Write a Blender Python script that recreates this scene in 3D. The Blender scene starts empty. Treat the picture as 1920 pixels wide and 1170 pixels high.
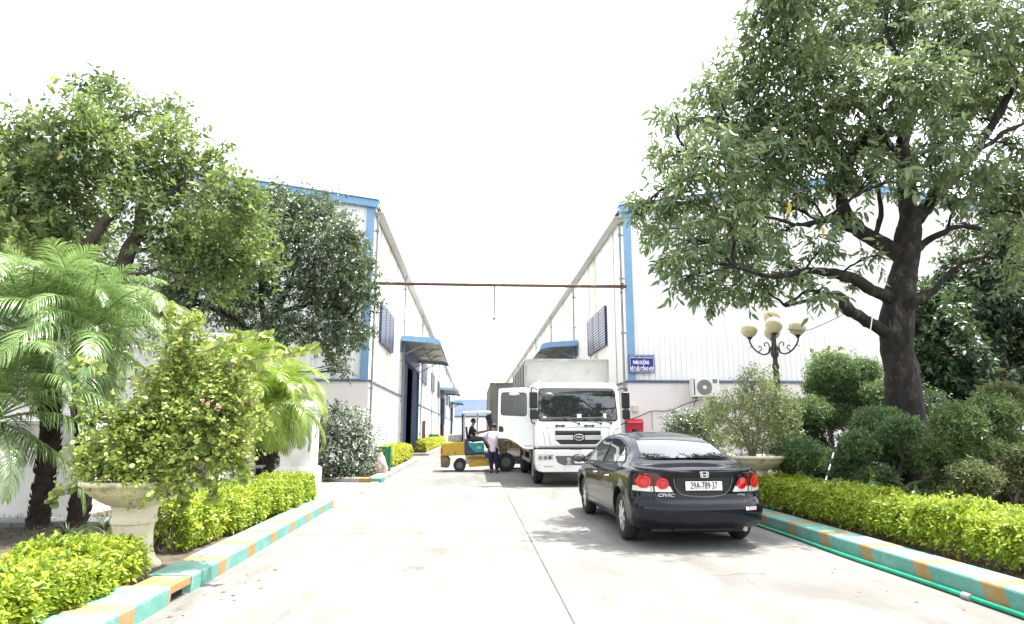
import bpy, bmesh, math, random
import numpy as np
from mathutils import Vector, Matrix
from mathutils.bvhtree import BVHTree
R = math.radians
random.seed(7)
rng = np.random.default_rng(7)
SC = bpy.context.scene
COL = SC.collection

# ------------------------------------------------------------------ camera, sky, sun, exposure
H_EYE = 1.45
FPX = 1200.0
PITCH = math.atan(223 / FPX)
YAW = math.atan(72 / FPX * math.cos(PITCH))
cam_d = bpy.data.cameras.new('camera')
cam = bpy.data.objects.new('camera', cam_d)
COL.objects.link(cam)
cam.location = (0, 0, H_EYE)
cam.rotation_euler = (math.pi / 2 + PITCH, 0, -YAW)
cam_d.sensor_width = 36
cam_d.lens = 36 * FPX / 1920
cam_d.clip_start = 0.05
cam_d.clip_end = 3000
SC.camera = cam

SUN_DIR = Vector((0.32, 0.12, 1.0)).normalized()      # towards the sun: very high, to the right and slightly ahead
SUN_EL = math.asin(SUN_DIR.z)
SUN_AZ = math.atan2(SUN_DIR.x, SUN_DIR.y)
world = bpy.data.worlds.new('World')
SC.world = world
world.use_nodes = True
wn = world.node_tree
wn.nodes.clear()
sky = wn.nodes.new('ShaderNodeTexSky')
sky.sky_type = 'NISHITA'
sky.sun_disc = False
sky.sun_elevation = SUN_EL
sky.sun_rotation = SUN_AZ
sky.air_density = 1.0
sky.dust_density = 2.0
sky.ozone_density = 1.0
hs = wn.nodes.new('ShaderNodeHueSaturation')
hs.inputs['Saturation'].default_value = 0.22
bgn = wn.nodes.new('ShaderNodeBackground')
bgn.inputs['Strength'].default_value = 0.15
wo = wn.nodes.new('ShaderNodeOutputWorld')
wn.links.new(sky.outputs[0], hs.inputs['Color'])
wn.links.new(hs.outputs[0], bgn.inputs['Color'])
wn.links.new(bgn.outputs[0], wo.inputs['Surface'])
sun_d = bpy.data.lights.new('sun', 'SUN')
sun_d.energy = 2.9
sun_d.angle = R(0.6)
sun_d.color = (1.0, 0.96, 0.88)
sun = bpy.data.objects.new('sun', sun_d)
COL.objects.link(sun)
sun.rotation_euler = SUN_DIR.to_track_quat('Z', 'Y').to_euler()
SC.view_settings.view_transform = 'Standard'
SC.view_settings.look = 'None'
SC.view_settings.exposure = 2.1
SC.view_settings.gamma = 1.0
SC.cycles.max_bounces = 6
SC.cycles.transparent_max_bounces = 8

# ------------------------------------------------------------------ measuring helpers: pixel of the photograph -> place in the world
_sa, _ca, _sp, _cp = math.sin(YAW), math.cos(YAW), math.sin(PITCH), math.cos(PITCH)
def ray(x, y):
    u = (x - 960) / FPX; v = -(y - 585) / FPX
    f = (_sa*_cp, _ca*_cp, _sp); r = (_ca, -_sa, 0); U = (-_sa*_sp, -_ca*_sp, _cp)
    return [f[i] + u*r[i] + v*U[i] for i in range(3)]
def G(x, y, z=0):
    d = ray(x, y); t = (z - H_EYE) / d[2]
    return Vector((d[0]*t, d[1]*t, z))
def P(x, y, Y):
    d = ray(x, y); t = Y / d[1]
    return Vector((d[0]*t, Y, H_EYE + d[2]*t))
def PX(x, y, X):
    d = ray(x, y); t = X / d[0]
    return Vector((X, d[1]*t, H_EYE + d[2]*t))

# ------------------------------------------------------------------ object helpers
def tag(o, label=None, cat=None, group=None, kind=None):
    if label: o['label'] = label
    if cat: o['category'] = cat
    if group: o['group'] = group
    if kind: o['kind'] = kind
    return o
def empty(name, loc=(0, 0, 0), rz=0.0, label=None, cat=None, group=None):
    o = bpy.data.objects.new(name, None)
    COL.objects.link(o)
    o.location = loc; o.rotation_euler = (0, 0, rz)
    o.empty_display_size = 0.2
    return tag(o, label, cat, group)
def link_mesh(name, me, mats=None, parent=None, smooth=False, bevel=0, bseg=2, loc=None, angle=40):
    o = bpy.data.objects.new(name, me)
    COL.objects.link(o)
    if mats is not None:
        for m in (mats if isinstance(mats, (list, tuple)) else [mats]): me.materials.append(m)
    if parent: o.parent = parent
    if loc is not None: o.location = loc
    if smooth:
        me.polygons.foreach_set('use_smooth', [True]*len(me.polygons))
        if smooth == 'angle':
            sharp_by_angle(me, angle)
    if bevel:
        b = o.modifiers.new('bevel', 'BEVEL'); b.width = bevel; b.segments = bseg; b.limit_method = 'ANGLE'; b.angle_limit = R(35)
        b.harden_normals = False
    return o
def sharp_by_angle(me, deg):
    bm = bmesh.new(); bm.from_mesh(me)
    for e in bm.edges:
        if len(e.link_faces) == 2:
            e.smooth = e.calc_face_angle(0) < R(deg)
    bm.to_mesh(me); bm.free()
def copy_tree(o, parent=None):
    c = o.copy(); COL.objects.link(c)
    if parent: c.parent = parent
    for ch in list(o.children): copy_tree(ch, c)
    return c

class MB:
    def __init__(s): s.v = []; s.f = []; s.mi = []; s.cur = 0
    def add(s, vs, fs, T=None):
        b = len(s.v)
        for p in vs:
            p = Vector(p)
            s.v.append(tuple(T @ p) if T is not None else tuple(p))
        for f in fs: s.f.append([b+i for i in f]); s.mi.append(s.cur)
        return s
    def box(s, a, b, T=None):
        x0, y0, z0 = a; x1, y1, z1 = b
        x0, x1 = sorted((x0, x1)); y0, y1 = sorted((y0, y1)); z0, z1 = sorted((z0, z1))
        vs = [(x0,y0,z0),(x1,y0,z0),(x1,y1,z0),(x0,y1,z0),(x0,y0,z1),(x1,y0,z1),(x1,y1,z1),(x0,y1,z1)]
        return s.add(vs, [(0,3,2,1),(4,5,6,7),(0,1,5,4),(1,2,6,5),(2,3,7,6),(3,0,4,7)], T)
    def prism(s, poly, d0, d1, axis='x', T=None):
        # poly in the plane normal to axis: x -> (y,z), y -> (x,z), z -> (x,y)
        n = len(poly)
        def w(p, d): return {'x': (d, p[0], p[1]), 'y': (p[0], d, p[1]), 'z': (p[0], p[1], d)}[axis]
        ar = sum(poly[i][0]*poly[(i+1) % n][1] - poly[(i+1) % n][0]*poly[i][1] for i in range(n))
        if ar < 0: poly = poly[::-1]
        if axis == 'y': d0, d1 = d1, d0
        if (d1 < d0) != (axis == 'y'): d0, d1 = d1, d0
        vs = [w(p, d0) for p in poly] + [w(p, d1) for p in poly]
        fs = [tuple(range(n))[::-1], tuple(range(n, 2*n))] + [(i, (i+1) % n, (i+1) % n + n, i+n) for i in range(n)]
        return s.add(vs, fs, T)
    def tube(s, pts, rad, n=8, caps=True, T=None):
        pts = [Vector(p) for p in pts]
        if not isinstance(rad, (list, tuple)): rad = [rad]*len(pts)
        rings = []; ref = None
        for i, p in enumerate(pts):
            d = (pts[min(i+1, len(pts)-1)] - pts[max(i-1, 0)])
            if d.length < 1e-9: d = Vector((0, 0, 1))
            d.normalize()
            if ref is None:
                ref = Vector((0, 0, 1)) if abs(d.z) < 0.9 else Vector((1, 0, 0))
            a = (ref - d*ref.dot(d))
            if a.length < 1e-6: a = d.orthogonal()
            a.normalize(); b = d.cross(a); ref = a
            rings.append([p + (a*math.cos(2*math.pi*k/n) + b*math.sin(2*math.pi*k/n))*rad[i] for k in range(n)])
        vs = [q for r in rings for q in r]; fs = []
        for i in range(len(pts)-1):
            for k in range(n):
                fs.append((i*n+k, i*n+(k+1) % n, (i+1)*n+(k+1) % n, (i+1)*n+k))
        if caps:
            fs.append(tuple(range(n))[::-1]); fs.append(tuple(range((len(pts)-1)*n, len(pts)*n)))
        return s.add(vs, fs, T)
    def lathe(s, prof, n=32, c=(0, 0, 0), T=None, cap=True):
        vs = []; fs = []
        for (r, z) in prof:
            for k in range(n):
                a = 2*math.pi*k/n
                vs.append((c[0]+r*math.cos(a), c[1]+r*math.sin(a), c[2]+z))
        for i in range(len(prof)-1):
            for k in range(n):
                fs.append((i*n+k, i*n+(k+1) % n, (i+1)*n+(k+1) % n, (i+1)*n+k))
        if cap: fs.append(tuple(range(n))[::-1]); fs.append(tuple(range((len(prof)-1)*n, len(prof)*n)))
        return s.add(vs, fs, T)
    def sphere(s, c, r, n=16, m=10, sc=(1, 1, 1), T=None):
        prof = [(r*math.sin(math.pi*i/m), -r*math.cos(math.pi*i/m)) for i in range(m+1)]
        prof[0] = (r*0.01, -r); prof[-1] = (r*0.01, r)
        M = Matrix.Translation(c) @ Matrix.Diagonal((sc[0], sc[1], sc[2], 1))
        if T is not None: M = T @ M
        return s.lathe(prof, n, T=M)
    def mesh(s, name):
        me = bpy.data.meshes.new(name)
        me.from_pydata(s.v, [], s.f)
        me.polygons.foreach_set('material_index', s.mi)
        me.update()
        return me
    def build(s, name, mats, parent=None, **k):
        return link_mesh(name, s.mesh(name), mats, parent, **k)

def rpoly(pts, r, n=5):
    out = []
    m = len(pts)
    for i in range(m):
        p = Vector(pts[i]); a = Vector(pts[i-1]); b = Vector(pts[(i+1) % m])
        rr = r[i] if isinstance(r, (list, tuple)) else r
        da = (a-p); db = (b-p)
        rr_ = min(rr, da.length*0.49, db.length*0.49)
        if rr_ < 1e-5: out.append(tuple(p)); continue
        p0 = p + da.normalized()*rr_; p1 = p + db.normalized()*rr_
        for k in range(n+1):
            t = k/n
            q = p0*(1-t)**2 + p*2*t*(1-t) + p1*t*t
            out.append(tuple(q))
    return out

def bvh_of(o):
    dg = bpy.context.evaluated_depsgraph_get(); dg.update()
    ev = o.evaluated_get(dg); me = ev.to_mesh()
    bv = BVHTree.FromPolygons([v.co.copy() for v in me.vertices], [tuple(p.vertices) for p in me.polygons])
    ev.to_mesh_clear()
    return bv
def decal(name, bv, poly, axis, mat, parent, off=0.003, step=0.06, thick=0.0, smooth=True, start=5.0, fit=False):
    """outline laid on the surface of a body: axis 'x-' = cast from +x side towards -x, etc."""
    bm = bmesh.new()
    ax = axis[0]; sg = -1 if axis[1] == '-' else 1
    bm.faces.new([bm.verts.new((p[0], p[1], 0)) for p in poly])
    xs = [p[0] for p in poly]; ys = [p[1] for p in poly]
    for k in range(1, int((max(xs)-min(xs))/step)+1):
        bmesh.ops.bisect_plane(bm, geom=bm.verts[:]+bm.edges[:]+bm.faces[:], plane_co=(min(xs)+k*step, 0, 0), plane_no=(1, 0, 0), dist=1e-5)
    for k in range(1, int((max(ys)-min(ys))/step)+1):
        bmesh.ops.bisect_plane(bm, geom=bm.verts[:]+bm.edges[:]+bm.faces[:], plane_co=(0, min(ys)+k*step, 0), plane_no=(0, 1, 0), dist=1e-5)
    d = {'x': Vector((sg, 0, 0)), 'y': Vector((0, sg, 0)), 'z': Vector((0, 0, sg))}[ax]
    for v in bm.verts:
        a, b = v.co.x, v.co.y
        o = {'x': Vector((0, a, b)), 'y': Vector((a, 0, b)), 'z': Vector((a, b, 0))}[ax] - d*start
        h = bv.ray_cast(o, d)
        if h[0] is None:
            q = bv.find_nearest(o + d*(start-1.0))
            v.co = q[0]
        else:
            n = h[1]
            if n.dot(d) > 0: n = -n
            v.co = h[0] + n*off
    if fit:      # glass is a clean curved sheet: least-squares quadratic through the hits
        i0 = 'xyz'.index(ax); ia, ib = [i for i in range(3) if i != i0]
        co = np.array([v.co[:] for v in bm.verts]); A = co[:, ia]-co[:, ia].mean(); B = co[:, ib]-co[:, ib].mean()
        Q = np.stack([np.ones_like(A), A, B, A*A, A*B, B*B, A*A*B*0, B*B*B*0], 1); w = np.linalg.lstsq(Q, co[:, i0], rcond=None)[0]; f = Q @ w
        res = (co[:, i0]-f)*(-sg); sh = max(0, np.percentile(res, 92)); f = f - sg*(min(sh, 0.012)+0.001)
        for v, q in zip(bm.verts, f): v.co[i0] = q
    bmesh.ops.recalc_face_normals(bm, faces=bm.faces[:])
    fs = bm.faces[:]
    if fs and sum((f.normal.dot(d) for f in fs)) > 0: bmesh.ops.reverse_faces(bm, faces=fs)
    me = bpy.data.meshes.new(name); bm.to_mesh(me); bm.free()
    o = link_mesh(name, me, mat, parent, smooth=smooth)
    if thick:
        m = o.modifiers.new('solid', 'SOLIDIFY'); m.thickness = thick; m.offset = 1
    return o
def ribbon(pts, w, closed=False):
    """polyline (2D) -> list of quads outlines of width w"""
    quads = []
    n = len(pts)
    for i in range(n if closed else n-1):
        a = Vector(pts[i]); b = Vector(pts[(i+1) % n]); d = (b-a)
        if d.length < 1e-6: continue
        d.normalize(); nn = Vector((-d.y, d.x))*w/2; e = d*w*0.3
        quads.append([tuple(a-nn-e), tuple(b-nn+e), tuple(b+nn+e), tuple(a+nn-e)])
    return quads
def seam(name, bv, lines, w, axis, mat, parent, off=0.002, step=0.05, start=5.0):
    bmA = bmesh.new()
    for ln in lines:
        for q in ribbon(ln, w):
            o = decal('tmp', bv, q, axis, mat, None, off, step, start=start)
            bmA.from_mesh(o.data)
            me = o.data; bpy.data.objects.remove(o); bpy.data.meshes.remove(me)
    me = bpy.data.meshes.new(name); bmA.to_mesh(me); bmA.free()
    return link_mesh(name, me, mat, parent)
def text(name, body, size, mat, parent, loc, rot=(math.pi/2, 0, 0), ext=0.002, sx=1.0, align='CENTER', shear=0, bold=0.0, spacing=1.0):
    cu = bpy.data.curves.new(name, 'FONT'); cu.body = body; cu.size = size; cu.extrude = ext
    cu.align_x = align; cu.align_y = 'CENTER'; cu.shear = shear; cu.offset = bold; cu.space_character = spacing
    cu.resolution_u = 3
    o = bpy.data.objects.new(name, cu); COL.objects.link(o)
    dg = bpy.context.evaluated_depsgraph_get(); dg.update()
    me = bpy.data.meshes.new_from_object(o.evaluated_get(dg))
    bpy.data.objects.remove(o); bpy.data.curves.remove(cu)
    M = Matrix.Translation(loc) @ Matrix.Rotation(rot[2], 4, 'Z') @ Matrix.Rotation(rot[1], 4, 'Y') @ Matrix.Rotation(rot[0], 4, 'X') @ Matrix.Diagonal((sx, 1, 1, 1))
    me.transform(M)
    me.materials.clear()
    return link_mesh(name, me, mat, parent)

# ------------------------------------------------------------------ materials
def nt(name):
    m = bpy.data.materials.new(name); m.use_nodes = True
    t = m.node_tree; b = t.nodes['Principled BSDF']
    return m, t, b
def coords(t, scale=(1, 1, 1), world_space=True):
    if world_space:
        g = t.nodes.new('ShaderNodeNewGeometry'); out = g.outputs['Position']
    else:
        g = t.nodes.new('ShaderNodeTexCoord'); out = g.outputs['Object']
    mp = t.nodes.new('ShaderNodeMapping'); mp.inputs['Scale'].default_value = scale
    t.links.new(out, mp.inputs['Vector'])
    return mp.outputs[0]
def noise(t, vec, scale, detail=5, rough=0.6, dist=0):
    n = t.nodes.new('ShaderNodeTexNoise'); n.inputs['Scale'].default_value = scale
    n.inputs['Detail'].default_value = detail; n.inputs['Roughness'].default_value = rough
    n.inputs['Distortion'].default_value = dist
    t.links.new(vec, n.inputs['Vector'])
    return n.outputs['Fac']
def ramp(t, fac, stops):
    r = t.nodes.new('ShaderNodeValToRGB')
    e = r.color_ramp.elements
    while len(e) < len(stops): e.new(0.5)
    for i, (p, c) in enumerate(stops):
        e[i].position = p; e[i].color = (*c, 1) if len(c) == 3 else c
    t.links.new(fac, r.inputs[0])
    return r.outputs[0]
def mixc(t, fac, a, b, mode='MIX'):
    m = t.nodes.new('ShaderNodeMix'); m.data_type = 'RGBA'; m.blend_type = mode
    if isinstance(fac, (int, float)): m.inputs[0].default_value = fac
    else: t.links.new(fac, m.inputs[0])
    for s, i in ((a, 6), (b, 7)):
        if isinstance(s, tuple): m.inputs[i].default_value = (*s, 1) if len(s) == 3 else s
        else: t.links.new(s, m.inputs[i])
    return m.outputs[2]
def bump(t, b, h, strength=0.3, dist=0.01):
    n = t.nodes.new('ShaderNodeBump'); n.inputs['Strength'].default_value = strength; n.inputs['Distance'].default_value = dist
    t.links.new(h, n.inputs['Height']); t.links.new(n.outputs[0], b.inputs['Normal'])
def pm(name, c1, c2=None, sc=3.0, rough=0.6, metal=0.0, bmp=0.0, bsc=40, coat=0.0, spec=0.5, ws=False, lo=0.35, hi=0.65, stretch=(1, 1, 1), c3=None, sc3=1.0):
    m, t, b = nt(name)
    b.inputs['Roughness'].default_value = rough; b.inputs['Metallic'].default_value = metal
    b.inputs['Coat Weight'].default_value = coat; b.inputs['Coat Roughness'].default_value = 0.04
    b.inputs['Specular IOR Level'].default_value = spec
    b.inputs['Base Color'].default_value = (*c1, 1)
    v = coords(t, stretch, ws)
    if c2:
        col = ramp(t, noise(t, v, sc), [(lo, c1), (hi, c2)])
        if c3:
            f = ramp(t, noise(t, v, sc3, 6, 0.7), [(0.55, (0, 0, 0)), (0.68, (1, 1, 1))])
            col = mixc(t, f, col, c3)
        t.links.new(col, b.inputs['Base Color'])
    if bmp: bump(t, b, noise(t, v, bsc, 6), bmp)
    return m
def leafm(name, cols, rough=0.45, trans=0.35, patch=0.5, psc=1.2, spec=0.5, dead=0.012):
    """leaf material: colour differs leaf by leaf and in loose patches of younger growth"""
    m, t, b = nt(name)
    g = t.nodes.new('ShaderNodeNewGeometry')
    v = coords(t)
    n = noise(t, v, psc, 3, 0.6)
    r = t.nodes.new('ShaderNodeMath'); r.operation = 'MULTIPLY'; r.inputs[1].default_value = 1-patch
    t.links.new(g.outputs['Random Per Island'], r.inputs[0])
    r2 = t.nodes.new('ShaderNodeMapRange'); r2.inputs['From Min'].default_value = 0.3; r2.inputs['From Max'].default_value = 0.7
    r2.inputs['To Max'].default_value = patch
    t.links.new(n, r2.inputs['Value'])
    s = t.nodes.new('ShaderNodeMath'); s.operation = 'ADD'
    t.links.new(r.outputs[0], s.inputs[0]); t.links.new(r2.outputs[0], s.inputs[1])
    k = len(cols)
    col = ramp(t, s.outputs[0], [(0.08 + 0.84*i/(k-1), c) for i, c in enumerate(cols)])
    if dead:      # the odd yellowed or brown leaf
        wn_ = t.nodes.new('ShaderNodeTexWhiteNoise'); wn_.noise_dimensions = '1D'; t.links.new(g.outputs['Random Per Island'], wn_.inputs['W'])
        col = mixc(t, ramp(t, wn_.outputs['Value'], [(1-dead, (0, 0, 0)), (1-dead+0.002, (1, 1, 1))]), col, (0.26, 0.20, 0.06))
    t.links.new(col, b.inputs['Base Color'])
    b.inputs['Roughness'].default_value = rough
    b.inputs['Specular IOR Level'].default_value = spec
    tr = t.nodes.new('ShaderNodeBsdfTranslucent')
    tc = mixc(t, 0.28, col, (0.25, 0.33, 0.08))
    t.links.new(tc, tr.inputs['Color'])
    mx = t.nodes.new('ShaderNodeMixShader'); mx.inputs[0].default_value = trans
    t.links.new(b.outputs[0], mx.inputs[1]); t.links.new(tr.outputs[0], mx.inputs[2])
    t.links.new(mx.outputs[0], t.nodes['Material Output'].inputs['Surface'])
    return m

M = {}
# concrete road
def concrete_mat():
    m, t, b = nt('concrete')
    v = coords(t)
    big = ramp(t, noise(t, v, 0.28, 5, 0.62, 0.4), [(0.34, (0.155, 0.152, 0.144)), (0.62, (0.228, 0.225, 0.217))])
    vs = coords(t, (1.0, 0.25, 1))
    st = ramp(t, noise(t, vs, 2.2, 8, 0.72, 0.6), [(0.42, (0.74, 0.72, 0.68)), (0.58, (1, 1, 1))])
    fine = ramp(t, noise(t, v, 45, 4, 0.7), [(0.3, (0.88, 0.88, 0.88)), (0.6, (1, 1, 1))])
    c = mixc(t, 0.85, big, st, 'MULTIPLY'); c = mixc(t, 0.8, c, fine, 'MULTIPLY')
    sp = ramp(t, noise(t, v, 9, 3, 0.5), [(0.66, (1, 1, 1)), (0.72, (0.6, 0.57, 0.52))])
    c = mixc(t, 0.6, c, sp, 'MULTIPLY')
    # hairline cracks, tyre-darkened lanes
    vo = t.nodes.new('ShaderNodeTexVoronoi'); vo.feature = 'DISTANCE_TO_EDGE'; vo.inputs['Scale'].default_value = 0.33
    nz = t.nodes.new('ShaderNodeTexNoise'); nz.inputs['Scale'].default_value = 1.6; nz.inputs['Detail'].default_value = 8; t.links.new(v, nz.inputs['Vector'])
    vm = t.nodes.new('ShaderNodeVectorMath'); vm.operation = 'MULTIPLY_ADD'; vm.inputs[1].default_value = (1.1, 1.1, 0); t.links.new(nz.outputs['Color'], vm.inputs[0]); t.links.new(v, vm.inputs[2])
    t.links.new(vm.outputs[0], vo.inputs['Vector'])
    ck = ramp(t, vo.outputs['Distance'], [(0.0, (0.55, 0.53, 0.50)), (0.006, (1, 1, 1))])
    msk = ramp(t, noise(t, v, 0.5, 2, 0.5), [(0.52, (0, 0, 0)), (0.60, (1, 1, 1))])
    c = mixc(t, msk, c, mixc(t, 1.0, c, ck, 'MULTIPLY'))
    ty = ramp(t, noise(t, coords(t, (1.3, 0.035, 1)), 1.6, 6, 0.7, 0.3), [(0.50, (1, 1, 1)), (0.66, (0.86, 0.85, 0.83))])
    c = mixc(t, 0.9, c, ty, 'MULTIPLY')
    t.links.new(c, b.inputs['Base Color']); b.inputs['Roughness'].default_value = 0.85
    bump(t, b, noise(t, v, 60, 8, 0.7), 0.35, 0.004)
    return m
M['concrete'] = concrete_mat()
M['pave'] = pm('paving', (0.17, 0.17, 0.17), (0.24, 0.24, 0.24), 0.8, 0.85, bmp=0.3, bsc=50, ws=True)
M['joint'] = pm('joint', (0.035, 0.033, 0.03), (0.10, 0.095, 0.09), 2.5, 0.9, ws=True)
M['soil'] = pm('soil', (0.05, 0.038, 0.028), (0.11, 0.085, 0.06), 6, 0.95, bmp=0.8, bsc=25, ws=True)
M['ground'] = pm('ground', (0.17, 0.16, 0.13), (0.22, 0.21, 0.18), 0.4, 0.95, ws=True)
M['grass_soil'] = pm('grass_soil', (0.06, 0.075, 0.03), (0.13, 0.11, 0.06), 5, 0.95, bmp=0.8, bsc=25, ws=True)
M['kerb_teal'] = pm('kerb_teal', (0.085, 0.25, 0.205), (0.13, 0.31, 0.26), 4, 0.7, bmp=0.4, bsc=40, ws=True, c3=(0.23, 0.31, 0.275), sc3=4)
M['kerb_teal_top'] = pm('kerb_teal_sunlit_worn', (0.11, 0.29, 0.24), (0.20, 0.34, 0.295), 5, 0.65, bmp=0.25, bsc=40, ws=True, c3=(0.28, 0.36, 0.32), sc3=4)  # kerb top: sunlight painted in as a paler teal, with worn patches
M['kerb_yel_top'] = pm('kerb_yellow_sunlit_worn', (0.28, 0.18, 0.06), (0.29, 0.23, 0.12), 5, 0.65, bmp=0.25, bsc=40, ws=True, c3=(0.33, 0.30, 0.22), sc3=6)  # kerb top: paler yellow, sunlight put into the colour, plus wear
M['kerb_yel'] = pm('kerb_yellow', (0.30, 0.17, 0.055), (0.31, 0.22, 0.11), 5, 0.7, bmp=0.4, bsc=40, ws=True, c3=(0.25, 0.22, 0.17), sc3=5)
M['kerb_con'] = pm('kerb_concrete', (0.27, 0.26, 0.24), (0.38, 0.37, 0.35), 4, 0.8, bmp=0.4, bsc=30, ws=True, c3=(0.30, 0.30, 0.27), sc3=7)
M['kerb_white'] = pm('kerb_white', (0.42, 0.42, 0.40), (0.50, 0.50, 0.48), 3, 0.7, bmp=0.2, ws=True)
M['cladding'] = pm('cladding', (0.76, 0.765, 0.75), (0.82, 0.82, 0.80), 0.5, 0.42, ws=True, stretch=(3, 3, 0.25), c3=(0.72, 0.71, 0.66), sc3=1.2)
M['cladding_side'] = pm('cladding_cream', (0.79, 0.785, 0.75), (0.83, 0.825, 0.80), 0.5, 0.42, ws=True, stretch=(3, 3, 0.25), c3=(0.76, 0.74, 0.68), sc3=1.2)
M['lower_wall'] = pm('lower_wall', (0.74, 0.69, 0.68), (0.79, 0.75, 0.74), 0.5, 0.8, bmp=0.1, ws=True, c3=(0.69, 0.645, 0.62), sc3=1.3, stretch=(1, 1, 0.3))
M['blue'] = pm('blue_sheet', (0.16, 0.31, 0.50), (0.19, 0.35, 0.54), 1.3, 0.4, ws=True, c3=(0.22, 0.32, 0.42), sc3=3)
M['blue_dk'] = pm('blue_door', (0.07, 0.12, 0.23), (0.11, 0.17, 0.29), 1.5, 0.45, ws=True, stretch=(1, 1, 0.3))
M['trim_dk'] = pm('trim_dark_blue', (0.06, 0.09, 0.17), (0.10, 0.14, 0.23), 3, 0.5, ws=True)
M['louvre'] = pm('louvre_blue', (0.018, 0.025, 0.08), (0.03, 0.04, 0.11), 3, 0.4, ws=True)
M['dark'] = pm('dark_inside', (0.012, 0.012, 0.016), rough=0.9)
M['galv'] = pm('galvanised', (0.30, 0.30, 0.29), (0.44, 0.44, 0.43), 4, 0.45, 0.5, ws=True, c3=(0.34, 0.31, 0.27), sc3=5)
M['gutter'] = pm('gutter_sheet', (0.44, 0.435, 0.42), (0.56, 0.555, 0.54), 3, 0.5, 0.1, ws=True, c3=(0.34, 0.32, 0.28), sc3=3)
M['pipe'] = pm('pvc_pipe', (0.20, 0.19, 0.18), (0.32, 0.31, 0.29), 2, 0.5, ws=True)
M['skylight'] = pm('fibre_strip', (0.44, 0.40, 0.22), (0.54, 0.50, 0.32), 1.2, 0.4, ws=True, stretch=(1, 1, 0.4))
M['rust'] = pm('rusty_pipe', (0.085, 0.045, 0.032), (0.14, 0.09, 0.065), 6, 0.75, 0.2, bmp=0.4, ws=True, c3=(0.24, 0.20, 0.17), sc3=4)
M['roofblue'] = pm('far_blue_roof', (0.02, 0.045, 0.10), (0.03, 0.06, 0.13), 0.3, 0.5, ws=True)
M['white_plaster'] = pm('white_plaster', (0.70, 0.69, 0.66), (0.78, 0.77, 0.75), 1.5, 0.8, bmp=0.15, ws=True, c3=(0.56, 0.54, 0.48), sc3=1.1)
M['urn'] = pm('weathered_urn', (0.60, 0.52, 0.36), (0.70, 0.65, 0.52), 4, 0.75, bmp=0.4, bsc=30, c3=(0.34, 0.27, 0.17), sc3=5)
M['black_iron'] = pm('black_iron', (0.02, 0.02, 0.02), (0.04, 0.038, 0.035), 8, 0.45)
M['globe'] = pm('lamp_globe', (0.56, 0.50, 0.32), (0.64, 0.59, 0.42), 6, 0.3, c3=(0.48, 0.40, 0.22), sc3=9, spec=0.5)
M['bark'] = pm('bark', (0.007, 0.006, 0.005), (0.028, 0.022, 0.019), 9, 0.95, bmp=1.0, bsc=16, c3=(0.085, 0.08, 0.07), sc3=6, stretch=(1, 1, 0.5))
M['bark2'] = pm('bark_grey', (0.03, 0.026, 0.022), (0.08, 0.068, 0.058), 9, 0.95, bmp=0.9, bsc=22, stretch=(1, 1, 0.5))
M['palm_trunk'] = pm('palm_trunk', (0.008, 0.006, 0.005), (0.035, 0.022, 0.016), 14, 0.95, bmp=1.0, bsc=25)
M['stem'] = pm('stem', (0.16, 0.13, 0.09), (0.26, 0.22, 0.16), 10, 0.9)
M['rubber'] = pm('rubber', (0.014, 0.014, 0.015), (0.03, 0.03, 0.03), 8, 0.8, bmp=0.2)
M['black_pl'] = pm('black_plastic', (0.012, 0.012, 0.013), rough=0.45)
M['grey_pl'] = pm('grey_plastic', (0.10, 0.10, 0.105), rough=0.5)
M['chrome'] = pm('chrome', (0.75, 0.75, 0.75), rough=0.12, metal=1.0)
M['alloy'] = pm('alloy', (0.55, 0.55, 0.55), (0.62, 0.62, 0.61), 8, 0.32, 0.85)
M['carpaint'] = pm('car_paint', (0.0035, 0.004, 0.008), (0.005, 0.0055, 0.011), 2, 0.4, 0.0, coat=0.62, spec=0.05)
M['truckwhite'] = pm('truck_white', (0.74, 0.75, 0.74), (0.79, 0.80, 0.79), 1.2, 0.32, coat=0.35, c3=(0.66, 0.655, 0.62), sc3=2.4, stretch=(1, 1, 0.45))
M['seam'] = pm('panel_gap', (0.05, 0.05, 0.05), rough=0.8)
M['boxgrey'] = pm('box_grey', (0.36, 0.355, 0.34), (0.45, 0.445, 0.43), 1.2, 0.5, 0.3, c3=(0.32, 0.31, 0.29), sc3=2)
M['boxdark'] = pm('box_dark', (0.13, 0.125, 0.12), (0.19, 0.185, 0.18), 1.0, 0.6, 0.2)
M['red_lens'] = pm('red_lens', (0.55, 0.004, 0.012), (0.62, 0.008, 0.02), 30, 0.12, coat=1.0)
M['red_dk'] = pm('dark_red_lens', (0.10, 0.004, 0.010), rough=0.12, coat=1.0)
M['clear_lens'] = pm('clear_lens', (0.62, 0.62, 0.60), (0.80, 0.80, 0.78), 60, 0.15, 0.3, coat=1.0)
M['plate'] = pm('plate_white', (0.78, 0.78, 0.78), rough=0.4)
M['ink'] = pm('black_ink', (0.01, 0.01, 0.01), rough=0.6)
M['inkblue'] = pm('dark_blue_ink', (0.02, 0.02, 0.06), rough=0.5)
M['signblue'] = pm('sign_blue', (0.012, 0.018, 0.20), (0.016, 0.026, 0.25), 4, 0.35)
M['signwhite'] = pm('sign_white', (0.82, 0.82, 0.86), rough=0.5)
M['redpaint'] = pm('red_paint', (0.50, 0.015, 0.04), (0.58, 0.025, 0.05), 5, 0.4)
M['sticker'] = pm('sticker_red', (0.55, 0.16, 0.18), (0.66, 0.5, 0.5), 60, 0.5)
M['fk_yellow'] = pm('worn_yellow', (0.46, 0.29, 0.015), (0.54, 0.36, 0.03), 4, 0.45, bmp=0.2, c3=(0.16, 0.11, 0.07), sc3=4)
M['fk_dirty'] = pm('dirty_iron', (0.09, 0.07, 0.05), (0.26, 0.20, 0.12), 6, 0.8, bmp=0.4)
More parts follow.
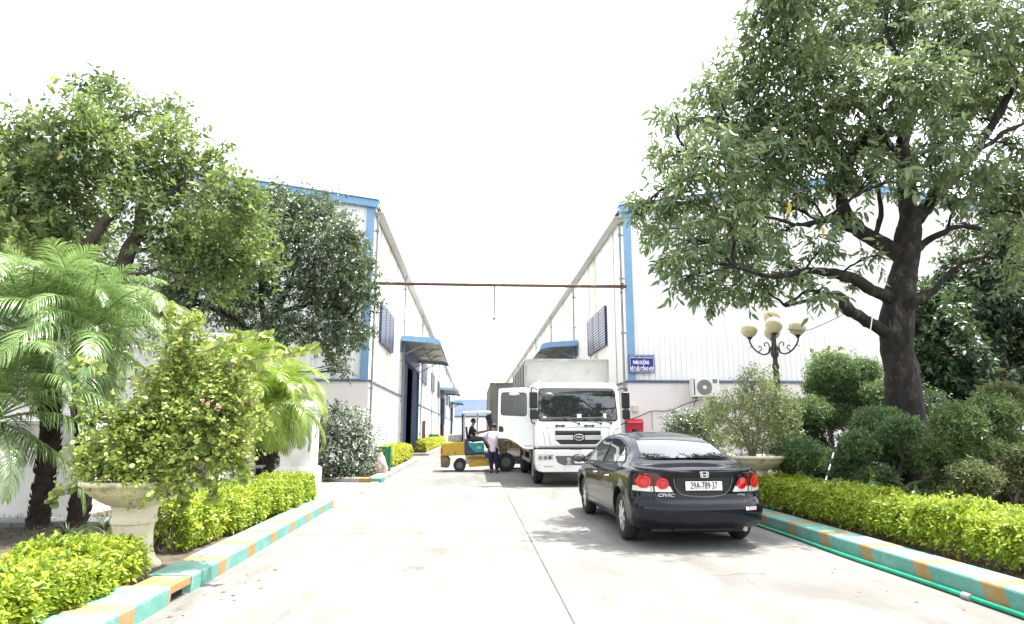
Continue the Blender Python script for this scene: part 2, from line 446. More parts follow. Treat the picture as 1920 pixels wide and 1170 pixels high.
M['fk_teal'] = pm('teal_paint', (0.01, 0.24, 0.23), (0.02, 0.29, 0.28), 5, 0.4)
M['fk_navy'] = pm('navy_paint', (0.025, 0.032, 0.08), (0.04, 0.05, 0.11), 4, 0.5)
M['fk_grey'] = pm('engine_grey', (0.26, 0.26, 0.25), (0.40, 0.40, 0.38), 8, 0.7, bmp=0.3)
M['skin'] = pm('skin', (0.30, 0.16, 0.10), (0.36, 0.20, 0.13), 12, 0.55)
M['hair'] = pm('hair', (0.008, 0.007, 0.007), rough=0.6)
M['lavender'] = pm('lavender_shirt', (0.66, 0.56, 0.68), (0.74, 0.65, 0.76), 25, 0.85, bmp=0.3, bsc=20)
M['navy'] = pm('navy_trousers', (0.010, 0.012, 0.045), (0.016, 0.02, 0.06), 10, 0.9)
M['navyshirt'] = pm('navy_shirt', (0.012, 0.014, 0.05), (0.025, 0.03, 0.08), 10, 0.85)
M['greytrs'] = pm('grey_trousers', (0.045, 0.05, 0.06), (0.08, 0.085, 0.10), 10, 0.85)
M['shoe'] = pm('black_shoe', (0.012, 0.012, 0.012), rough=0.5)
M['hose'] = pm('green_hose', (0.0, 0.22, 0.12), (0.01, 0.32, 0.18), 5, 0.35)
M['greenpaint'] = pm('green_paint', (0.01, 0.16, 0.08), (0.02, 0.24, 0.12), 4, 0.4)
M['rock'] = pm('rock', (0.36, 0.26, 0.22), (0.52, 0.42, 0.37), 5, 0.9, bmp=1.0, bsc=9, c3=(0.22, 0.16, 0.13), sc3=6)
M['cable'] = pm('cable', (0.03, 0.03, 0.03), rough=0.6)
M['cream'] = pm('cream_box', (0.62, 0.60, 0.46), rough=0.6)
M['ac_white'] = pm('ac_white', (0.74, 0.74, 0.73), (0.78, 0.78, 0.77), 3, 0.4)
M['ac_grille'] = pm('ac_grille', (0.18, 0.18, 0.18), (0.25, 0.25, 0.25), 20, 0.6)
M['ac_label'] = pm('ac_label', (0.02, 0.12, 0.08), rough=0.5)
M['litter'] = pm('dead_leaf', (0.16, 0.10, 0.05), (0.30, 0.22, 0.12), 30, 0.8)
def glass_mat(name, col, rough=0.03, alpha=0.0, tint=(0.6, 0.65, 0.65)):
    m, t, b = nt(name)
    b.inputs['Base Color'].default_value = (*col, 1); b.inputs['Roughness'].default_value = rough
    b.inputs['Specular IOR Level'].default_value = 0.9; b.inputs['Coat Weight'].default_value = 1.0; b.inputs['Coat Roughness'].default_value = 0.01
    if alpha > 0:
        tr = t.nodes.new('ShaderNodeBsdfTransparent'); tr.inputs['Color'].default_value = (*tint, 1)
        mx = t.nodes.new('ShaderNodeMixShader'); mx.inputs[0].default_value = alpha
        t.links.new(b.outputs[0], mx.inputs[1]); t.links.new(tr.outputs[0], mx.inputs[2])
        t.links.new(mx.outputs[0], t.nodes['Material Output'].inputs['Surface'])
    return m
M['glass'] = glass_mat('dark_glass', (0.02, 0.023, 0.025))
M['glass_tr'] = glass_mat('clear_glass', (0.03, 0.035, 0.035), alpha=0.55, tint=(0.75, 0.82, 0.8))

L_BIG = leafm('leaf_big_tree', [(0.061, 0.100, 0.048), (0.109, 0.172, 0.080), (0.162, 0.233, 0.103), (0.294, 0.352, 0.130)], 0.34, 0.42, 0.35, 0.8, 0.8)
L_LEFT = leafm('leaf_left_tree', [(0.059, 0.096, 0.041), (0.105, 0.159, 0.057), (0.171, 0.247, 0.071), (0.356, 0.462, 0.101)], 0.40, 0.46, 0.5, 0.55, 0.6)
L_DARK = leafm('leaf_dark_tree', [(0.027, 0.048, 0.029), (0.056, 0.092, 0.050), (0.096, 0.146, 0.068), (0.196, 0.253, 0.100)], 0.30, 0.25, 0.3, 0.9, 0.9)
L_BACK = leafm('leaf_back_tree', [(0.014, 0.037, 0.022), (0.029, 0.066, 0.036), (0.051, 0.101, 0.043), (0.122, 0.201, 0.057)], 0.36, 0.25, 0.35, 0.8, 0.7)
L_HEDGE = leafm('leaf_hedge', [(0.118, 0.201, 0.019), (0.224, 0.319, 0.024), (0.354, 0.437, 0.031), (0.496, 0.543, 0.047)], 0.5, 0.34, 0.25, 2.5)
L_HEDGEY = leafm('leaf_golden', [(0.26, 0.31, 0.02), (0.42, 0.45, 0.03), (0.54, 0.53, 0.04)], 0.5, 0.36, 0.3, 2.5)
L_BOUG = leafm('leaf_bougainvillea', [(0.09, 0.15, 0.035), (0.19, 0.26, 0.055), (0.34, 0.41, 0.09), (0.50, 0.55, 0.12)], 0.42, 0.34, 0.35, 1.6)
L_PALM = leafm('leaf_palm', [(0.084, 0.155, 0.047), (0.144, 0.247, 0.077), (0.223, 0.334, 0.113), (0.334, 0.445, 0.155)], 0.26, 0.34, 0.35, 1.4, 0.9)
L_PALMY = leafm('leaf_palm_yellow', [(0.161, 0.258, 0.032), (0.260, 0.373, 0.049), (0.397, 0.489, 0.071)], 0.32, 0.4, 0.35, 1.4, 0.7)
L_TOPI = leafm('leaf_topiary', [(0.043, 0.090, 0.043), (0.084, 0.154, 0.064), (0.145, 0.243, 0.088), (0.258, 0.357, 0.121)], 0.55, 0.28, 0.35, 2.2)
L_TOPIB = leafm('leaf_topiary_bright', [(0.055, 0.10, 0.04), (0.09, 0.15, 0.055), (0.15, 0.23, 0.075), (0.24, 0.31, 0.10)], 0.55, 0.25, 0.35, 2.2)
L_OLIVE = leafm('leaf_olive_topiary', [(0.069, 0.089, 0.044), (0.125, 0.153, 0.062), (0.212, 0.230, 0.094)], 0.55, 0.28, 0.35, 2.2)
L_SHRUB = leafm('leaf_potted_shrub', [(0.099, 0.138, 0.060), (0.198, 0.241, 0.100), (0.319, 0.368, 0.150), (0.418, 0.483, 0.140)], 0.5, 0.35, 0.6, 1.6)
L_WHITE = leafm('leaf_white_variegated', [(0.025, 0.045, 0.025), (0.04, 0.07, 0.035), (0.07, 0.11, 0.05), (0.66, 0.68, 0.62), (0.72, 0.73, 0.68)], 0.5, 0.2, 0.35, 1.1)
L_GRASS = leafm('leaf_strap', [(0.025, 0.045, 0.022), (0.05, 0.085, 0.035), (0.11, 0.14, 0.055)], 0.4, 0.25, 0.3, 3)
L_FERN = leafm('leaf_fern', [(0.05, 0.10, 0.035), (0.10, 0.17, 0.05), (0.17, 0.25, 0.07)], 0.4, 0.3, 0.3, 3)
L_LAWN = leafm('leaf_lawn', [(0.08, 0.10, 0.03), (0.14, 0.17, 0.04), (0.20, 0.22, 0.06)], 0.6, 0.25, 0.3, 3)
L_DRY = leafm('dry_grass', [(0.07, 0.05, 0.03), (0.13, 0.095, 0.05), (0.09, 0.10, 0.035)], 0.8, 0.2, 0.3, 3)
L_PINK = leafm('pink_bract', [(0.60, 0.22, 0.26), (0.66, 0.40, 0.40)], 0.5, 0.3, 0.2, 3)
L_YEL = leafm('yellow_leaf', [(0.55, 0.36, 0.04), (0.62, 0.46, 0.05)], 0.5, 0.4, 0.2, 3)

# ------------------------------------------------------------------ foliage
def nrm(a): return a / np.maximum(np.linalg.norm(a, axis=1, keepdims=True), 1e-9)
# templates: (verts along, across, up), faces
T8 = (np.array([[0,0,0],[.32,.46,.06],[.32,0,-.02],[.32,-.46,.06],[.70,.34,.02],[.70,0,-.06],[.70,-.34,.02],[1,0,-.14]]),
      [(0,2,1),(0,3,2),(1,2,5,4),(2,3,6,5),(4,5,7),(5,6,7)])
T4 = (np.array([[0,0,0],[.45,.5,.05],[1,0,-.08],[.45,-.5,.05]]), [(0,3,2,1)])
T6 = (np.array([[0,0,0],[.4,.5,.08],[.4,-.5,.08],[.5,0,0],[1,0,-.10]]), [(0,3,1),(0,2,3),(1,3,4),(3,2,4)])
TR = (np.array([[0,0,0],[.22,.42,.03],[.6,.5,.04],[.92,.26,0],[1,0,-.05],[.92,-.26,0],[.6,-.5,.04],[.22,-.42,.03],[.5,0,-.03]]),
      [(0,8,1),(1,8,2),(2,8,3),(3,8,4),(4,8,5),(5,8,6),(6,8,7),(7,8,0)])
def leaves_mesh(name, Pp, D, N, L, W, tpl):
    tv, tf = tpl
    n = len(Pp)
    D = nrm(D); S = nrm(np.cross(N, D)); N = np.cross(D, S)
    L = np.broadcast_to(L, (n,)); W = np.broadcast_to(W, (n,))
    V = (Pp[:, None, :] + D[:, None, :]*(tv[None, :, 0, None]*L[:, None, None])
         + S[:, None, :]*(tv[None, :, 1, None]*W[:, None, None])
         + N[:, None, :]*(tv[None, :, 2, None]*L[:, None, None])).reshape(-1, 3)
    k = len(tv)
    lens = [len(f) for f in tf]
    flat = np.array([i for f in tf for i in f])
    loops = (flat[None, :] + (np.arange(n)*k)[:, None]).reshape(-1)
    sizes = np.tile(lens, n)
    starts = np.concatenate([[0], np.cumsum(sizes)[:-1]])
    me = bpy.data.meshes.new(name)
    me.vertices.add(len(V)); me.vertices.foreach_set('co', V.astype(np.float32).ravel())
    me.loops.add(len(loops)); me.loops.foreach_set('vertex_index', loops.astype(np.int32))
    me.polygons.add(len(sizes)); me.polygons.foreach_set('loop_start', starts.astype(np.int32)); me.polygons.foreach_set('loop_total', sizes.astype(np.int32))
    me.update(calc_edges=True)
    me.validate()
    return me
def twig_leaves(centers, axes, tl, per, L, W, droop=0.2, up=0.6, spread=0.9, seed=0):
    """leaf positions along many short twigs"""
    r = np.random.default_rng(seed)
    n = len(centers)
    axes = nrm(axes)
    t = (np.arange(per)+0.5)/per
    ref = nrm(r.normal(size=(n, 3)))
    a = nrm(np.cross(axes, ref)); b = np.cross(axes, a)
    out = []
    ph = r.uniform(0, 6.28, (n, 1)) + np.arange(per)[None, :]*2.4
    tlv = tl*r.uniform(0.6, 1.3, (n, 1, 1))
    pos = centers[:, None, :] + axes[:, None, :]*(t[None, :, None]*tlv)
    side = a[:, None, :]*np.cos(ph)[..., None] + b[:, None, :]*np.sin(ph)[..., None]
    d = axes[:, None, :]*0.55 + side*spread + r.normal(size=(n, per, 3))*0.2
    d[..., 2] -= droop
    nn = r.normal(size=(n, per, 3))*0.45; nn[..., 2] += up
    pos = pos.reshape(-1, 3); d = d.reshape(-1, 3); nn = nn.reshape(-1, 3)
    Ls = L*(0.55+0.85*r.uniform(0, 1, len(pos))**1.3); Ws = W/L*Ls*r.uniform(0.85, 1.1, len(pos))
    return pos, d, nn, Ls, Ws
def sample_blobs(blobs, n, seed, shell=2.2, rough=0.25, zflat=1.0):
    r = np.random.default_rng(seed)
    B = np.array([b[:4] for b in blobs], float)
    asp = np.array([b[4] if len(b) > 4 else 0.85 for b in blobs])
    w = B[:, 3]**2.0*asp; w = w/w.sum()
    idx = r.choice(len(B), n, p=w)
    u = nrm(r.normal(size=(n, 3)))
    rad = r.uniform(0, 1, n)**(1/shell)
    rad = rad*(1+rough*r.normal(size=n)*0.5)
    off = u*(rad*B[idx, 3])[:, None]; off[:, 2] *= asp[idx]
    return B[idx, :3] + off, u
def crown(name, blobs, n, parent, mat, tl=0.3, per=9, L=0.12, W=0.045, droop=0.2, tpl=T8, seed=1, shell=2.2, rough=0.3, up=0.6, axdroop=0.0, spread=0.9, label=None):
    c, u = sample_blobs(blobs, n, seed, shell, rough)
    r = np.random.default_rng(seed+99)
    ax = u*0.7 + r.normal(size=u.shape)*0.5; ax[:, 2] += 0.15-axdroop
    pos, d, nn, Ls, Ws = twig_leaves(c, ax, tl, per, L, W, droop, up, spread, seed+5)
    me = leaves_mesh(name, pos, d, nn, Ls, Ws, tpl)
    o = link_mesh(name, me, mat, parent)
    return o, c, nrm(ax)
def wiggle(a, b, n, amp, sag=0.0, rd=random):
    a = Vector(a); b = Vector(b); pts = [a]
    L = (b-a).length
    for i in range(1, n):
        t = i/n
        p = a.lerp(b, t) + Vector((rd.uniform(-1, 1), rd.uniform(-1, 1), rd.uniform(-1, 1)))*amp*L*math.sin(math.pi*t)
        p.z += sag*math.sin(math.pi*t)*L
        pts.append(p)
    pts.append(b)
    return pts
def taper(r0, r1, n): return [r0 + (r1-r0)*i/(n) for i in range(n+1)]
def limbs(mb, skeleton, blobs, r0, rd, sub=5, seglen=6, twigs=None, tw_len=0.3, tw_every=1):
    """limbs grown from the nearest point of the skeleton into each clump of the crown"""
    sk = [Vector(p) for p in skeleton]
    for b in blobs:
        c = Vector(b[:3]); rad = b[3]
        best = min(sk, key=lambda p: (p-c).length + (0.6*max(0, p.z-c.z)))
        pts = wiggle(best, c, seglen, 0.07, 0.04, rd)
        rr = min(r0, 0.012 + 0.018*(c-best).length)
        mb.tube(pts, taper(rr, rr*0.4, seglen), 6, False)
        for k in range(sub):
            v = Vector((rd.gauss(0, 1), rd.gauss(0, 1), rd.gauss(0, 0.8))).normalized()*rad*rd.uniform(0.6, 0.95)
            s = pts[rd.randrange(seglen//2, seglen+1)]
            q = wiggle(s, c+v, 4, 0.08, 0.03, rd)
            mb.tube(q, taper(rr*0.38, 0.003, 4), 4, False)
            for j in range(2):
                e = c + v + Vector((rd.gauss(0, 1), rd.gauss(0, 1), rd.gauss(0, 1)))*rad*0.3
                mb.tube(wiggle(q[2], e, 3, 0.08, 0, rd), taper(rr*0.2, 0.002, 3), 3, False)
def smooth_path(pts, n=6):
    P_ = [Vector(p) for p in pts]; out = []
    for i in range(len(P_)-1):
        p0 = P_[max(i-1, 0)]; p1 = P_[i]; p2 = P_[i+1]; p3 = P_[min(i+2, len(P_)-1)]
        for k in range(n):
            t = k/n
            out.append(0.5*((2*p1) + (p2-p0)*t + (2*p0-5*p1+4*p2-p3)*t*t + (3*p1-p0-3*p2+p3)*t**3))
    out.append(P_[-1])
    return out
def path_tube(mb, pts, rads, n=8, k=6, knob=0.0, rd=random):
    sp = smooth_path(pts, k)
    rr = []
    for i in range(len(sp)):
        t = i/k; j = min(int(t), len(rads)-2); f = t-j
        rr.append((rads[j]*(1-f)+rads[j+1]*f)*(1+knob*rd.uniform(-1, 1)))
    mb.tube(sp, rr, n, True)
    return sp

# ------------------------------------------------------------------ the setting: ground, road, kerbs
XKL, XKR = -2.62, 4.40
m = MB(); m.add([(-400, -60, -0.012), (400, -60, -0.012), (400, 900, -0.012), (-400, 900, -0.012)], [(0, 1, 2, 3)])
tag(m.build('ground', M['ground']), kind='structure')
m = MB(); m.add([(XKL-0.3, -6, 0), (XKR+0.3, -6, 0), (XKR+0.3, 150, 0), (XKL-0.3, 150, 0)], [(0, 1, 2, 3)])
tag(m.build('road', M['concrete']), kind='structure')
m = MB()
def strip(mb, a, b, w, z=0.004):
    a = Vector(a); b = Vector(b); d = (b-a).normalized(); n = Vector((-d.y, d.x))*w/2
    mb.add([(a.x-n.x, a.y-n.y, z), (b.x-n.x, b.y-n.y, z), (b.x+n.x, b.y+n.y, z), (a.x+n.x, a.y+n.y, z)], [(0, 1, 2, 3)])
strip(m, (0.78, -6), (0.86, 150), 0.013)
for y in (9.7, 14.4, 18.95, 23.6, 28.2, 33, 38, 43, 50, 60, 75): strip(m, (XKL+0.02, y), (XKR-0.02, y+0.05), 0.010)
tag(m.build('joint_line', M['joint']), kind='structure')
# side drive leaving to the left between the beds
m = MB(); m.add([(-14, 13.15, 0.004), (-2.80, 13.15, 0.004), (-2.80, 18.95, 0.004), (-14, 21.5, 0.004)], [(0, 1, 2, 3)])
tag(m.build('driveway', M['pave']), kind='structure')
m = MB(); m.box((-2.86, 13.0, 0.002), (-2.66, 18.9, 0.03))
tag(m.build('drive_edging', M['kerb_white'], bevel=0.008), kind='structure')
# beds
m = MB(); m.box((-14, -2, -0.3), (XKL-0.33, 13.1, 0.10)); tag(m.build('left_bed', M['soil']), kind='structure')
m = MB(); m.prism([(XKL-0.38, 19.2), (-3.9, 19.75), (-4.6, 20.0), (-9, 21.2), (-9, 24.3), (XKL-0.38, 24.3)], -0.3, 0.09, 'z'); tag(m.build('flower_bed', M['grass_soil']), kind='structure')
m = MB(); m.box((-3.97, 24.3, -0.3), (XKL-0.3, 32.2, 0.09)); m.box((-3.97, 39.7, -0.3), (XKL-0.3, 75, 0.09)); tag(m.build('wall_side_bed', M['grass_soil']), kind='structure')
m = MB(); m.box((XKR+0.40, -4, -0.3), (24, 24.2, 0.11)); tag(m.build('right_bed', M['soil']), kind='structure')
m = MB(); m.box((XKR+0.3, 24.2, -0.3), (5.7, 60, 0.05)); tag(m.build('wall_side_strip', M['kerb_con']), kind='structure')

def kerb(name, path, w, h, pattern, mats, side=1, slant=0.0, gap=None):
    """painted kerb along a polyline (x,y); pattern = list of (length, material index); side +1: the kerb body lies to the left of the path direction"""
    mb = MB()
    P2 = [Vector(p) for p in path]
    cuts = []
    tot = sum((P2[i+1]-P2[i]).length for i in range(len(P2)-1))
    s = 0; i = 0
    segs = []
    while s < tot:
        l, mi = pattern[i % len(pattern)]; l *= random.uniform(0.93, 1.07)
        segs.append((s, min(s+l, tot), mi)); s += l; i += 1
    def at(s):
        for i in range(len(P2)-1):
            L = (P2[i+1]-P2[i]).length
            if s <= L+1e-6 or i == len(P2)-2:
                d = (P2[i+1]-P2[i]).normalized()
                return P2[i]+d*s, Vector((-d.y, d.x))*side
            s -= L
    for a, b, mi in segs:
        mb.cur = mi
        n = max(1, int((b-a)/0.35))
        for k in range(n):
            (p0, n0), (p1, n1) = at(a+(b-a)*k/n), at(a+(b-a)*(k+1)/n)
            d = (p1-p0).normalized()*slant
            bev = 0.02
            prof = [(0, -0.05), (0.0, h-bev), (bev*0.4, h-bev*0.3), (bev*1.2, h), (w, h+0.004), (w, -0.05)]
            vs = []
            for (pp, nn) in ((p0, n0), (p1, n1)):
                for (u, z) in prof:
                    sl = d*(max(0, z)/h) if slant else Vector((0, 0))
                    q = pp + nn*u + sl
                    vs.append((q.x, q.y, z))
            m_ = len(prof)
            fs = [(j, j+m_, j+m_+1, j+1) for j in range(m_-1)]
            if side < 0: fs = [f[::-1] for f in fs]
            if k == 0 and a == 0: fs.append(tuple(range(m_)))
            if k == n-1 and b >= tot-1e-6: fs.append(tuple(range(m_, 2*m_))[::-1])
            mb.add(vs, fs)
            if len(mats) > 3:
                mb.mi[-len(fs)+3] = mi+3; mb.mi[-len(fs)+2] = mi+3  # teal and yellow top faces use the paints with sunlight in their colour
    me = mb.mesh(name)
    bm = bmesh.new(); bm.from_mesh(me); bmesh.ops.remove_doubles(bm, verts=bm.verts[:], dist=1e-4)
    bmesh.ops.recalc_face_normals(bm, faces=bm.faces[:]); bm.to_mesh(me); bm.free()
    return tag(link_mesh(name, me, mats), kind='structure')
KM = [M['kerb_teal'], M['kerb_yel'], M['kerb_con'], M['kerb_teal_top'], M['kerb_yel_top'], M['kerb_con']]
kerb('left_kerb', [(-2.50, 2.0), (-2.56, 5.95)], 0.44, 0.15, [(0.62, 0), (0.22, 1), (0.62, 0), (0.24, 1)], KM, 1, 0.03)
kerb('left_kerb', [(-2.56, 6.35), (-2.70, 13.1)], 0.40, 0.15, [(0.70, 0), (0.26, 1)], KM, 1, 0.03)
# bridge piece over the drain slot
m = MB(); m.box((-2.9, 5.95, 0.075), (-2.56, 6.35, 0.152)); tag(m.build('kerb_lintel', M['kerb_yel'], bevel=0.01), kind='structure')
m = MB(); m.box((-2.9, 5.95, -0.05), (-2.63, 6.35, 0.074)); tag(m.build('drain_slot', M['dark']), kind='structure')
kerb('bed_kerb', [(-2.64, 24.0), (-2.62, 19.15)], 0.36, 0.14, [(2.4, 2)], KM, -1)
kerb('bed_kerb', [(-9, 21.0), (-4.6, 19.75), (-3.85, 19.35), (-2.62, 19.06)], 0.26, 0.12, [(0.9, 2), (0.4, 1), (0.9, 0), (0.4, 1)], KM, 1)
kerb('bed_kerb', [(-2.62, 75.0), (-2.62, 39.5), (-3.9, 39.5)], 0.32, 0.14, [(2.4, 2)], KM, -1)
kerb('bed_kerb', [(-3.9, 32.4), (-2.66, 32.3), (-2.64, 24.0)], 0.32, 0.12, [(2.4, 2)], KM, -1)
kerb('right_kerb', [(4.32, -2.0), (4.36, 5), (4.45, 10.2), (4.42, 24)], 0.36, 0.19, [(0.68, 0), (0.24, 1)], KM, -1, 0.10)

# ------------------------------------------------------------------ warehouses
def corr_profile(x0, x1, pitch=0.21, d=0.028, sign=1):
    xs = []
    x = x0
    while x < x1-1e-6:
        for (u, h) in ((0, 0), (0.66, 0), (0.74, 1), (0.92, 1)):
            q = x+u*pitch
            if q < x1: xs.append((q, h*d))
        x += pitch
    xs.append((x1, 0))
    return xs
def warehouse(side, XW, ridge_x, label):
    Y0, Y1 = 24.5, 132.0
    root = empty('warehouse', (XW, Y0, 0), 0, label, 'warehouse')
    s = side
    E0 = 10.25                                  # eave height
    ZT = 3.34
    W = 44.0 if s < 0 else 18.0; slope = 0.148 if s < 0 else 0.16
    def top(u): return E0 + slope*min(u, abs(ridge_x)) - slope*max(0, u-abs(ridge_x))
    ln = Y1-Y0
    # lower masonry wall, front
    m = MB(); m.box((0, 0, 0), (s*W, 0.22, ZT-0.02)); m.build('lower_wall', M['lower_wall'], root)
    # front cladding
    prof = corr_profile(0.30, W, 0.21, 0.030 if s < 0 else 0.013)
    m = MB(); vs = []; fs = []
    for i, (u, d) in enumerate(prof):
        vs += [(s*u, 0.10-d, ZT), (s*u, 0.10-d, top(u)-0.10)]
    for i in range(len(prof)-1):
        a = 2*i; f = (a, a+2, a+3, a+1)
        fs.append(f if s > 0 else f[::-1])
    m.add(vs, fs); m.build('front_cladding', M['cladding'], root)
    if s > 0:
        prof = corr_profile(0.345, W, 0.21, 0.024); vs = []; fs = []
        for i, (u, d) in enumerate(prof): vs += [(s*u, 0.082-d, ZT+0.061), (s*u, 0.082-d, 5.15)]
        for i in range(len(prof)-1): fs.append((2*i, 2*i+2, 2*i+3, 2*i+1))
        m = MB(); m.add(vs, fs); m.build('lower_cladding', M['cladding'], root)
    # blue corner trim, fascia on the gable, base flashing
    m = MB(); m.box((s*0.03, 0.02, ZT+0.03), (s*0.34, 0.08, E0-0.02)); m.build('corner_trim', M['blue'], root, bevel=0.006)
    m = MB()
    m.prism([(s*-0.12, E0-0.12), (s*-0.12, E0+0.16), (s*ridge_x_abs(ridge_x), top(abs(ridge_x))+0.16), (s*ridge_x_abs(ridge_x), top(abs(ridge_x))-0.12)], -0.14, 0.06, 'y')
    m.prism([(s*-0.16, E0+0.163), (s*-0.16, E0+0.20), (s*ridge_x_abs(ridge_x), top(abs(ridge_x))+0.20), (s*ridge_x_abs(ridge_x), top(abs(ridge_x))+0.163)], -0.20, 0.3, 'y')
    m.build('gable_fascia', M['blue'], root)
    m = MB(); rx = abs(ridge_x)
    m.prism([(s*(rx+0.003), top(rx)-0.12), (s*(rx+0.003), top(rx)+0.20), (s*W, top(W)+0.20), (s*W, top(W)-0.12)], -0.14, 0.06, 'y'); m.build('gable_fascia', M['blue'], root)
    m = MB(); m.prism([(-0.05, ZT-0.055), (-0.06, ZT+0.0), (0.09, ZT+0.06), (0.12, ZT+0.06), (0.12, ZT-0.04)], s*0.0, s*W, 'x'); m.build('base_flashing', M['trim_dk'], root)
    # side walls with door openings
    doors = [(36.2, 46.4), (78, 88), (112, 120)] if s < 0 else [(37.6, 48.0), (78, 88)]
    DH = 5.75
    spans = []; y = Y0
    for a, b in doors: spans.append((y, a)); y = b
    spans.append((y, Y1))
    m = MB()
    for a, b in spans: m.box((0 if a > Y0 else s*0.0, a-Y0 + (0.223 if a == Y0 else 0), 0), (s*0.22, b-Y0, ZT-0.02))
    m.build('side_wall', M['white_plaster'], root)
    m = MB(); vs = []; fs = []
    def indoor(y): return any(a < y < b for a, b in doors)
    prof = corr_profile(0.12, ln, 0.30, 0.02)
    for i, (u, d) in enumerate(prof): vs += [(s*(0.07-d), u, ZT), (s*(0.07-d), u, DH), (s*(0.07-d), u, E0-0.05)]
    for i in range(len(prof)-1):
        a = 3*i; yy = (prof[i][0]+prof[i+1][0])/2+Y0
        q = [(a+1, a+4, a+5, a+2)]
        if not indoor(yy): q.append((a, a+3, a+4, a+1))
        for f in q: fs.append(f[::-1] if s > 0 else f)
    m.add(vs, fs); m.build('side_cladding', M['cladding_side'], root)
    m = MB()
    for a, b in spans: m.box((s*-0.045, a-Y0+0.03, ZT-0.05), (s*0.06, b-Y0, ZT+0.02))
    m.build('side_flashing', M['trim_dk'], root)
    # roof and gutter
    m = MB()
    rx = abs(ridge_x)
    m.add([(s*-0.1, -0.1, E0+0.12), (s*rx, -0.1, top(rx)+0.14), (s*rx, ln, top(rx)+0.14), (s*-0.1, ln, E0+0.12), (s*W, -0.1, top(W)+0.1), (s*W, ln, top(W)+0.1)],
          [(0, 1, 2, 3) if s > 0 else (3, 2, 1, 0), (1, 4, 5, 2) if s > 0 else (2, 5, 4, 1)])
    m.build('roof', M['galv'], root)
    m = MB()
    g0 = -0.30
    m.prism([(s*g0, E0+0.04), (s*g0, E0-0.24), (s*(g0+0.02), E0-0.26), (s*0.02, E0-0.26), (s*0.04, E0-0.02), (s*0.02, E0+0.02), (s*0.0, E0-0.22), (s*(g0+0.03), E0-0.22), (s*(g0+0.03), E0+0.04)], 0.10, ln, 'y')
    m.build('gutter', M['gutter'], root)
    # back and far walls close the volume
    m = MB(); m.box((0.0, ln, 0), (s*W, ln+0.2, E0)); m.box((s*W, 0, 0), (s*(W+0.2), ln, top(W)-0.2)); m.build('rear_wall', M['cladding'], root)
    # downpipes
    pys = [24.62, 35.3, 47.6, 60, 72, 90, 105, 120] if s < 0 else [24.62, 36.9, 48, 60, 72, 84, 96, 108, 120]
    for i, y in enumerate(pys):
        m = MB(); xo = -0.10
        m.tube([(s*xo, y-Y0, 0.1), (s*xo, y-Y0, E0-0.5), (s*(xo-0.06), y-Y0, E0-0.26)], 0.045, 8)
        for z in (1.2, 3.0, 5.2, 7.4, 9.2): m.tube([(s*xo, y-Y0, z), (s*xo, y-Y0, z+0.09)], 0.075, 8); m.box((s*xo, y-Y0-0.02, z+0.02), (s*0.06, y-Y0+0.02, z+0.06))
        m.build('downpipe', M['pipe'], root)
    # translucent strips
    sy = [29.7, 42.3, 54, 66, 84, 100] if s < 0 else [31.0, 42.3, 54, 66, 84, 100]
    for y in sy:
        z0 = ZT+0.05 if not indoor(y) else DH+0.3
        m = MB(); m.box((s*0.035, y-Y0-0.35, z0), (s*0.055, y-Y0+0.35, E0-0.3)); m.build('translucent_strip', M['skylight'], root)
    # panel laps
    m = MB()
    y = 26.5
    while y < Y1-4:
        if not indoor(y): m = MB(); m.box((s*0.028, y-Y0, ZT+0.05), (s*0.05, y-Y0+0.04, E0-0.3)); m.build('panel_lap', M['pipe'], root)
        y += 5.9
    # louvred windows
    win = [(26.95, 31.2, 5.14, 6.85), (49.6, 54.0, 5.2, 6.85), (60.5, 64.5, 5.2, 6.85), (71, 75, 5.2, 6.85), (95, 99, 5.2, 6.85), (103, 107, 5.2, 6.85)] if s < 0 else \
          [(28.25, 32.7, 5.25, 7.05), (50, 54, 5.3, 7.0), (56, 60, 5.3, 7.0), (62, 66, 5.3, 7.0), (68, 72, 5.3, 7.0), (90, 96, 5.3, 7.0), (100, 106, 5.3, 7.0)]
    for a, b, z0, z1 in win:
        a -= Y0; b -= Y0
        m = MB(); t = 0.045
        xo = -0.06
        m.box((s*xo, a, z0), (s*0.05, a+t, z1)); m.box((s*xo, b-t, z0), (s*0.05, b, z1))
        m.box((s*xo, a+t, z0), (s*0.05, b-t, z0+t)); m.box((s*xo, a+t, z1-t), (s*0.05, b-t, z1))
        for q in (1/3, 2/3): m.box((s*(xo+0.005), a+(b-a)*q-0.02, z0+t), (s*0.05, a+(b-a)*q+0.02, z1-t))
        w = m.build('louvre_window', M['louvre'], root)
        m = MB(); n = 13
        for k in range(n):
            z = z0+0.09+(z1-z0-0.16)*k/n
            m.box((s*-0.046, a+t, z), (s*-0.038, b-t, z+(z1-z0)*0.046))
        m.build('louvre_blades', M['louvre'], w)
        m = MB(); m.box((s*-0.030, a+t, z0+t), (s*-0.026, b-t, z1-t)); m.build('backing_sheet', M['cladding'], w)
    # doors and canopies
    for i, (a, b) in enumerate(doors):
        a -= Y0; b -= Y0
        m = MB()
        m.box((s*-0.06, a, 0), (s*0.30, a+0.22, DH)); m.box((s*-0.06, b-0.22, 0), (s*0.30, b, DH)); m.box((s*-0.06, a+0.22, DH-0.25), (s*0.30, b-0.22, DH))
        d = m.build('sliding_door', M['blue_dk'], root)
        m = MB()
        # leaves slid half open, ribbed
        for (p, q) in ((a+0.22, a+0.22+(b-a)*0.30), (b-0.22-(b-a)*0.30, b-0.22)):
            m.box((s*0.10, p, 0.02), (s*0.16, q, DH-0.3))
            k = p+0.1
            while k < q-0.1: m.box((s*0.07, k, 0.05), (s*0.10, k+0.07, DH-0.35)); k += 0.32
        m.build('door_leaf', M['blue_dk'], d)
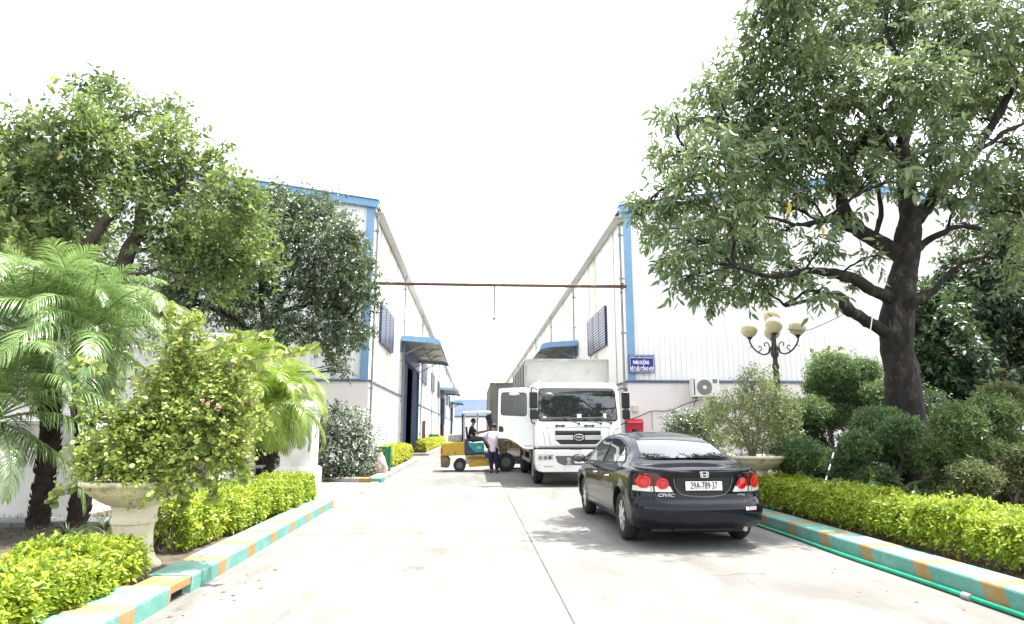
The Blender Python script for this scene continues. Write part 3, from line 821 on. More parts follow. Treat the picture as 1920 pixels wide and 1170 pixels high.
        m = MB(); m.box((s*0.31, a+0.0, 0.0), (s*0.9, a+0.02, DH)); m.box((s*0.31, b-0.02, 0), (s*0.9, b, DH)); m.box((s*3.5, a, 0.01), (s*3.55, b, DH)); m.box((s*0.3, a, DH-0.02), (s*3.5, b, DH))
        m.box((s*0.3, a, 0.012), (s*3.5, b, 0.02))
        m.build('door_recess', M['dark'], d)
        cy0, cy1 = a-1.35, b+0.3
        zc = 6.55
        pr = 2.2
        m = MB()
        prof = [(0.0, zc), (-pr+0.5, zc-0.12), (-pr+0.2, zc-0.2), (-pr+0.05, zc-0.35), (-pr, zc-0.55)]
        prof2 = [(x+0.0, z-0.05) for x, z in prof]
        prof2 = [(0.0, zc-0.05), (-pr+0.5, zc-0.17), (-pr+0.23, zc-0.25), (-pr+0.1, zc-0.37), (-pr+0.05, zc-0.55)]
        poly = [(s*x, z) for x, z in prof] + [(s*x, z) for x, z in prof2[::-1]]
        m.prism(poly, cy0, cy1, 'y')
        cn = m.build('canopy', M['galv'], root)
        m = MB()
        e1 = [(s*x, z+0.03) for x, z in prof]; e2 = [(s*x, z-0.22) for x, z in prof2[:3]] + [(s*(-pr+0.12), zc-0.45), (s*(-pr+0.05), zc-0.58)]
        m.prism(e1+e2[::-1], cy0-0.06, cy0-0.003, 'y'); m.build('canopy_fascia', M['blue'], cn); m = MB(); m.prism(e1+e2[::-1], cy1+0.003, cy1+0.06, 'y')
        m.build('canopy_fascia', M['blue'], cn)
        m = MB()
        for k in range(4):
            yy = cy0+0.5+(cy1-cy0-1)*k/3
            m.box((s*-0.02, yy, zc-0.24), (s*(-pr+0.35), yy+0.08, zc-0.19)); 
            m.tube([(s*-0.02, yy+0.04, zc-1.0), (s*(-pr+0.7), yy+0.04, zc-0.24)], 0.035, 6)
        m.box((s*-0.9, cy0+0.1, zc-0.19), (s*-0.84, cy1-0.1, zc-0.14)); m.build('canopy_frame', M['pipe'], cn)
        m = MB(); m.box((s*-0.03, cy0+0.02, DH+0.02), (s*0.03, cy1-0.02, zc-0.05)); m.build('canopy_backing', M['blue_dk'], cn)
        if i == 0:
            yy = (cy0+cy1)/2
            m = MB(); m.tube([(s*-1.1, yy, zc-0.2), (s*-1.1, yy, zc-0.55)], 0.01, 5); m.lathe([(0.02, 0.12), (0.05, 0.06), (0.10, 0.0)], 12, (s*-1.1, yy, zc-0.65)); m.sphere((s*-1.1, yy, zc-0.67), 0.06, 10, 8)
            m.build('hanging_bulb', M['ac_white'], cn, smooth=True)
    return root
def ridge_x_abs(r): return abs(r)
whL = warehouse(-1, -3.98, 20.0, 'white corrugated warehouse with blue trim along the left of the road, half behind trees')
whR = warehouse(1, 5.92, 9.0, 'white corrugated warehouse with blue trim on the right, carrying the blue sign and air conditioner')

# far blue-roofed building across the end of the road
root = empty('far_building', (0, 150, 0), 0, 'low building with a plain blue roof closing the far end of the road', 'building')
m = MB(); m.box((-25, 0, 0), (30, 20, 5.0)); m.build('wall', M['cladding'], root)
m = MB(); m.prism([(-0.6, 4.9), (10, 9.2), (20.6, 4.9), (20.6, 4.6), (10, 8.8), (-0.6, 4.6)], -26, 31, 'x'); m.build('roof', M['roofblue'], root)


# rusty pipe spanning the road between the warehouses
pa = P(722, 530, 24.2); pb = P(1147, 537, 24.2)
root = empty('overhead_pipe', ((pa.x+pb.x)/2, 24.2, 7.05), 0, 'rusty steel pipe spanning the road high between the two warehouses', 'pipe')
cx_ = root.location.x
m = MB(); xs = np.linspace(-3.98-cx_+0.0, 5.92-cx_, 12)
m.tube([(x, 0, -0.04+0.012*abs(x)*0+0.06*(1-math.cos(x*0.25))*0.3) for x in xs], 0.065, 10); m.build('pipe_body', M['rust'], root, smooth='angle')
m = MB()
for sx in (-4.0-cx_ + 0.15, 5.75-cx_): m.box((sx-0.04, -0.10, -0.13), (sx+0.04, 0.10, 0.10)); m.box((sx-0.02, 0.06, -0.25), (sx+0.02, 0.3, -0.19))
m.build('bracket', M['rust'], root)
hx = P(927, 536, 24.2).x-cx_
m = MB(); m.tube([(hx, 0.0, -0.1), (hx, 0, -1.28)], 0.028, 6); m.build('drop_rod', M['trim_dk'], root)
m = MB(); m.lathe([(0.03, 0.02), (0.075, -0.03), (0.085, -0.09), (0.06, -0.13), (0.02, -0.16)], 12, (hx, 0, -1.27)); m.build('lamp_bulb', M['galv'], root, smooth=True)

# blue sign on the right warehouse
c = (P(1179, 665, 24.42)+P(1228, 699, 24.42))/2
root = empty('wall_sign', (c.x, 24.455, c.z), 0, 'dark blue rectangular sign with white lettering beside the blue corner strip', 'sign')
w_, h_ = 0.99, 0.70
m = MB(); m.box((-w_/2, -0.03, -h_/2), (w_/2, 0.0, h_/2)); m.build('board', M['signblue'], root, bevel=0.006)
m = MB(); 
o1 = rpoly([(-.465, -.32), (.465, -.32), (.465, .32), (-.465, .32)], 0.05, 4); o2 = rpoly([(-.45, -.305), (.45, -.305), (.45, .305), (-.45, .305)], 0.04, 4)
k = len(o1); m.add([(p[0], -0.034, p[1]) for p in o1]+[(p[0], -0.034, p[1]) for p in o2], [(i, (i+1) % k, (i+1) % k+k, i+k) for i in range(k)]); m.build('border_line', M['signwhite'], root)
text('lettering', 'CÔNG TY CP ĐẦU TƯ VÀ KHOÁNG SẢN', 0.066, M['signwhite'], root, (0, -0.036, 0.235), sx=0.70, bold=0.002)
text('lettering', 'PHÂN XƯỞNG', 0.19, M['signwhite'], root, (-0.03, -0.036, 0.04), sx=0.50, bold=0.008)
text('lettering', 'VẬT LIỆU TỔNG HỢP', 0.19, M['signwhite'], root, (0.0, -0.036, -0.20), sx=0.50, bold=0.008)

# air conditioner
a = P(1293, 708, 24.2); b = P(1345, 743, 24.2)
root = empty('air_conditioner', ((a.x+b.x)/2, 24.28, 2.72), 0, 'white outdoor air conditioner unit bracketed to the warehouse wall under the blue flashing', 'air conditioner')
m = MB(); m.box((-0.52, -0.36, 0), (0.52, 0.0, 0.72)); m.build('casing', M['ac_white'], root, bevel=0.02, bseg=3)
m = MB(); fc = (-0.06, -0.362, 0.36)
m.tube([(fc[0], -0.362, fc[2]), (fc[0], -0.372, fc[2])], 0.29, 36)
g = m.build('fan_grille', M['ac_grille'], root)
m = MB()
for r_ in (0.09, 0.14, 0.19, 0.24, 0.285):
    pts = [(fc[0]+r_*math.cos(t), -0.378, fc[2]+r_*math.sin(t)) for t in np.linspace(0, 2*math.pi, 37)]
    m.tube(pts, 0.005, 4, False)
for t in np.linspace(0, 2*math.pi, 17)[:-1]: m.tube([(fc[0]+0.07*math.cos(t), -0.378, fc[2]+0.07*math.sin(t)), (fc[0]+0.285*math.cos(t+.35), -0.378, fc[2]+0.285*math.sin(t+.35))], 0.004, 4, False)
m.build('grille_wires', M['galv'], g)
m = MB(); m.tube([(fc[0], -0.373, fc[2]), (fc[0], -0.386, fc[2])], 0.075, 20); m.build('fan_hub', M['ac_white'], g)
m = MB(); m.box((-0.475, -0.363, 0.06), (-0.43, -0.361, 0.67)); m.build('side_slot', M['ink'], root)
m = MB(); m.box((0.27, -0.3635, 0.53), (0.44, -0.3615, 0.66)); m.build('energy_label', M['ac_label'], root)
m = MB(); m.tube([(0.36, -0.3645, 0.60), (0.36, -0.366, 0.60)], 0.04, 16); m.box((0.27, -0.366, 0.505), (0.44, -0.3635, 0.52)); m.build('label_print', M['galv'], root)
m = MB()
for sx in (-0.36, 0.34): m.box((sx-0.02, -0.36, -0.04), (sx+0.02, 0.16, -0.005)); m.tube([(sx, -0.28, -0.04), (sx, 0.14, -0.34)], 0.015, 6)
m.box((-0.42, -0.33, -0.005), (0.42, -0.28, -0.001)); m.build('bracket', M['black_iron'], root)

# red fire box on the right warehouse
a = P(1175, 790, 24.3); b = P(1207, 815, 24.3)
root = empty('fire_hose_box', ((a.x+b.x)/2, 24.5, 1.0), 0, 'red metal fire hose box with a small sloping lid on the pink lower wall', 'fire hose box')
m = MB(); m.box((-0.30, -0.24, 0), (0.30, -0.003, 0.74)); m.build('cabinet', M['redpaint'], root, bevel=0.008)
m = MB(); m.prism([(-0.32, 0.742), (-0.28, 0.78), (-0.003, 0.90), (-0.003, 0.742)], -0.33, 0.33, 'x'); m.build('lid', M['redpaint'], root)
m = MB(); m.box((-0.13, -0.244, 0.10), (0.15, -0.241, 0.52)); m.build('glass_pane', M['glass'], root)
m = MB(); m.tube([(-0.10, -0.25, 0.15), (0.0, -0.255, 0.26), (0.12, -0.25, 0.14)], 0.025, 6); m.tube([(-0.05, -0.25, 0.24), (-0.04, -0.25, 0.36)], 0.02, 6); m.tube([(0.07, -0.25, 0.22), (0.08, -0.25, 0.38)], 0.02, 6); m.build('hose_nozzle', M['galv'], root)

# cable along the wall, small electric boxes
pts = [P(x, y, 24.42) for x, y in ((1180, 787), (1200, 780), (1222, 771), (1245, 771), (1262, 768), (1284, 758), (1310, 750))]
m = MB(); m.tube(smooth_path(pts, 5), 0.016, 6); m.tube([pts[2], pts[2]+Vector((0, 0, -0.7))], 0.010, 5)
tag(m.build('wall_cable', M['cable']), 'thin black cable running up the pink lower wall from the red fire box', 'cable')
c = P(1192, 766, 24.4)
m = MB(); m.box((c.x-0.12, 24.40, c.z-0.12), (c.x+0.12, 24.497, c.z+0.12)); tag(m.build('notice_plate', M['cream'], bevel=0.01), 'small pale yellow plate on the wall above the red fire box', 'plate')
c = P(668, 774, 24.4)
m = MB(); m.box((c.x-0.13, 24.40, c.z-0.10), (c.x+0.13, 24.497, c.z+0.12)); tag(m.build('notice_plate', M['cream'], bevel=0.01), 'small pale yellow plate on the left warehouse wall above the white-leaved shrub', 'plate')
for px, py, hh, lb in ((794, 815, 1.3, 'tall dark red box standing at the left warehouse just past the first blue door'), (829, 812, 1.3, 'dark red box standing beside the second door of the left warehouse')):
    c = PX(px, py, -3.85)
    m = MB(); m.box((-3.97, c.y, 0.9), (-3.72, c.y+0.6, 2.2)); m.box((-3.73, c.y+0.05, 2.2), (-3.95, c.y+0.55, 2.24)); tag(m.build('fire_box', M['red_dk'], bevel=0.01), lb, 'fire box')

# ------------------------------------------------------------------ black sedan
def lerp_tab(tab, y):
    if y <= tab[0][0]: return tab[0][1]
    for i in range(len(tab)-1):
        a, b = tab[i], tab[i+1]
        if y <= b[0]:
            t = (y-a[0])/(b[0]-a[0])
            # monotone-ish cubic using neighbours
            p = tab[i-1] if i > 0 else a; q = tab[i+2] if i+2 < len(tab) else b
            m0 = (b[1]-p[1])/(b[0]-p[0])*(b[0]-a[0]); m1 = (q[1]-a[1])/(q[0]-a[0])*(b[0]-a[0])
            return (2*t**3-3*t*t+1)*a[1]+(t**3-2*t*t+t)*m0+(-2*t**3+3*t*t)*b[1]+(t**3-t*t)*m1
    return tab[-1][1]
def smooth01(t): t = max(0, min(1, t)); return t*t*(3-2*t)
def build_car():
    root = empty('parked_car', (2.865, 10.42, 0), R(0.6), 'shiny black four-door sedan parked at the right kerb, number plate 29A-789.37', 'car')
    HB = 1.40        # half wheelbase
    WR = 0.318
    TOP = [(-2.34, 0.945), (-2.26, 0.98), (-2.1, 0.995), (-1.85, 1.015), (-1.68, 1.05), (-1.4, 1.19), (-1.05, 1.315), (-0.65, 1.395), (-0.15, 1.435), (0.35, 1.425), (0.75, 1.37), (1.15, 1.23), (1.6, 1.04), (1.85, 0.96), (2.15, 0.86), (2.4, 0.70), (2.46, 0.6)]
    BELT = [(-2.34, 0.90), (-1.9, 0.955), (-1.4, 0.975), (-0.6, 0.945), (0.3, 0.91), (1.2, 0.88), (1.8, 0.84), (2.46, 0.58)]
    ROOFW = [(-2.34, 0.74), (-1.75, 0.72), (-1.3, 0.62), (-0.8, 0.575), (-0.1, 0.565), (0.6, 0.585), (1.1, 0.65), (1.65, 0.75), (2.46, 0.70)]
    def ring(y):
        zt = lerp_tab(TOP, y); zb = lerp_tab(BELT, y); zb = min(zb, zt-0.03)
        rw = lerp_tab(ROOFW, y); low = 0.20 if -2.0 < y < 2.0 else 0.20+0.05*smooth01((abs(y)-2.0)/0.35)
        gh = zt-zb        # greenhouse height
        k = smooth01((gh-0.05)/0.25)
        pts = [(0, low), (0.55, low), (0.775, low+0.01), (0.845, low+0.10), (0.868, 0.45), (0.878, 0.62), (0.868, 0.74), (0.850, zb-0.075), (0.822, zb-0.012), (0.80, zb+0.012)]
        pts += [(0.80*(1-k)+(0.80*0.62+rw*0.38)*k - 0.02, zb+0.38*gh), (rw+0.035, zt-0.075*k-0.012), (rw-0.045, zt-0.033*k-0.004), (rw*0.55, zt-0.006), (0, zt)]
        return pts
    # stations
    ys = []
    Lr, Lf = 0.42, 0.55
    yR, yF = -2.34, 2.46
    for i in range(0, 13): ys.append((yR + Lr*(1-math.cos(i/12*math.pi/2)), math.sin(i/12*math.pi/2)))
    n = 70
    for i in range(1, n): ys.append((yR+Lr + (yF-Lf-yR-Lr)*i/n, 1.0))
    for i in range(12, -1, -1): ys.append((yF - Lf*(1-math.cos(i/12*math.pi/2)), math.sin(i/12*math.pi/2)))
    V = []; NR = None
    sub = 4
    for y, w in ys:
        w = max(w, 0.0)**0.60 if w > 1e-6 else 0.0
        r = ring(y)
        # resample the half ring smoothly
        out = []
        for i in range(len(r)-1):
            p0 = r[max(i-1, 0)]; p1 = r[i]; p2 = r[i+1]; p3 = r[min(i+2, len(r)-1)]
            if i == 0: p0 = (-p2[0], p2[1])
            if i == len(r)-2: p3 = (-p1[0], p1[1])
            for k in range(sub):
                t = k/sub
                # centripetal-like softened catmull
                c = 0.42
                f = lambda a, b, cc, d: b + (cc-a)*c*t + (3*(cc-b) - 2*c*(cc-a) - c*(d-b))*t*t + (2*(b-cc)+c*(cc-a)+c*(d-b))*t**3
                out.append((f(p0[0], p1[0], p2[0], p3[0]), f(p0[1], p1[1], p2[1], p3[1])))
        out.append(r[-1])
        row = []
        for (x, z) in out:
            x = max(x, 0)
            yy = y
            if y < -1.5:
                wgt = smooth01((-1.5-y)/0.6)
                # rear profile: tucked lower edge, bumper shelf, concave tail, lip
                prof = [(0.18, 0.20), (0.26, 0.10), (0.30, 0.03), (0.36, 0.0), (0.48, -0.015), (0.545, 0.0), (0.585, 0.045), (0.64, 0.085), (0.78, 0.075), (0.88, 0.045), (0.95, 0.02), (1.0, 0.03), (1.1, 0.05)]
                yy += lerp_tab(prof, z)*wgt
            if y > 1.5:
                wgt = smooth01((y-1.5)/0.6)
                yy -= lerp_tab([(0.15, 0.12), (0.3, 0.0), (0.5, 0.0), (0.7, 0.10), (0.9, 0.2)], z)*wgt
            # wheel-arch lips
            xx = x*w
            if x > 0.7:
                for cy in (-HB, HB):
                    d = math.hypot(yy-cy, z-WR)
                    xx += 0.016*math.exp(-((d-0.39)/0.05)**2)
            # gentle waist crease
            row.append((xx, yy, z))
        full = [(-a, b, c) for (a, b, c) in row[::-1][:-1]] + row[0:]   # left top ... bottom ... right top
        V.append(full)
    nr = len(V[0]); verts = [p for r in V for p in r]; faces = []
    # ring order: left top -> left side -> bottom -> right side -> right top; close across the top (first and last share x=0)
    for i in range(len(V)-1):
        for k in range(nr-1):
            faces.append((i*nr+k, i*nr+k+1, (i+1)*nr+k+1, (i+1)*nr+k))
        faces.append((i*nr+nr-1, i*nr, (i+1)*nr, (i+1)*nr+nr-1))
        me = bpy.data.meshes.new('body'); me.from_pydata(verts, [], faces)
    bm = bmesh.new(); bm.from_mesh(me); bmesh.ops.remove_doubles(bm, verts=bm.verts[:], dist=1e-4)
    bmesh.ops.recalc_face_normals(bm, faces=bm.faces[:]); bm.to_mesh(me); bm.free()
    body = bpy.data.objects.new('body', me); COL.objects.link(body)
    # wheel arches cut out
    cm = MB()
    for cy in (-HB, HB):
        for s in (-1, 1): cm.tube([(s*0.60, cy, WR+0.015), (s*1.1, cy, WR+0.015)], 0.372, 48)
    cut = cm.build('cut', None)
    bmc = bmesh.new(); bmc.from_mesh(cut.data); bmesh.ops.recalc_face_normals(bmc, faces=bmc.faces[:]); bmc.to_mesh(cut.data); bmc.free()
    mod = body.modifiers.new('b', 'BOOLEAN'); mod.operation = 'DIFFERENCE'; mod.object = cut; mod.solver = 'EXACT'
    dg = bpy.context.evaluated_depsgraph_get(); dg.update()
    me2 = bpy.data.meshes.new_from_object(body.evaluated_get(dg))
    bpy.data.objects.remove(body); bpy.data.objects.remove(cut); 
    me2.materials.clear(); me2.materials.append(M['carpaint']); me2.materials.append(M['black_pl'])
    mi = []
    for p in me2.polygons:
        c = p.center; k = 0
        for cy in (-HB, HB):
            d = math.hypot(c.y-cy, c.z-WR-0.015)
            if d < 0.3735 and 0.59 < abs(c.x) and (abs(p.normal.x) < 0.3 or abs(abs(c.x)-0.60) < 0.005): k = 1
        if c.z < 0.215 and p.normal.z < -0.5: k = 1
        mi.append(k)
    me2.polygons.foreach_set('material_index', mi)
    body = link_mesh('body', me2, None, root, smooth='angle', angle=38)
    bv = bvh_of(body)
    gl = M['glass']
    # rear window, windscreen
    decal('rear_window', bv, rpoly([(-0.60, -1.62), (0.60, -1.62), (0.49, -0.88), (-0.49, -0.88)], 0.09), 'z-', gl, root, 0.004, 0.05, fit=True)
    decal('windscreen', bv, rpoly([(-0.66, 1.58), (0.66, 1.58), (0.50, 0.78), (-0.50, 0.78)], 0.08), 'z-', gl, root, 0.004, 0.05, fit=True)
    # sunroof-less roof seam lines
    seam('roof_moulding', bv, [[(s*0.53, -0.85), (s*0.525, -0.2), (s*0.53, 0.6)] for s in (-1, 1)], 0.012, 'z-', M['black_pl'], root)
    for s, ax in ((-1, 'x+'), (1, 'x-')):
        # side glass: front door, rear door, quarter
        g1 = rpoly([(1.22, 0.945), (0.04, 0.975), (0.06, 1.335), (0.42, 1.335), (0.86, 1.18)], [0.02, 0.02, 0.03, 0.25, 0.25])
        g2 = rpoly([(-0.02, 0.977), (-0.86, 1.01), (-0.86, 1.235), (-0.55, 1.322), (-0.01, 1.34)], [0.02, 0.02, 0.03, 0.2, 0.03])
        g3 = rpoly([(-0.89, 1.012), (-1.27, 1.035), (-0.89, 1.22)], [0.02, 0.05, 0.02])
        for g in (g1, g2, g3): decal('side_window', bv, g, ax, gl, root, 0.005, 0.06, fit=True)
        # frame line round the daylight opening
        out = [(1.27, 0.93), (-1.36, 1.018), (-1.10, 1.14), (-0.85, 1.262), (-0.5, 1.345), (0.0, 1.368), (0.45, 1.35), (0.75, 1.26), (1.27, 0.93)]
        seam('window_trim', bv, [out], 0.012, ax, M['black_pl'], root, 0.004, 0.05)
        # door gaps
        dl = [[(0.02, 0.97), (0.0, 0.8), (0.0, 0.35), (0.03, 0.27)], [(1.12, 0.92), (1.14, 0.7), (1.10, 0.3)],
              [(-0.86, 0.98), (-0.90, 0.80), (-1.02, 0.68), (-1.0, 0.62), (-0.93, 0.50), (-0.93, 0.28)], [(1.10, 0.27), (-0.93, 0.27)], [(1.02, 0.37), (0.04, 0.365)], [(-0.02, 0.365), (-0.92, 0.36)]]
        seam('door_gap', bv, dl, 0.007, ax, M['seam'], root, 0.002, 0.06)
        for hy in (-0.70, 0.16):
            h = MB(); h.tube(smooth_path([(s*0.868, hy+0.10, 0.80), (s*0.905, hy+0.06, 0.803), (s*0.908, hy-0.04, 0.806), (s*0.868, hy-0.09, 0.808)], 4), 0.014, 8)
            h.build('door_handle', M['chrome'], root, smooth=True)
        # mirror
        mm = MB(); mm.sphere((s*1.0, 1.06, 0.985), 0.1, 16, 10, (1.15, 0.62, 0.72)); mm.box((s*0.84, 1.04, 0.925), (s*0.93, 1.10, 0.955))
        mo = mm.build('wing_mirror', M['carpaint'], root, smooth=True)
        mm = MB(); mm.tube([(s*1.005, 1.0, 0.985), (s*1.005, 0.993, 0.985)], 0.001, 4)
        mm = MB(); mm.sphere((s*1.005, 1.022, 0.985), 0.085, 14, 8, (1.1, 0.34, 0.68)); mm.build('mirror_glass', M['grey_pl'], mo, smooth=True)
        # side repeater
        mm = MB(); mm.sphere((s*0.876, 1.42, 0.70), 0.018, 10, 6, (0.4, 1.4, 0.9)); mm.build('side_indicator', M['clear_lens'], root, smooth=True)
        # tail lamps: cluster on the wing and on the boot lid, dark red field, round red lamps, clear lower strip
        fl = rpoly([(s*0.375, 0.695), (s*0.60, 0.695), (s*0.615, 0.925), (s*0.56, 0.915), (s*0.45, 0.83)], 0.015)
        fw = rpoly([(s*0.61, 0.695), (s*0.835, 0.70), (s*0.825, 0.82), (s*0.76, 0.915), (s*0.625, 0.928)], 0.02)
        def cast_y(name, poly, mat, off, par, st=0.03): return decal(name, bv, poly, 'y+', mat, par, off, st)
        tl = cast_y('tail_lamp', fw, M['red_dk'], 0.006, root)
        tl2 = cast_y('tail_lamp', fl, M['red_dk'], 0.006, root)
        cast_y('clear_lens', rpoly([(s*0.382, 0.697), (s*0.595, 0.697), (s*0.60, 0.765), (s*0.415, 0.765)], 0.006), M['clear_lens'], 0.009, tl2)
        cast_y('clear_lens', rpoly([(s*0.615, 0.697), (s*0.833, 0.702), (s*0.828, 0.765), (s*0.62, 0.765)], 0.006), M['clear_lens'], 0.009, tl)
        def disc(cx, cz, r_): return [(cx+r_*math.cos(t), cz+r_*math.sin(t)) for t in np.linspace(0, 2*math.pi, 25)[:-1]]
        cast_y('red_lamp', disc(s*0.718, 0.815, 0.080), M['red_lens'], 0.014, tl, 0.03)
        cast_y('red_lamp', disc(s*0.508, 0.800, 0.072), M['red_lens'], 0.014, tl2, 0.03)
        for cx_, cz_, r_, pp in ((s*0.718, 0.815, 0.050, tl), (s*0.508, 0.800, 0.045, tl2)):
            seam('lamp_ring', bv, [disc(cx_, cz_, r_)+[disc(cx_, cz_, r_)[0]]], 0.006, 'y+', M['red_dk'], pp, 0.016, 0.05)
        seam('bumper_gap', bv, [[(s*0.82, 0.69), (s*0.60, 0.685), (s*0.585, 0.62), (s*0.53, 0.575), (s*0.42, 0.56), (0, 0.557)]], 0.009, 'y+', M['seam'], root, 0.002, 0.05)
    # boot lid gap lines
    seam('boot_gap', bv, [[(s*0.605, 0.69), (s*0.612, 0.88), (s*0.63, 0.96)] for s in (-1, 1)], 0.007, 'y+', M['seam'], root, 0.009, 0.05)
    seam('boot_gap', bv, [[(s*0.65, -2.22), (s*0.665, -1.9), (s*0.62, -1.66)] for s in (-1, 1)], 0.007, 'z-', M['seam'], root, 0.002, 0.05)
    # number plate recess with chrome moulding
    decal('plate_recess', bv, rpoly([(-0.35, 0.875), (0.35, 0.875), (0.335, 0.73), (0.22, 0.66), (-0.22, 0.66), (-0.335, 0.73)], 0.04), 'y+', M['black_pl'], root, 0.003, 0.05)
    ml = [(p.x, p.y) for p in smooth_path([(-0.375, 0.86, 0), (-0.35, 0.75, 0), (-0.27, 0.668, 0), (-0.1, 0.638, 0), (0.1, 0.638, 0), (0.27, 0.668, 0), (0.35, 0.75, 0), (0.375, 0.86, 0)], 4)]
    seam('plate_moulding', bv, [ml], 0.014, 'y+', M['grey_pl'], root, 0.007, 0.05)
    def rear_y(x, z):
        h = bv.ray_cast(Vector((x, -6, z)), Vector((0, 1, 0))); return h[0].y if h[0] else -2.3
    yp = min(rear_y(0, 0.73), rear_y(0, 0.82), rear_y(0.2, 0.73), rear_y(0.2, 0.82))-0.012
    m = MB(); m.box((-0.235, yp-0.006, 0.718), (0.235, yp, 0.828)); pl = m.build('number_plate', M['plate'], root, bevel=0.004)
    text('plate_number', '29A-789·37', 0.118, M['ink'], pl, (0, yp-0.0085, 0.773), sx=0.62, bold=0.001)
    yb = min(rear_y(0, 0.88), rear_y(0, 0.93), rear_y(0, 0.91))-0.010
    dz = -0.068
    m = MB(); o1 = rpoly([(-0.052, 0.942+dz), (0.052, 0.942+dz), (0.060, 1.018+dz), (-0.060, 1.018+dz)], 0.02, 4); o2 = rpoly([(-0.043, 0.951+dz), (0.043, 0.951+dz), (0.050, 1.009+dz), (-0.050, 1.009+dz)], 0.014, 4)
    k = len(o1); vs = [(p[0], yb-0.008, p[1]) for p in o1]+[(p[0], yb-0.008, p[1]) for p in o2]+[(p[0], yb+0.004, p[1]) for p in o1]+[(p[0], yb+0.004, p[1]) for p in o2]
    fs = [(i, (i+1) % k, (i+1) % k+k, i+k) for i in range(k)] + [(i, i+2*k, (i+1) % k+2*k, (i+1) % k) for i in range(k)] + [(i+k, (i+1) % k+k, (i+1) % k+3*k, i+3*k) for i in range(k)]
    m.add(vs, fs)
    for s in (-1, 1): m.prism([(s*0.018, 0.951+dz), (s*0.036, 0.951+dz), (s*0.044, 1.009+dz), (s*0.025, 1.009+dz)], yb-0.008, yb+0.002, 'y')
    m.prism([(-0.022, 0.972+dz), (0.022, 0.972+dz), (0.023, 0.986+dz), (-0.023, 0.986+dz)], yb-0.0075, yb+0.002, 'y')
    m.build('badge', M['alloy'], root)
    def surf_text(body, size, x, z, **kw):
        o = text('lettering', body, size, M['signwhite'], root, (x, 0, z), ext=0.0005, **kw)
        for v in o.data.vertices:
            h = bv.ray_cast(Vector((v.co.x, -6, v.co.z)), Vector((0, 1, 0)))
            if h[0]: v.co.y = h[0].y-0.005
    surf_text('CIVIC', 0.055, -0.475, 0.655, sx=1.45, shear=0.3, bold=0.0015)
    surf_text('i-VTEC', 0.034, 0.50, 0.660, sx=1.1, shear=0.2)
    decal('bumper_sticker', bv, [(0.555, 0.478), (0.675, 0.478), (0.675, 0.518), (0.555, 0.518)], 'y+', M['sticker'], root, 0.003, 0.03)
    decal('bumper_sticker', bv, [(0.515, 0.478), (0.552, 0.478), (0.552, 0.518), (0.515, 0.518)], 'y+', M['plate'], root, 0.003, 0.03)
    # lower skirt and exhaust
    m = MB(); m.tube([(0.55, -2.18, 0.235), (0.55, -1.9, 0.235)], 0.03, 14); m.build('exhaust', M['galv'], root, smooth='angle')
    m = MB(); m.box((-0.6, -2.0, 0.17), (0.6, 2.0, 0.24)); m.box((-0.35, -2.12, 0.20), (0.35, -1.9, 0.34)); m.build('underbody', M['black_pl'], root, bevel=0.02)
    # rear shelf brake lamp and headlights
    for s in (-1, 1):
        decal('headlight', bv, rpoly([(s*0.42, 0.62), (s*0.72, 0.64), (s*0.70, 0.74), (s*0.45, 0.70)], 0.02), 'y-', M['clear_lens'], root, 0.004, 0.05)
    # wheels
    def wheel(x, cy, s):
        m = MB()
        w = 0.2; r = WR
        prof = [(0.20, -w/2+0.02), (r-0.07, -w/2), (r-0.03, -w/2+0.012), (r-0.004, -w/2+0.045), (r, 0), (r-0.004, w/2-0.045), (r-0.03, w/2-0.012), (r-0.07, w/2), (0.20, w/2-0.02)]
        T = Matrix.Translation((x, cy, r)) @ Matrix.Rotation(math.pi/2, 4, 'Y')
        m.lathe(prof, 40, T=T, cap=False); wo = m.build('wheel', M['rubber'], root, smooth='angle')
        m = MB()
        rp = [(0.225, -0.03), (0.245, -0.02), (0.248, 0.075*1.0), (0.238, 0.086), (0.222, 0.070), (0.205, 0.04), (0.2, 0.0)]
        T2 = T if s > 0 else Matrix.Translation((x, cy, r)) @ Matrix.Rotation(-math.pi/2, 4, 'Y')
        vs = []; n = 40
        for (rr, zz) in rp:
            for k in range(n): a = 2*math.pi*k/n; vs.append((rr*math.cos(a), rr*math.sin(a), zz))
        fs = [(i*n+k, i*n+(k+1) % n, (i+1)*n+(k+1) % n, (i+1)*n+k) for i in range(len(rp)-1) for k in range(n)]
        m.add(vs, fs, T2)
        for k in range(7):
            a = 2*math.pi*k/7
            Rm = T2 @ Matrix.Rotation(a, 4, 'Z')
            m.prism([(0.03, -0.032), (0.20, -0.020), (0.235, -0.036), (0.235, 0.036), (0.20, 0.020), (0.03, 0.032)], 0.045, 0.078, 'z', Rm)
        m.lathe([(0.065, 0.03), (0.062, 0.082), (0.03, 0.088)], 24, T=T2)
        m.build('rim', M['alloy'], wo, smooth='angle')
        m = MB(); m.lathe([(0.21, -0.03), (0.21, 0.0)], 30, T=T2); m.build('brake_disc', M['fk_dirty'], wo)
    for cy in (-HB, HB):
        for s in (-1, 1): wheel(s*0.765, cy, s)
    return root
build_car()

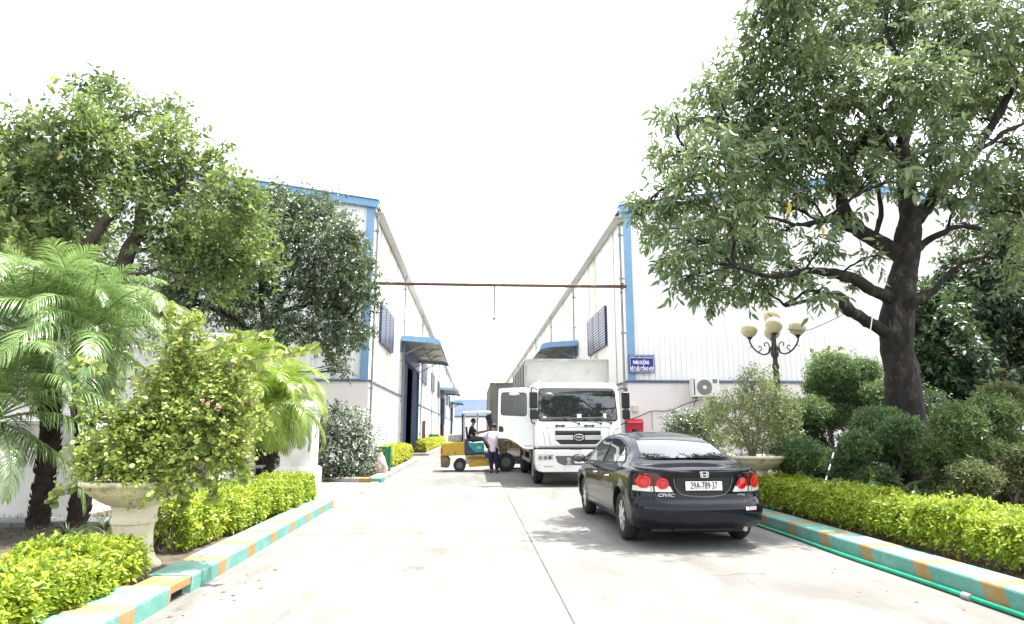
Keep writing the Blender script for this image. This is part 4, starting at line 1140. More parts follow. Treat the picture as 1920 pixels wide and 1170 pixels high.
# ------------------------------------------------------------------ trucks
def truck_wheel(root, x, cy, r=0.5, w=0.28, s=-1, dual=False):
    T = Matrix.Translation((x, cy, r)) @ Matrix.Rotation(s*math.pi/2, 4, 'Y')
    m = MB()
    m.lathe([(0.28, -w/2+0.02), (r-0.08, -w/2), (r-0.01, -w/2+0.04), (r, -w/4), (r, w/4), (r-0.01, w/2-0.04), (r-0.08, w/2), (0.28, w/2-0.02)], 40, T=T)
    wo = m.build('wheel', M['rubber'], root, smooth='angle')
    m = MB(); m.lathe([(0.02, 0.04), (0.12, 0.05), (0.16, -0.02), (0.24, -0.02), (0.275, 0.10), (0.29, 0.13), (0.285, -0.05)], 30, T=T)
    for k in range(8): m.tube([(0.2*math.cos(k*.785), 0.2*math.sin(k*.785), -0.02), (0.2*math.cos(k*.785), 0.2*math.sin(k*.785), 0.02)], 0.015, 6, T=T)
    m.build('rim', M['galv'], wo, smooth='angle')
def build_truck():
    YF = 17.35
    root = empty('box_truck', (2.82, YF, 0), 0, 'white cab box truck facing the camera with its passenger door swung open', 'truck')
    W = 1.18
    # cab: side profile extruded, rounded corners
    prof = [(0.03, 0.98), (0.0, 1.10), (0.02, 1.45), (0.10, 1.72), (0.24, 2.50), (0.31, 2.66), (0.44, 2.745), (0.75, 2.79), (1.85, 2.79), (1.95, 2.7), (1.95, 0.98)]
    m = MB(); m.prism(prof, -W, W, 'x')
    cabo = m.build('cab', M['truckwhite'], root)
    b = cabo.modifiers.new('bevel', 'BEVEL'); b.width = 0.10; b.segments = 5; b.limit_method = 'ANGLE'; b.angle_limit = R(50)
    cabo.data.polygons.foreach_set('use_smooth', [True]*len(cabo.data.polygons)); sharp_by_angle(cabo.data, 30)
    dg = bpy.context.evaluated_depsgraph_get(); dg.update()
    me = bpy.data.meshes.new_from_object(cabo.evaluated_get(dg)); bpy.data.objects.remove(cabo)
    cabo = link_mesh('cab', me, None, root, smooth='angle', angle=25)
    bv = bvh_of(cabo)
    def dy(name, poly, mat, off=0.004, par=None, step=0.08): return decal(name, bv, poly, 'y+', mat, par or root, off, step)
    dy('windscreen_seal', rpoly([(-1.10, 1.70), (1.10, 1.70), (1.055, 2.615), (-1.055, 2.615)], 0.13), M['black_pl'], 0.004)
    ws = dy('windscreen', rpoly([(-1.07, 1.735), (1.07, 1.735), (1.025, 2.585), (-1.025, 2.585)], 0.11), M['glass'], 0.010)
    # white papers and dashboard line seen behind the glass are laid at the foot of the screen
    dy('dashboard_edge', rpoly([(-1.02, 1.755), (1.02, 1.755), (1.02, 1.80), (0.3, 1.815), (-0.4, 1.80), (-1.02, 1.83)], 0.02), M['grey_pl'], 0.0125, ws)
    for (x0, z0, x1, z1) in ((-0.02, 1.80, 0.10, 1.90), (0.70, 1.79, 0.78, 1.92), (-0.95, 1.79, -0.86, 1.83)): dy('paper', [(x0, z0), (x1, z0), (x1, z1), (x0, z1)], M['plate'], 0.0135, ws)
    # panel gaps
    seam('panel_gap', bv, [[(-0.84, 1.52), (-0.83, 1.55), (0.83, 1.55), (0.84, 1.52)], [(-0.84, 1.55), (-0.76, 1.02)], [(0.84, 1.55), (0.76, 1.02)],
                           [(-1.15, 1.50), (-1.02, 1.50), (-0.95, 1.40), (-0.90, 1.02)], [(1.15, 1.50), (1.02, 1.50), (0.95, 1.40), (0.90, 1.02)]], 0.010, 'y+', M['seam'], root, 0.002, 0.08)
    # grille
    def gy(x, z):
        h = bv.ray_cast(Vector((x, -3, z)), Vector((0, 1, 0))); return h[0].y if h[0] else 0.0
    g = dy('grille', rpoly([(-0.64, 1.455), (0.60, 1.455), (0.60, 1.22), (0.47, 1.10), (-0.50, 1.10), (-0.64, 1.22)], 0.02), M['black_pl'], 0.006)
    for (z0, z1) in ((1.385, 1.435), (1.125, 1.165)):
        m = MB(); m.box((-0.60 if z0 > 1.2 else -0.48, gy(0, z0)-0.03, z0), (0.56 if z0 > 1.2 else 0.45, gy(0, z0)+0.02, z1)); m.build('grille_slat', M['black_iron'], g, bevel=0.008)
    m = MB(); m.box((-0.645, gy(0, 1.27)-0.045, 1.215), (0.615, gy(0, 1.27)+0.02, 1.335)); m.build('chrome_bar', M['alloy'], g, bevel=0.012)
    yy = gy(0, 1.27)-0.05
    m = MB(); m.tube([(0, yy+0.04, 1.275), (0, yy, 1.275)], 0.165, 36); m.build('emblem_plate', M['black_pl'], g, bevel=0.006)
    m = MB(); T = Matrix.Translation((0, yy-0.004, 1.285)) @ Matrix.Diagonal((1, 1, 0.62, 1))
    ringp = [(0.128*math.cos(t), 0, 0.128*math.sin(t)) for t in np.linspace(0, 2*math.pi, 41)]
    m.tube(ringp, 0.014, 6, False, T); m.build('emblem', M['chrome'], g, smooth=True)
    text('lettering', 'VEAM', 0.085, M['chrome'], g, (0, yy-0.008, 1.284), sx=0.85, bold=0.002, shear=0.15)
    m = MB(); m.box((-1.1, -0.03, 0.955), (1.1, 0.25, 1.0)); m.build('bumper_recess', M['black_pl'], root)
    for x0, x1 in ((-0.62, -0.38), (0.16, 0.42)):
        m = MB(); m.box((x0, gy(x0, 1.60)-0.035, 1.575), (x1, gy(x0, 1.60)+0.01, 1.605)); m.box((x0, gy(x0, 1.6)-0.04, 1.565), (x0+0.06, gy(x0, 1.6), 1.615)); m.box((x1-0.06, gy(x0, 1.6)-0.04, 1.565), (x1, gy(x0, 1.6), 1.615))
        m.build('grab_handle', M['black_pl'], root, bevel=0.006)
    m = MB()
    for x0, x1 in ((-0.76, -0.66), (-0.63, -0.54)): m.box((x0, gy(x0, 1.5)-0.004, 1.500), (x1, gy(x0, 1.5)+0.01, 1.508))
    m.build('script_badge', M['grey_pl'], root)
    # wipers
    for (a_, b_) in (((0.02, 1.64), (-0.42, 1.80)), ((0.62, 1.65), (0.10, 1.79)), ((0.90, 1.66), (0.50, 1.80))):
        m = MB(); A = Vector((a_[0], gy(a_[0], a_[1])-0.03, a_[1])); B = Vector((b_[0], gy(b_[0], b_[1])-0.03, b_[1]))
        m.tube([A, B], [0.014, 0.008], 6); m.tube([B+Vector((-0.28, 0, 0.0)), B+Vector((0.22, 0.0, 0.015))], 0.008, 5); m.tube([A-Vector((0, 0.01, 0)), A+Vector((0, 0.05, 0))], 0.028, 8)
        m.build('wiper', M['black_pl'], root)
    # bumper
    m = MB()
    m.prism(rpoly([(-1.19, 0.955), (1.19, 0.955), (1.19, 0.60), (1.14, 0.42), (1.0, 0.38), (-1.0, 0.38), (-1.14, 0.42), (-1.19, 0.60)], 0.04, 4), -0.10, 0.42, 'y')
    bp = m.build('bumper', M['truckwhite'], root, bevel=0.03, bseg=3)
    m = MB(); m.prism(rpoly([(-0.66, 0.80), (0.66, 0.80), (0.60, 0.63), (0.45, 0.56), (-0.45, 0.56), (-0.60, 0.63)], 0.03), -0.106, -0.101, 'y'); m.build('air_intake', M['grey_pl'], bp)
    m = MB(); m.tube([(-0.30, -0.13, 0.70), (-0.30, -0.10, 0.70)], 0.06, 16); m.box((-0.34, -0.15, 0.60), (-0.26, -0.11, 0.72)); m.box((-0.37, -0.14, 0.57), (-0.23, -0.11, 0.61)); m.build('tow_hook', M['galv'], bp, bevel=0.01)
    m = MB(); m.box((-0.14, -0.118, 0.61), (0.33, -0.108, 0.79)); np_ = m.build('number_plate', M['plate'], bp)
    text('plate_number', '5', 0.10, M['ink'], np_, (-0.06, -0.1205, 0.70), sx=0.8)
    seam_b = MB(); seam_b.box((-0.40, -0.1015, 0.39), (-0.395, -0.1, 0.60)); seam_b.box((0.395, -0.1015, 0.39), (0.40, -0.1, 0.60)); seam_b.build('panel_gap', M['seam'], bp)
    for s in (-1, 1):
        m = MB(); m.prism(rpoly([(s*1.13, 0.86), (s*0.70, 0.83), (s*0.70, 0.70), (s*1.12, 0.67)], 0.03), -0.107, -0.101, 'y'); hl = m.build('headlight', M['clear_lens'], bp, bevel=0.002)
        m = MB()
        for cx in (0.80, 0.92, 1.05): m.tube([(s*cx, -0.110, 0.755), (s*cx, -0.1075, 0.755)], 0.045, 18)
        m.build('reflector', M['chrome'], hl)
        m = MB()
        for cx in (0.80, 0.92, 1.05):
            m.tube([(s*cx+0.047*math.cos(t), -0.1105, 0.755+0.047*math.sin(t)) for t in np.linspace(0, 2*math.pi, 19)], 0.003, 4, False)
        m.box((s*0.71, -0.1095, 0.80), (s*0.82, -0.1075, 0.815)); m.build('lamp_rim', M['grey_pl'], hl)
        m = MB(); m.prism([(s*0.98, 0.555), (s*0.70, 0.545), (s*0.70, 0.51), (s*0.94, 0.505)], -0.1055, -0.101, 'y'); m.build('fog_lamp', M['clear_lens'], bp)
        m = MB(); m.box((s*1.13, -0.1045, 0.55), (s*1.08, -0.101, 0.58)); m.build('reflector_marker', M['cream'], bp)
    # mirrors and mirror arms
    for s in (-1, 1):
        x = s*1.30 if s > 0 else -1.22
        yb = 0.10
        m = MB()
        arm = smooth_path([(s*1.10, 0.25, 2.56), (x-0.02*s, yb-0.02, 2.60), (x+0.05*s, yb-0.05, 2.52), (x+0.05*s, yb-0.03, 1.75), (x-0.02*s, yb, 1.66), (s*1.12, 0.22, 1.60)], 5)
        m.tube(arm, 0.016, 7); ar = m.build('mirror_arm', M['black_pl'], root, smooth=True)
        m = MB(); m.box((x-0.10, yb-0.10, 2.05), (x+0.12, yb+0.02, 2.50)); m.build('mirror_head', M['black_pl'], ar, bevel=0.035, bseg=3)
        m = MB(); m.box((x-0.09, yb-0.10, 1.76), (x+0.12, yb+0.02, 2.02)); m.build('mirror_head', M['black_pl'], ar, bevel=0.035, bseg=3)
    # round kerb mirror over the windscreen
    m = MB(); m.tube(smooth_path([(-1.06, 0.30, 2.60), (-0.98, 0.02, 2.55), (-0.86, -0.12, 2.44)], 4), 0.012, 6); ka = m.build('kerb_mirror_arm', M['black_pl'], root)
    m = MB(); m.sphere((-0.82, -0.14, 2.38), 0.14, 18, 10, (1.0, 0.55, 0.65)); m.build('kerb_mirror', M['grey_pl'], ka, smooth=True)
    # opened door
    T = Matrix.Translation((-1.17, 0.34, 0)) @ Matrix.Rotation(R(-3), 4, 'Z')
    # outline in (u to the left, z)
    frame = rpoly([(0.02, 0.96), (0.02, 2.60), (0.50, 2.63), (0.98, 2.60), (1.0, 1.26), (0.72, 1.25), (0.50, 1.14), (0.30, 0.97)], [0.02, 0.08, 0.1, 0.07, 0.06, 0.15, 0.2, 0.15], 5)
    hole = rpoly([(0.20, 1.84), (0.20, 2.49), (0.90, 2.50), (0.92, 1.87)], 0.09, 5)
    bm = bmesh.new()
    def loop(pts): 
        vs = [bm.verts.new((-p[0], 0, p[1])) for p in pts]
        return [bm.edges.new((vs[i], vs[(i+1) % len(vs)])) for i in range(len(vs))]
    es = loop(frame)+loop(hole)
    bmesh.ops.triangle_fill(bm, edges=es, use_beauty=True)
    r = bmesh.ops.extrude_face_region(bm, geom=bm.faces[:])
    for v in [g_ for g_ in r['geom'] if isinstance(g_, bmesh.types.BMVert)]: v.co.y += 0.07
    bmesh.ops.recalc_face_normals(bm, faces=bm.faces[:])
    bm.transform(T)
    me = bpy.data.meshes.new('door'); bm.to_mesh(me); bm.free()
    door = link_mesh('door', me, M['truckwhite'], root, bevel=0.012)
    m = MB(); m.prism([(-p[0], p[1]) for p in hole], 0.03, 0.036, 'y', T); m.build('window_glass', M['glass_tr'], door)
    o2 = [(p[0], p[1]) for p in hole]; cxh = 0.555; czh = 2.17
    o3 = [(cxh+(p[0]-cxh)*0.955, czh+(p[1]-czh)*0.955) for p in o2]; k = len(o2)
    m = MB(); m.add([T @ Vector((-p[0], -0.004, p[1])) for p in o2]+[T @ Vector((-p[0], -0.004, p[1])) for p in o3], [(i, (i+1) % k, (i+1) % k+k, i+k) for i in range(k)]); m.build('window_seal', M['black_pl'], door)
    m = MB(); m.prism(rpoly([(-0.965, 1.58), (-0.86, 1.57), (-0.84, 1.52), (-0.84, 1.42), (-0.965, 1.43)], 0.03), -0.012, 0.0, 'y', T); m.build('door_handle', M['black_pl'], door, bevel=0.004)
    m = MB(); m.box((-0.26, -0.004, 1.045), (-0.04, 0.0, 1.06), T); m.build('script_badge', M['grey_pl'], door)
    m = MB(); m.sphere((-0.55, -0.10, 2.44), 0.12, 14, 8, (1.25, 0.6, 0.42), T=T); m.tube([T@Vector((-0.55, -0.08, 2.46)), T@Vector((-0.5, 0.0, 2.60)), T@Vector((-0.2, 0.0, 2.62))], 0.012, 6); m.build('door_mirror', M['clear_lens'], door, smooth=True)
    # interior dark where the door was, steps, mudguard
    m = MB(); m.box((-1.186, 0.42, 1.05), (-1.183, 1.42, 2.55)); m.build('door_opening', M['dark'], root)
    for s in (-1, 1): m = MB(); m.prism([(0.25, 0.95), (0.25, 0.42), (0.55, 0.42), (0.60, 0.90), (0.78, 1.0)], s*1.18, s*0.75, 'x'); m.build('step', M['grey_pl'], root, bevel=0.01)
    # wheels, chassis
    for s in (-1, 1):
        truck_wheel(root, s*1.0, 1.22, 0.49, 0.27, s)
        truck_wheel(root, s*0.98, 6.0, 0.49, 0.3, s)
        truck_wheel(root, s*0.66, 6.0, 0.49, 0.27, s)
    m = MB()
    for s in (-1, 1): m.box((s*0.45, 0.45, 0.62), (s*0.36, 8.3, 0.86))
    m.box((-0.9, 1.1, 0.42), (0.9, 1.32, 0.56)); m.box((-0.9, 5.9, 0.42), (0.9, 6.1, 0.6)); m.box((-0.8, 0.42, 0.36), (0.8, 2.2, 0.60))
    for y in (1.9, 3, 4, 5, 7, 8.2): m.box((-0.36, y, 0.66), (0.36, y+0.1, 0.82))
    m.build('chassis', M['fk_dirty'], root)
    # side guard rails, toolbox, tank
    for s in (-1, 1):
        m = MB(); m.box((s*1.14, 2.4, 0.52), (s*1.11, 5.3, 0.62)); m.box((s*1.14, 2.4, 0.82), (s*1.11, 5.3, 0.92)); m.box((s*1.11, 2.6, 0.5), (s*1.06, 2.68, 1.1)); m.box((s*1.11, 4.9, 0.5), (s*1.06, 4.98, 1.1)); m.build('side_guard', M['galv'], root)
        m = MB(); m.box((s*0.55, 2.5, 0.48), (s*1.02, 3.4, 0.98)); m.build('fuel_tank' if s > 0 else 'battery_box', M['fk_dirty'], root, bevel=0.03)
    # box
    m = MB(); m.box((-1.26, 2.05, 1.02), (1.28, 8.5, 3.60)); bx = m.build('cargo_box', M['boxgrey'], root)
    m = MB()
    for (a, b) in (((-1.275, 2.03, 3.54), (1.295, 2.10, 3.615)), ((-1.275, 2.03, 1.0), (-1.215, 2.10, 3.54)), ((1.235, 2.03, 1.0), (1.295, 2.10, 3.54)), ((-1.275, 2.10, 3.54), (-1.2, 8.52, 3.615)), ((1.22, 2.10, 3.54), (1.295, 8.52, 3.615)), ((-1.275, 2.1, 1.0), (-1.2, 8.52, 1.08)), ((1.22, 2.1, 1.0), (1.295, 8.52, 1.08))): m.box(a, b)
    m.build('box_edging', M['galv'], bx, bevel=0.006)
    m = MB()
    k = 2.45
    while k < 8.3:
        for x0, x1 in ((-1.266, -1.261), (1.281, 1.286)):
            m = MB(); m.box((x0, k+0.32, 1.7), (x1, k+0.80, 3.50)); m.build('side_opening', M['dark'], bx)
        k += 0.98
    # roof fairing lamp
    m = MB(); m.sphere((-0.98, 0.85, 2.80), 0.06, 10, 6, (1, 1, 0.8)); m.build('marker_lamp', M['clear_lens'], root, smooth=True)
build_truck()

def build_truck2():
    root = empty('parked_truck', (1.98, 29.6, 0), 0, 'truck with a tall dark grey box body parked behind the forklift and white cab', 'truck')
    m = MB(); m.box((-1.25, 0.0, 1.0), (1.25, 7.5, 3.62)); bx = m.build('cargo_box', M['boxdark'], root)
    m = MB()
    for (a, b) in (((-1.26, -0.02, 0.98), (-1.19, 0.05, 3.64)), ((1.19, -0.02, 0.98), (1.26, 0.05, 3.64)), ((-1.19, -0.02, 3.56), (1.19, 0.05, 3.64)), ((-1.19, -0.02, 0.98), (1.19, 0.05, 1.06)), ((-0.45, -0.015, 1.06), (-0.39, 0.0, 3.56))): m.box(a, b)
    m.build('box_edging', M['fk_dirty'], bx, bevel=0.006)
    m = MB()
    for x in (-0.9, -0.7, 0.2, 0.4): m.tube([(x, -0.035, 1.05), (x, -0.035, 3.55)], 0.016, 6)
    for x in (-0.9, 0.3): m.box((x-0.03, -0.05, 1.9), (x+0.28, -0.02, 1.95))
    m.build('door_bar', M['fk_dirty'], bx)
    for s in (-1, 1):
        truck_wheel(root, s*1.0, 1.6, 0.48, 0.3, s); truck_wheel(root, s*1.0, 6.6, 0.48, 0.3, s)
    m = MB(); m.box((-0.45, 0.1, 0.6), (0.45, 8.6, 0.98)); m.box((-1.1, -0.1, 0.55), (1.1, 0.0, 0.68)); m.build('chassis', M['fk_dirty'], root)
    m = MB(); m.box((-1.18, 7.7, 0.6), (1.18, 9.4, 2.7)); m.build('cab', M['truckwhite'], root, bevel=0.12, bseg=3)
    m = MB(); m.box((-1.2, -0.05, 0.72), (-1.0, -0.0, 0.84)); m.box((1.0, -0.05, 0.72), (1.2, 0.0, 0.84)); m.build('tail_light', M['red_dk'], root)
build_truck2()

# ------------------------------------------------------------------ forklift (faces right)
K = 0.00228
def FX(cx): return (cx-54)*K
def FZ(cy): return (1107-cy)*K
fpos = P(826, 870, 24.35)
def build_forklift():
    root = empty('forklift', (fpos.x, 23.85, 0), 0, 'worn yellow forklift with a teal side panel and white overhead guard standing across the road', 'forklift')
    D = 1.12
    def pr_(pts, y0, y1, name, mat, par=None, bev=0.012, rr=0.0):
        poly = [(FX(a), FZ(b)) for a, b in pts]
        if rr: poly = rpoly(poly, rr, 4)
        m = MB(); m.prism(poly, y0, y1, 'y'); return m.build(name, mat, par or root, bevel=bev)
    cw = pr_([(60, 700), (90, 655), (440, 640), (445, 850), (150, 862), (60, 855)], 0.02, D-0.02, 'counterweight', M['fk_yellow'], None, 0.04, 0.05)
    pr_([(58, 862), (165, 868), (205, 930), (190, 1048), (70, 1040)], 0.06, D-0.06, 'lower_counterweight', M['fk_dirty'], None, 0.03)
    pr_([(62, 745), (80, 740), (100, 780), (98, 820), (62, 830)], 0.012, 0.022, 'rear_lamp_recess', M['redpaint'], cw, 0)
    pr_([(440, 600), (500, 600), (510, 690), (620, 812), (755, 805), (755, 835), (440, 840)], 0.05, D-0.05, 'side_panel', M['fk_navy'])
    tp = pr_([(495, 655), (600, 665), (740, 655), (757, 690), (757, 800), (620, 812), (505, 700)], 0.0, D, 'teal_panel', M['fk_teal'], None, 0.02, 0.02)
    m = MB(); m.box((FX(640), -0.006, FZ(752)), (FX(710), 0.0, FZ(715))); m.build('panel_badge', M['galv'], tp, bevel=0.003)
    pr_([(440, 852), (760, 838), (905, 850), (905, 1015), (520, 1038), (490, 925)], 0.08, D-0.08, 'frame', M['fk_yellow'], None, 0.015)
    pr_([(500, 880), (560, 862), (770, 878), (780, 915), (500, 915)], 0.06, 0.085, 'step_opening', M['fk_dirty'], None, 0.004)
    pr_([(755, 795), (940, 795), (940, 920), (775, 915)], 0.05, D-0.05, 'footwell', M['fk_navy'])
    m = MB(); m.box((FX(755), 0.0, FZ(812)), (FX(900), 0.05, FZ(800))); m.box((FX(780), 0.0, FZ(918)), (FX(895), 0.05, FZ(903))); m.build('step_edge', M['galv'], root)
    pr_([(170, 640), (170, 545), (190, 530), (375, 530), (390, 545), (390, 640)], 0.18, D-0.18, 'engine_cover', M['fk_grey'], None, 0.05)
    # seat
    pr_([(470, 640), (640, 640), (640, 600), (500, 598), (478, 400), (445, 400)], 0.30, D-0.30, 'seat', M['black_pl'], None, 0.03)
    # overhead guard
    g = pr_([(395, 200), (410, 160), (850, 150), (870, 185), (850, 200)], 0.04, D-0.04, 'overhead_guard', M['truckwhite'], None, 0.02)
    m = MB()
    for y in (0.08, D-0.08):
        m.tube([(FX(400), y, FZ(195)), (FX(405), y, FZ(650))], 0.030, 8)
        m.tube([(FX(850), y, FZ(190)), (FX(905), y, FZ(430)), (FX(880), y, FZ(800))], 0.030, 8)
    m.build('guard_post', M['fk_navy'], g)
    m = MB()
    m.tube([(FX(640), D-0.06, FZ(195)), (FX(645), D-0.06, FZ(560))], 0.035, 8); m.tube([(FX(430), D-0.1, FZ(195)), (FX(432), D-0.1, FZ(640))], 0.022, 8)
    m.build('rear_frame', M['truckwhite'], g)
    m = MB(); 
    for cx in np.linspace(440, 840, 8): m.box((FX(cx)-0.015, 0.08, FZ(147)), (FX(cx)+0.015, D-0.08, FZ(154)))
    m.build('guard_bar', M['black_iron'], g)
    # mast, carriage and forks
    m = MB()
    for y in (0.20, D-0.20):
        m.box((FX(1010), y-0.04, 0.10), (FX(1045), y+0.04, FZ(170))); m.box((FX(1050), y-0.035, 0.12), (FX(1080), y+0.035, FZ(190)))
    for z in (0.35, 1.0, FZ(180)): m.box((FX(1012), 0.24, z-0.05), (FX(1040), D-0.24, z))
    m.tube([(FX(1030), D/2, 0.3), (FX(1030), D/2, FZ(200))], 0.04, 10)
    ms = m.build('mast', M['fk_dirty'], root)
    m = MB(); m.box((FX(1085), 0.12, 0.25), (FX(1105), D-0.12, 0.32)); m.box((FX(1085), 0.12, 0.75), (FX(1105), D-0.12, 0.82))
    for y in (0.3, D-0.3): m.box((FX(1105), y-0.06, 0.10), (FX(1120), y+0.06, 0.85)); m.box((FX(1105), y-0.06, 0.06), (FX(1105)+0.95, y+0.06, 0.10))
    m.build('fork_carriage', M['black_iron'], ms, bevel=0.005)
    # tilted hoses and dashboard column
    m = MB(); m.prism([(FX(770), FZ(240)), (FX(850), FZ(200)), (FX(905), FZ(330)), (FX(930), FZ(460)), (FX(860), FZ(470)), (FX(800), FZ(330))], 0.35, D-0.30, 'y'); m.build('dash_column', M['black_pl'], root, bevel=0.03)
    m = MB(); m.tube([(FX(900), 0.55, FZ(700)), (FX(815), 0.55, FZ(470))], 0.025, 8)
    cc = Vector((FX(812), 0.55, FZ(462))); ax = Vector((-0.35, 0, 0.93)).normalized(); a_ = ax.orthogonal().normalized(); b_ = ax.cross(a_)
    m.tube([cc+(a_*math.cos(t)+b_*math.sin(t))*0.17 for t in np.linspace(0, 2*math.pi, 25)], 0.014, 6, False); m.tube([cc-a_*0.16, cc+a_*0.16], 0.012, 5)
    m.build('steering_wheel', M['black_pl'], root)
    def whl(cx, cy, r, y, w):
        c = Vector((FX(cx), y, r))
        T = Matrix.Translation(c) @ Matrix.Rotation(math.pi/2, 4, 'X')
        m = MB(); m.lathe([(r*0.5, -w/2+0.02), (r*0.9, -w/2), (r, -w/2+0.04), (r, w/2-0.04), (r*0.9, w/2), (r*0.5, w/2-0.02)], 32, T=T); wo = m.build('wheel', M['rubber'], root, smooth='angle')
        m = MB(); m.lathe([(0.02, 0.06), (r*0.2, 0.06), (r*0.25, 0.02), (r*0.42, 0.02), (r*0.52, w/2-0.01)], 24, T=T); m.build('rim', M['grey_pl'], wo, smooth='angle')
    for y in (0.10, D-0.10): whl(365, 1000, 0.225, y, 0.19)
    for y in (0.12, D-0.12): whl(1105, 950, 0.335, y, 0.24)
    return root
fork = build_forklift()

# ------------------------------------------------------------------ people
def skin_mesh(name, V, E, mat, parent, sub=2, root=0):
    """V: list of (x,y,z,r)"""
    me = bpy.data.meshes.new(name); me.from_pydata([v[:3] for v in V], E, [])
    o = bpy.data.objects.new(name, me); COL.objects.link(o)
    s = o.modifiers.new('skin', 'SKIN'); s.use_smooth_shade = True
    for i, sv in enumerate(me.skin_vertices[0].data):
        r = V[i][3]; sv.radius = (r, r) if not isinstance(r, tuple) else r
        sv.use_root = (i == root)
    ss = o.modifiers.new('sub', 'SUBSURF'); ss.levels = sub; ss.render_levels = sub
    dg = bpy.context.evaluated_depsgraph_get(); dg.update()
    m2 = bpy.data.meshes.new_from_object(o.evaluated_get(dg))
    bpy.data.objects.remove(o)
    m2.materials.clear()
    return link_mesh(name, m2, mat, parent, smooth=True)
def person(root, J, skinm, shirtm, trsm, face_dir, hair='cap', long_sleeve=False):
    """J: joints; face_dir: unit vector"""
    f = Vector(face_dir).normalized()
    V = []; E = []; idx = {}
    def add(n, p, r, to=None):
        idx[n] = len(V); V.append((*p, r))
        if to is not None: E.append((idx[to], idx[n]))
    j = {k: Vector(v) for k, v in J.items()}
    add('pelvis', j['pelvis'], 0.125)
    add('waist', j['pelvis'].lerp(j['chest'], 0.5), 0.115, 'pelvis')
    add('chest', j['chest'], 0.135, 'waist')
    add('neckb', j['chest'].lerp(j['neck'], 0.75), 0.075, 'chest')
    add('neck', j['neck'], 0.052, 'neckb')
    h = j['head']; upv = (h-j['neck']).normalized()
    add('jaw', h-upv*0.055+f*0.02, 0.068, 'neck')
    add('mid', h+upv*0.02, 0.088, 'jaw')
    add('crown', h+upv*0.075-f*0.01, 0.070, 'mid')
    add('nose', h+f*0.108-upv*0.008, 0.012, 'mid')
    sd = f.cross(upv).normalized()
    add('ear', h+sd*0.092, 0.014, 'mid'); add('ear2', h-sd*0.092, 0.014, 'mid')
    for s in ('L', 'R'):
        add('sh'+s, j['sh'+s], 0.058, 'chest')
        add('ua'+s, j['sh'+s].lerp(j['el'+s], 0.5), 0.048, 'sh'+s)
        add('el'+s, j['el'+s], 0.038, 'ua'+s)
        add('fa'+s, j['el'+s].lerp(j['wr'+s], 0.4), 0.038, 'el'+s)
        add('wr'+s, j['wr'+s], 0.024, 'fa'+s)
        hd = (j['wr'+s]-j['el'+s]).normalized(); si = hd.cross(Vector((0, 0, 1)));
        if si.length < 0.2: si = Vector((0, 1, 0))
        si.normalize(); dn = hd.cross(si).normalized()
        if dn.z > 0: dn = -dn
        pc = j['wr'+s]+hd*0.045
        add('palm'+s, pc, (0.036, 0.018), 'wr'+s)
        for q, (o, L) in enumerate(((-0.028, 0.065), (-0.010, 0.078), (0.010, 0.072), (0.027, 0.058))):
            a = pc+hd*0.038+si*o
            add(f'f{q}{s}', a, 0.0095, 'palm'+s)
            add(f'g{q}{s}', a+hd*L*0.5+dn*0.012, 0.0085, f'f{q}{s}')
            add(f'h{q}{s}', a+hd*L*0.8+dn*0.034, 0.0075, f'g{q}{s}')
        t = pc-si*0.036
        add('t'+s, t, 0.011, 'palm'+s); add('u'+s, t-si*0.012+hd*0.035+dn*0.02, 0.009, 't'+s)
        add('hip'+s, j['hip'+s], 0.095, 'pelvis')
        add('th'+s, j['hip'+s].lerp(j['kn'+s], 0.5), 0.078, 'hip'+s)
        add('kn'+s, j['kn'+s], 0.056, 'th'+s)
        add('ca'+s, j['kn'+s].lerp(j['an'+s], 0.35), 0.056, 'kn'+s)
        add('an'+s, j['an'+s], 0.038, 'ca'+s)
        add('toe'+s, j['toe'+s], 0.034, 'an'+s)
    body = skin_mesh('person_body', V, E, skinm, root, 2)
    # shirt
    V2 = []; E2 = []
    def c(n, p, r, to=None):
        idx[n] = len(V2); V2.append((*p, r))
        if to is not None: E2.append((idx[to], idx[n]))
    c('q', j['pelvis']-(j['chest']-j['pelvis']).normalized()*0.10, 0.150); c('p', j['pelvis'], 0.155, 'q'); c('w', j['pelvis'].lerp(j['chest'], 0.5), 0.150, 'p'); c('c', j['chest'], 0.162, 'w'); c('n', j['chest'].lerp(j['neck'], 0.62), 0.095, 'c')
    for s in ('L', 'R'):
        c('s'+s, j['sh'+s], 0.080, 'c'); c('u'+s, j['sh'+s].lerp(j['el'+s], 0.45), 0.070, 's'+s); c('e'+s, j['sh'+s].lerp(j['el'+s], 0.85), 0.066, 'u'+s)
        if long_sleeve: c('x'+s, j['el'+s], 0.058, 'e'+s); c('y'+s, j['el'+s].lerp(j['wr'+s], 0.85), 0.045, 'x'+s)
    skin_mesh('shirt', V2, E2, shirtm, root, 2)
    V2.clear(); E2.clear()
    c('p', j['pelvis'], 0.146); c('pw', j['pelvis'].lerp(j['chest'], 0.35), 0.135, 'p')
    for s in ('L', 'R'):
        c('h'+s, j['hip'+s], 0.118, 'p'); c('t'+s, j['hip'+s].lerp(j['kn'+s], 0.5), 0.100, 'h'+s); c('k'+s, j['kn'+s], 0.082, 't'+s); c('c'+s, j['kn'+s].lerp(j['an'+s], 0.5), 0.076, 'k'+s); c('a'+s, j['kn'+s].lerp(j['an'+s], 0.95), 0.068, 'c'+s)
    skin_mesh('trousers', V2, E2, trsm, root, 2)
    for s in ('L', 'R'):
        V2.clear(); E2.clear()
        d = (j['toe'+s]-j['an'+s]); d.z = 0; d.normalize()
        b = j['an'+s]
        c('a', b-d*0.05+Vector((0, 0, -0.035)), 0.042); c('b', b+d*0.05+Vector((0, 0, -0.04)), 0.043, 'a'); c('d', b+d*0.16+Vector((0, 0, -0.052)), 0.036, 'b')
        skin_mesh('shoe', V2, E2, M['shoe'], root, 2)
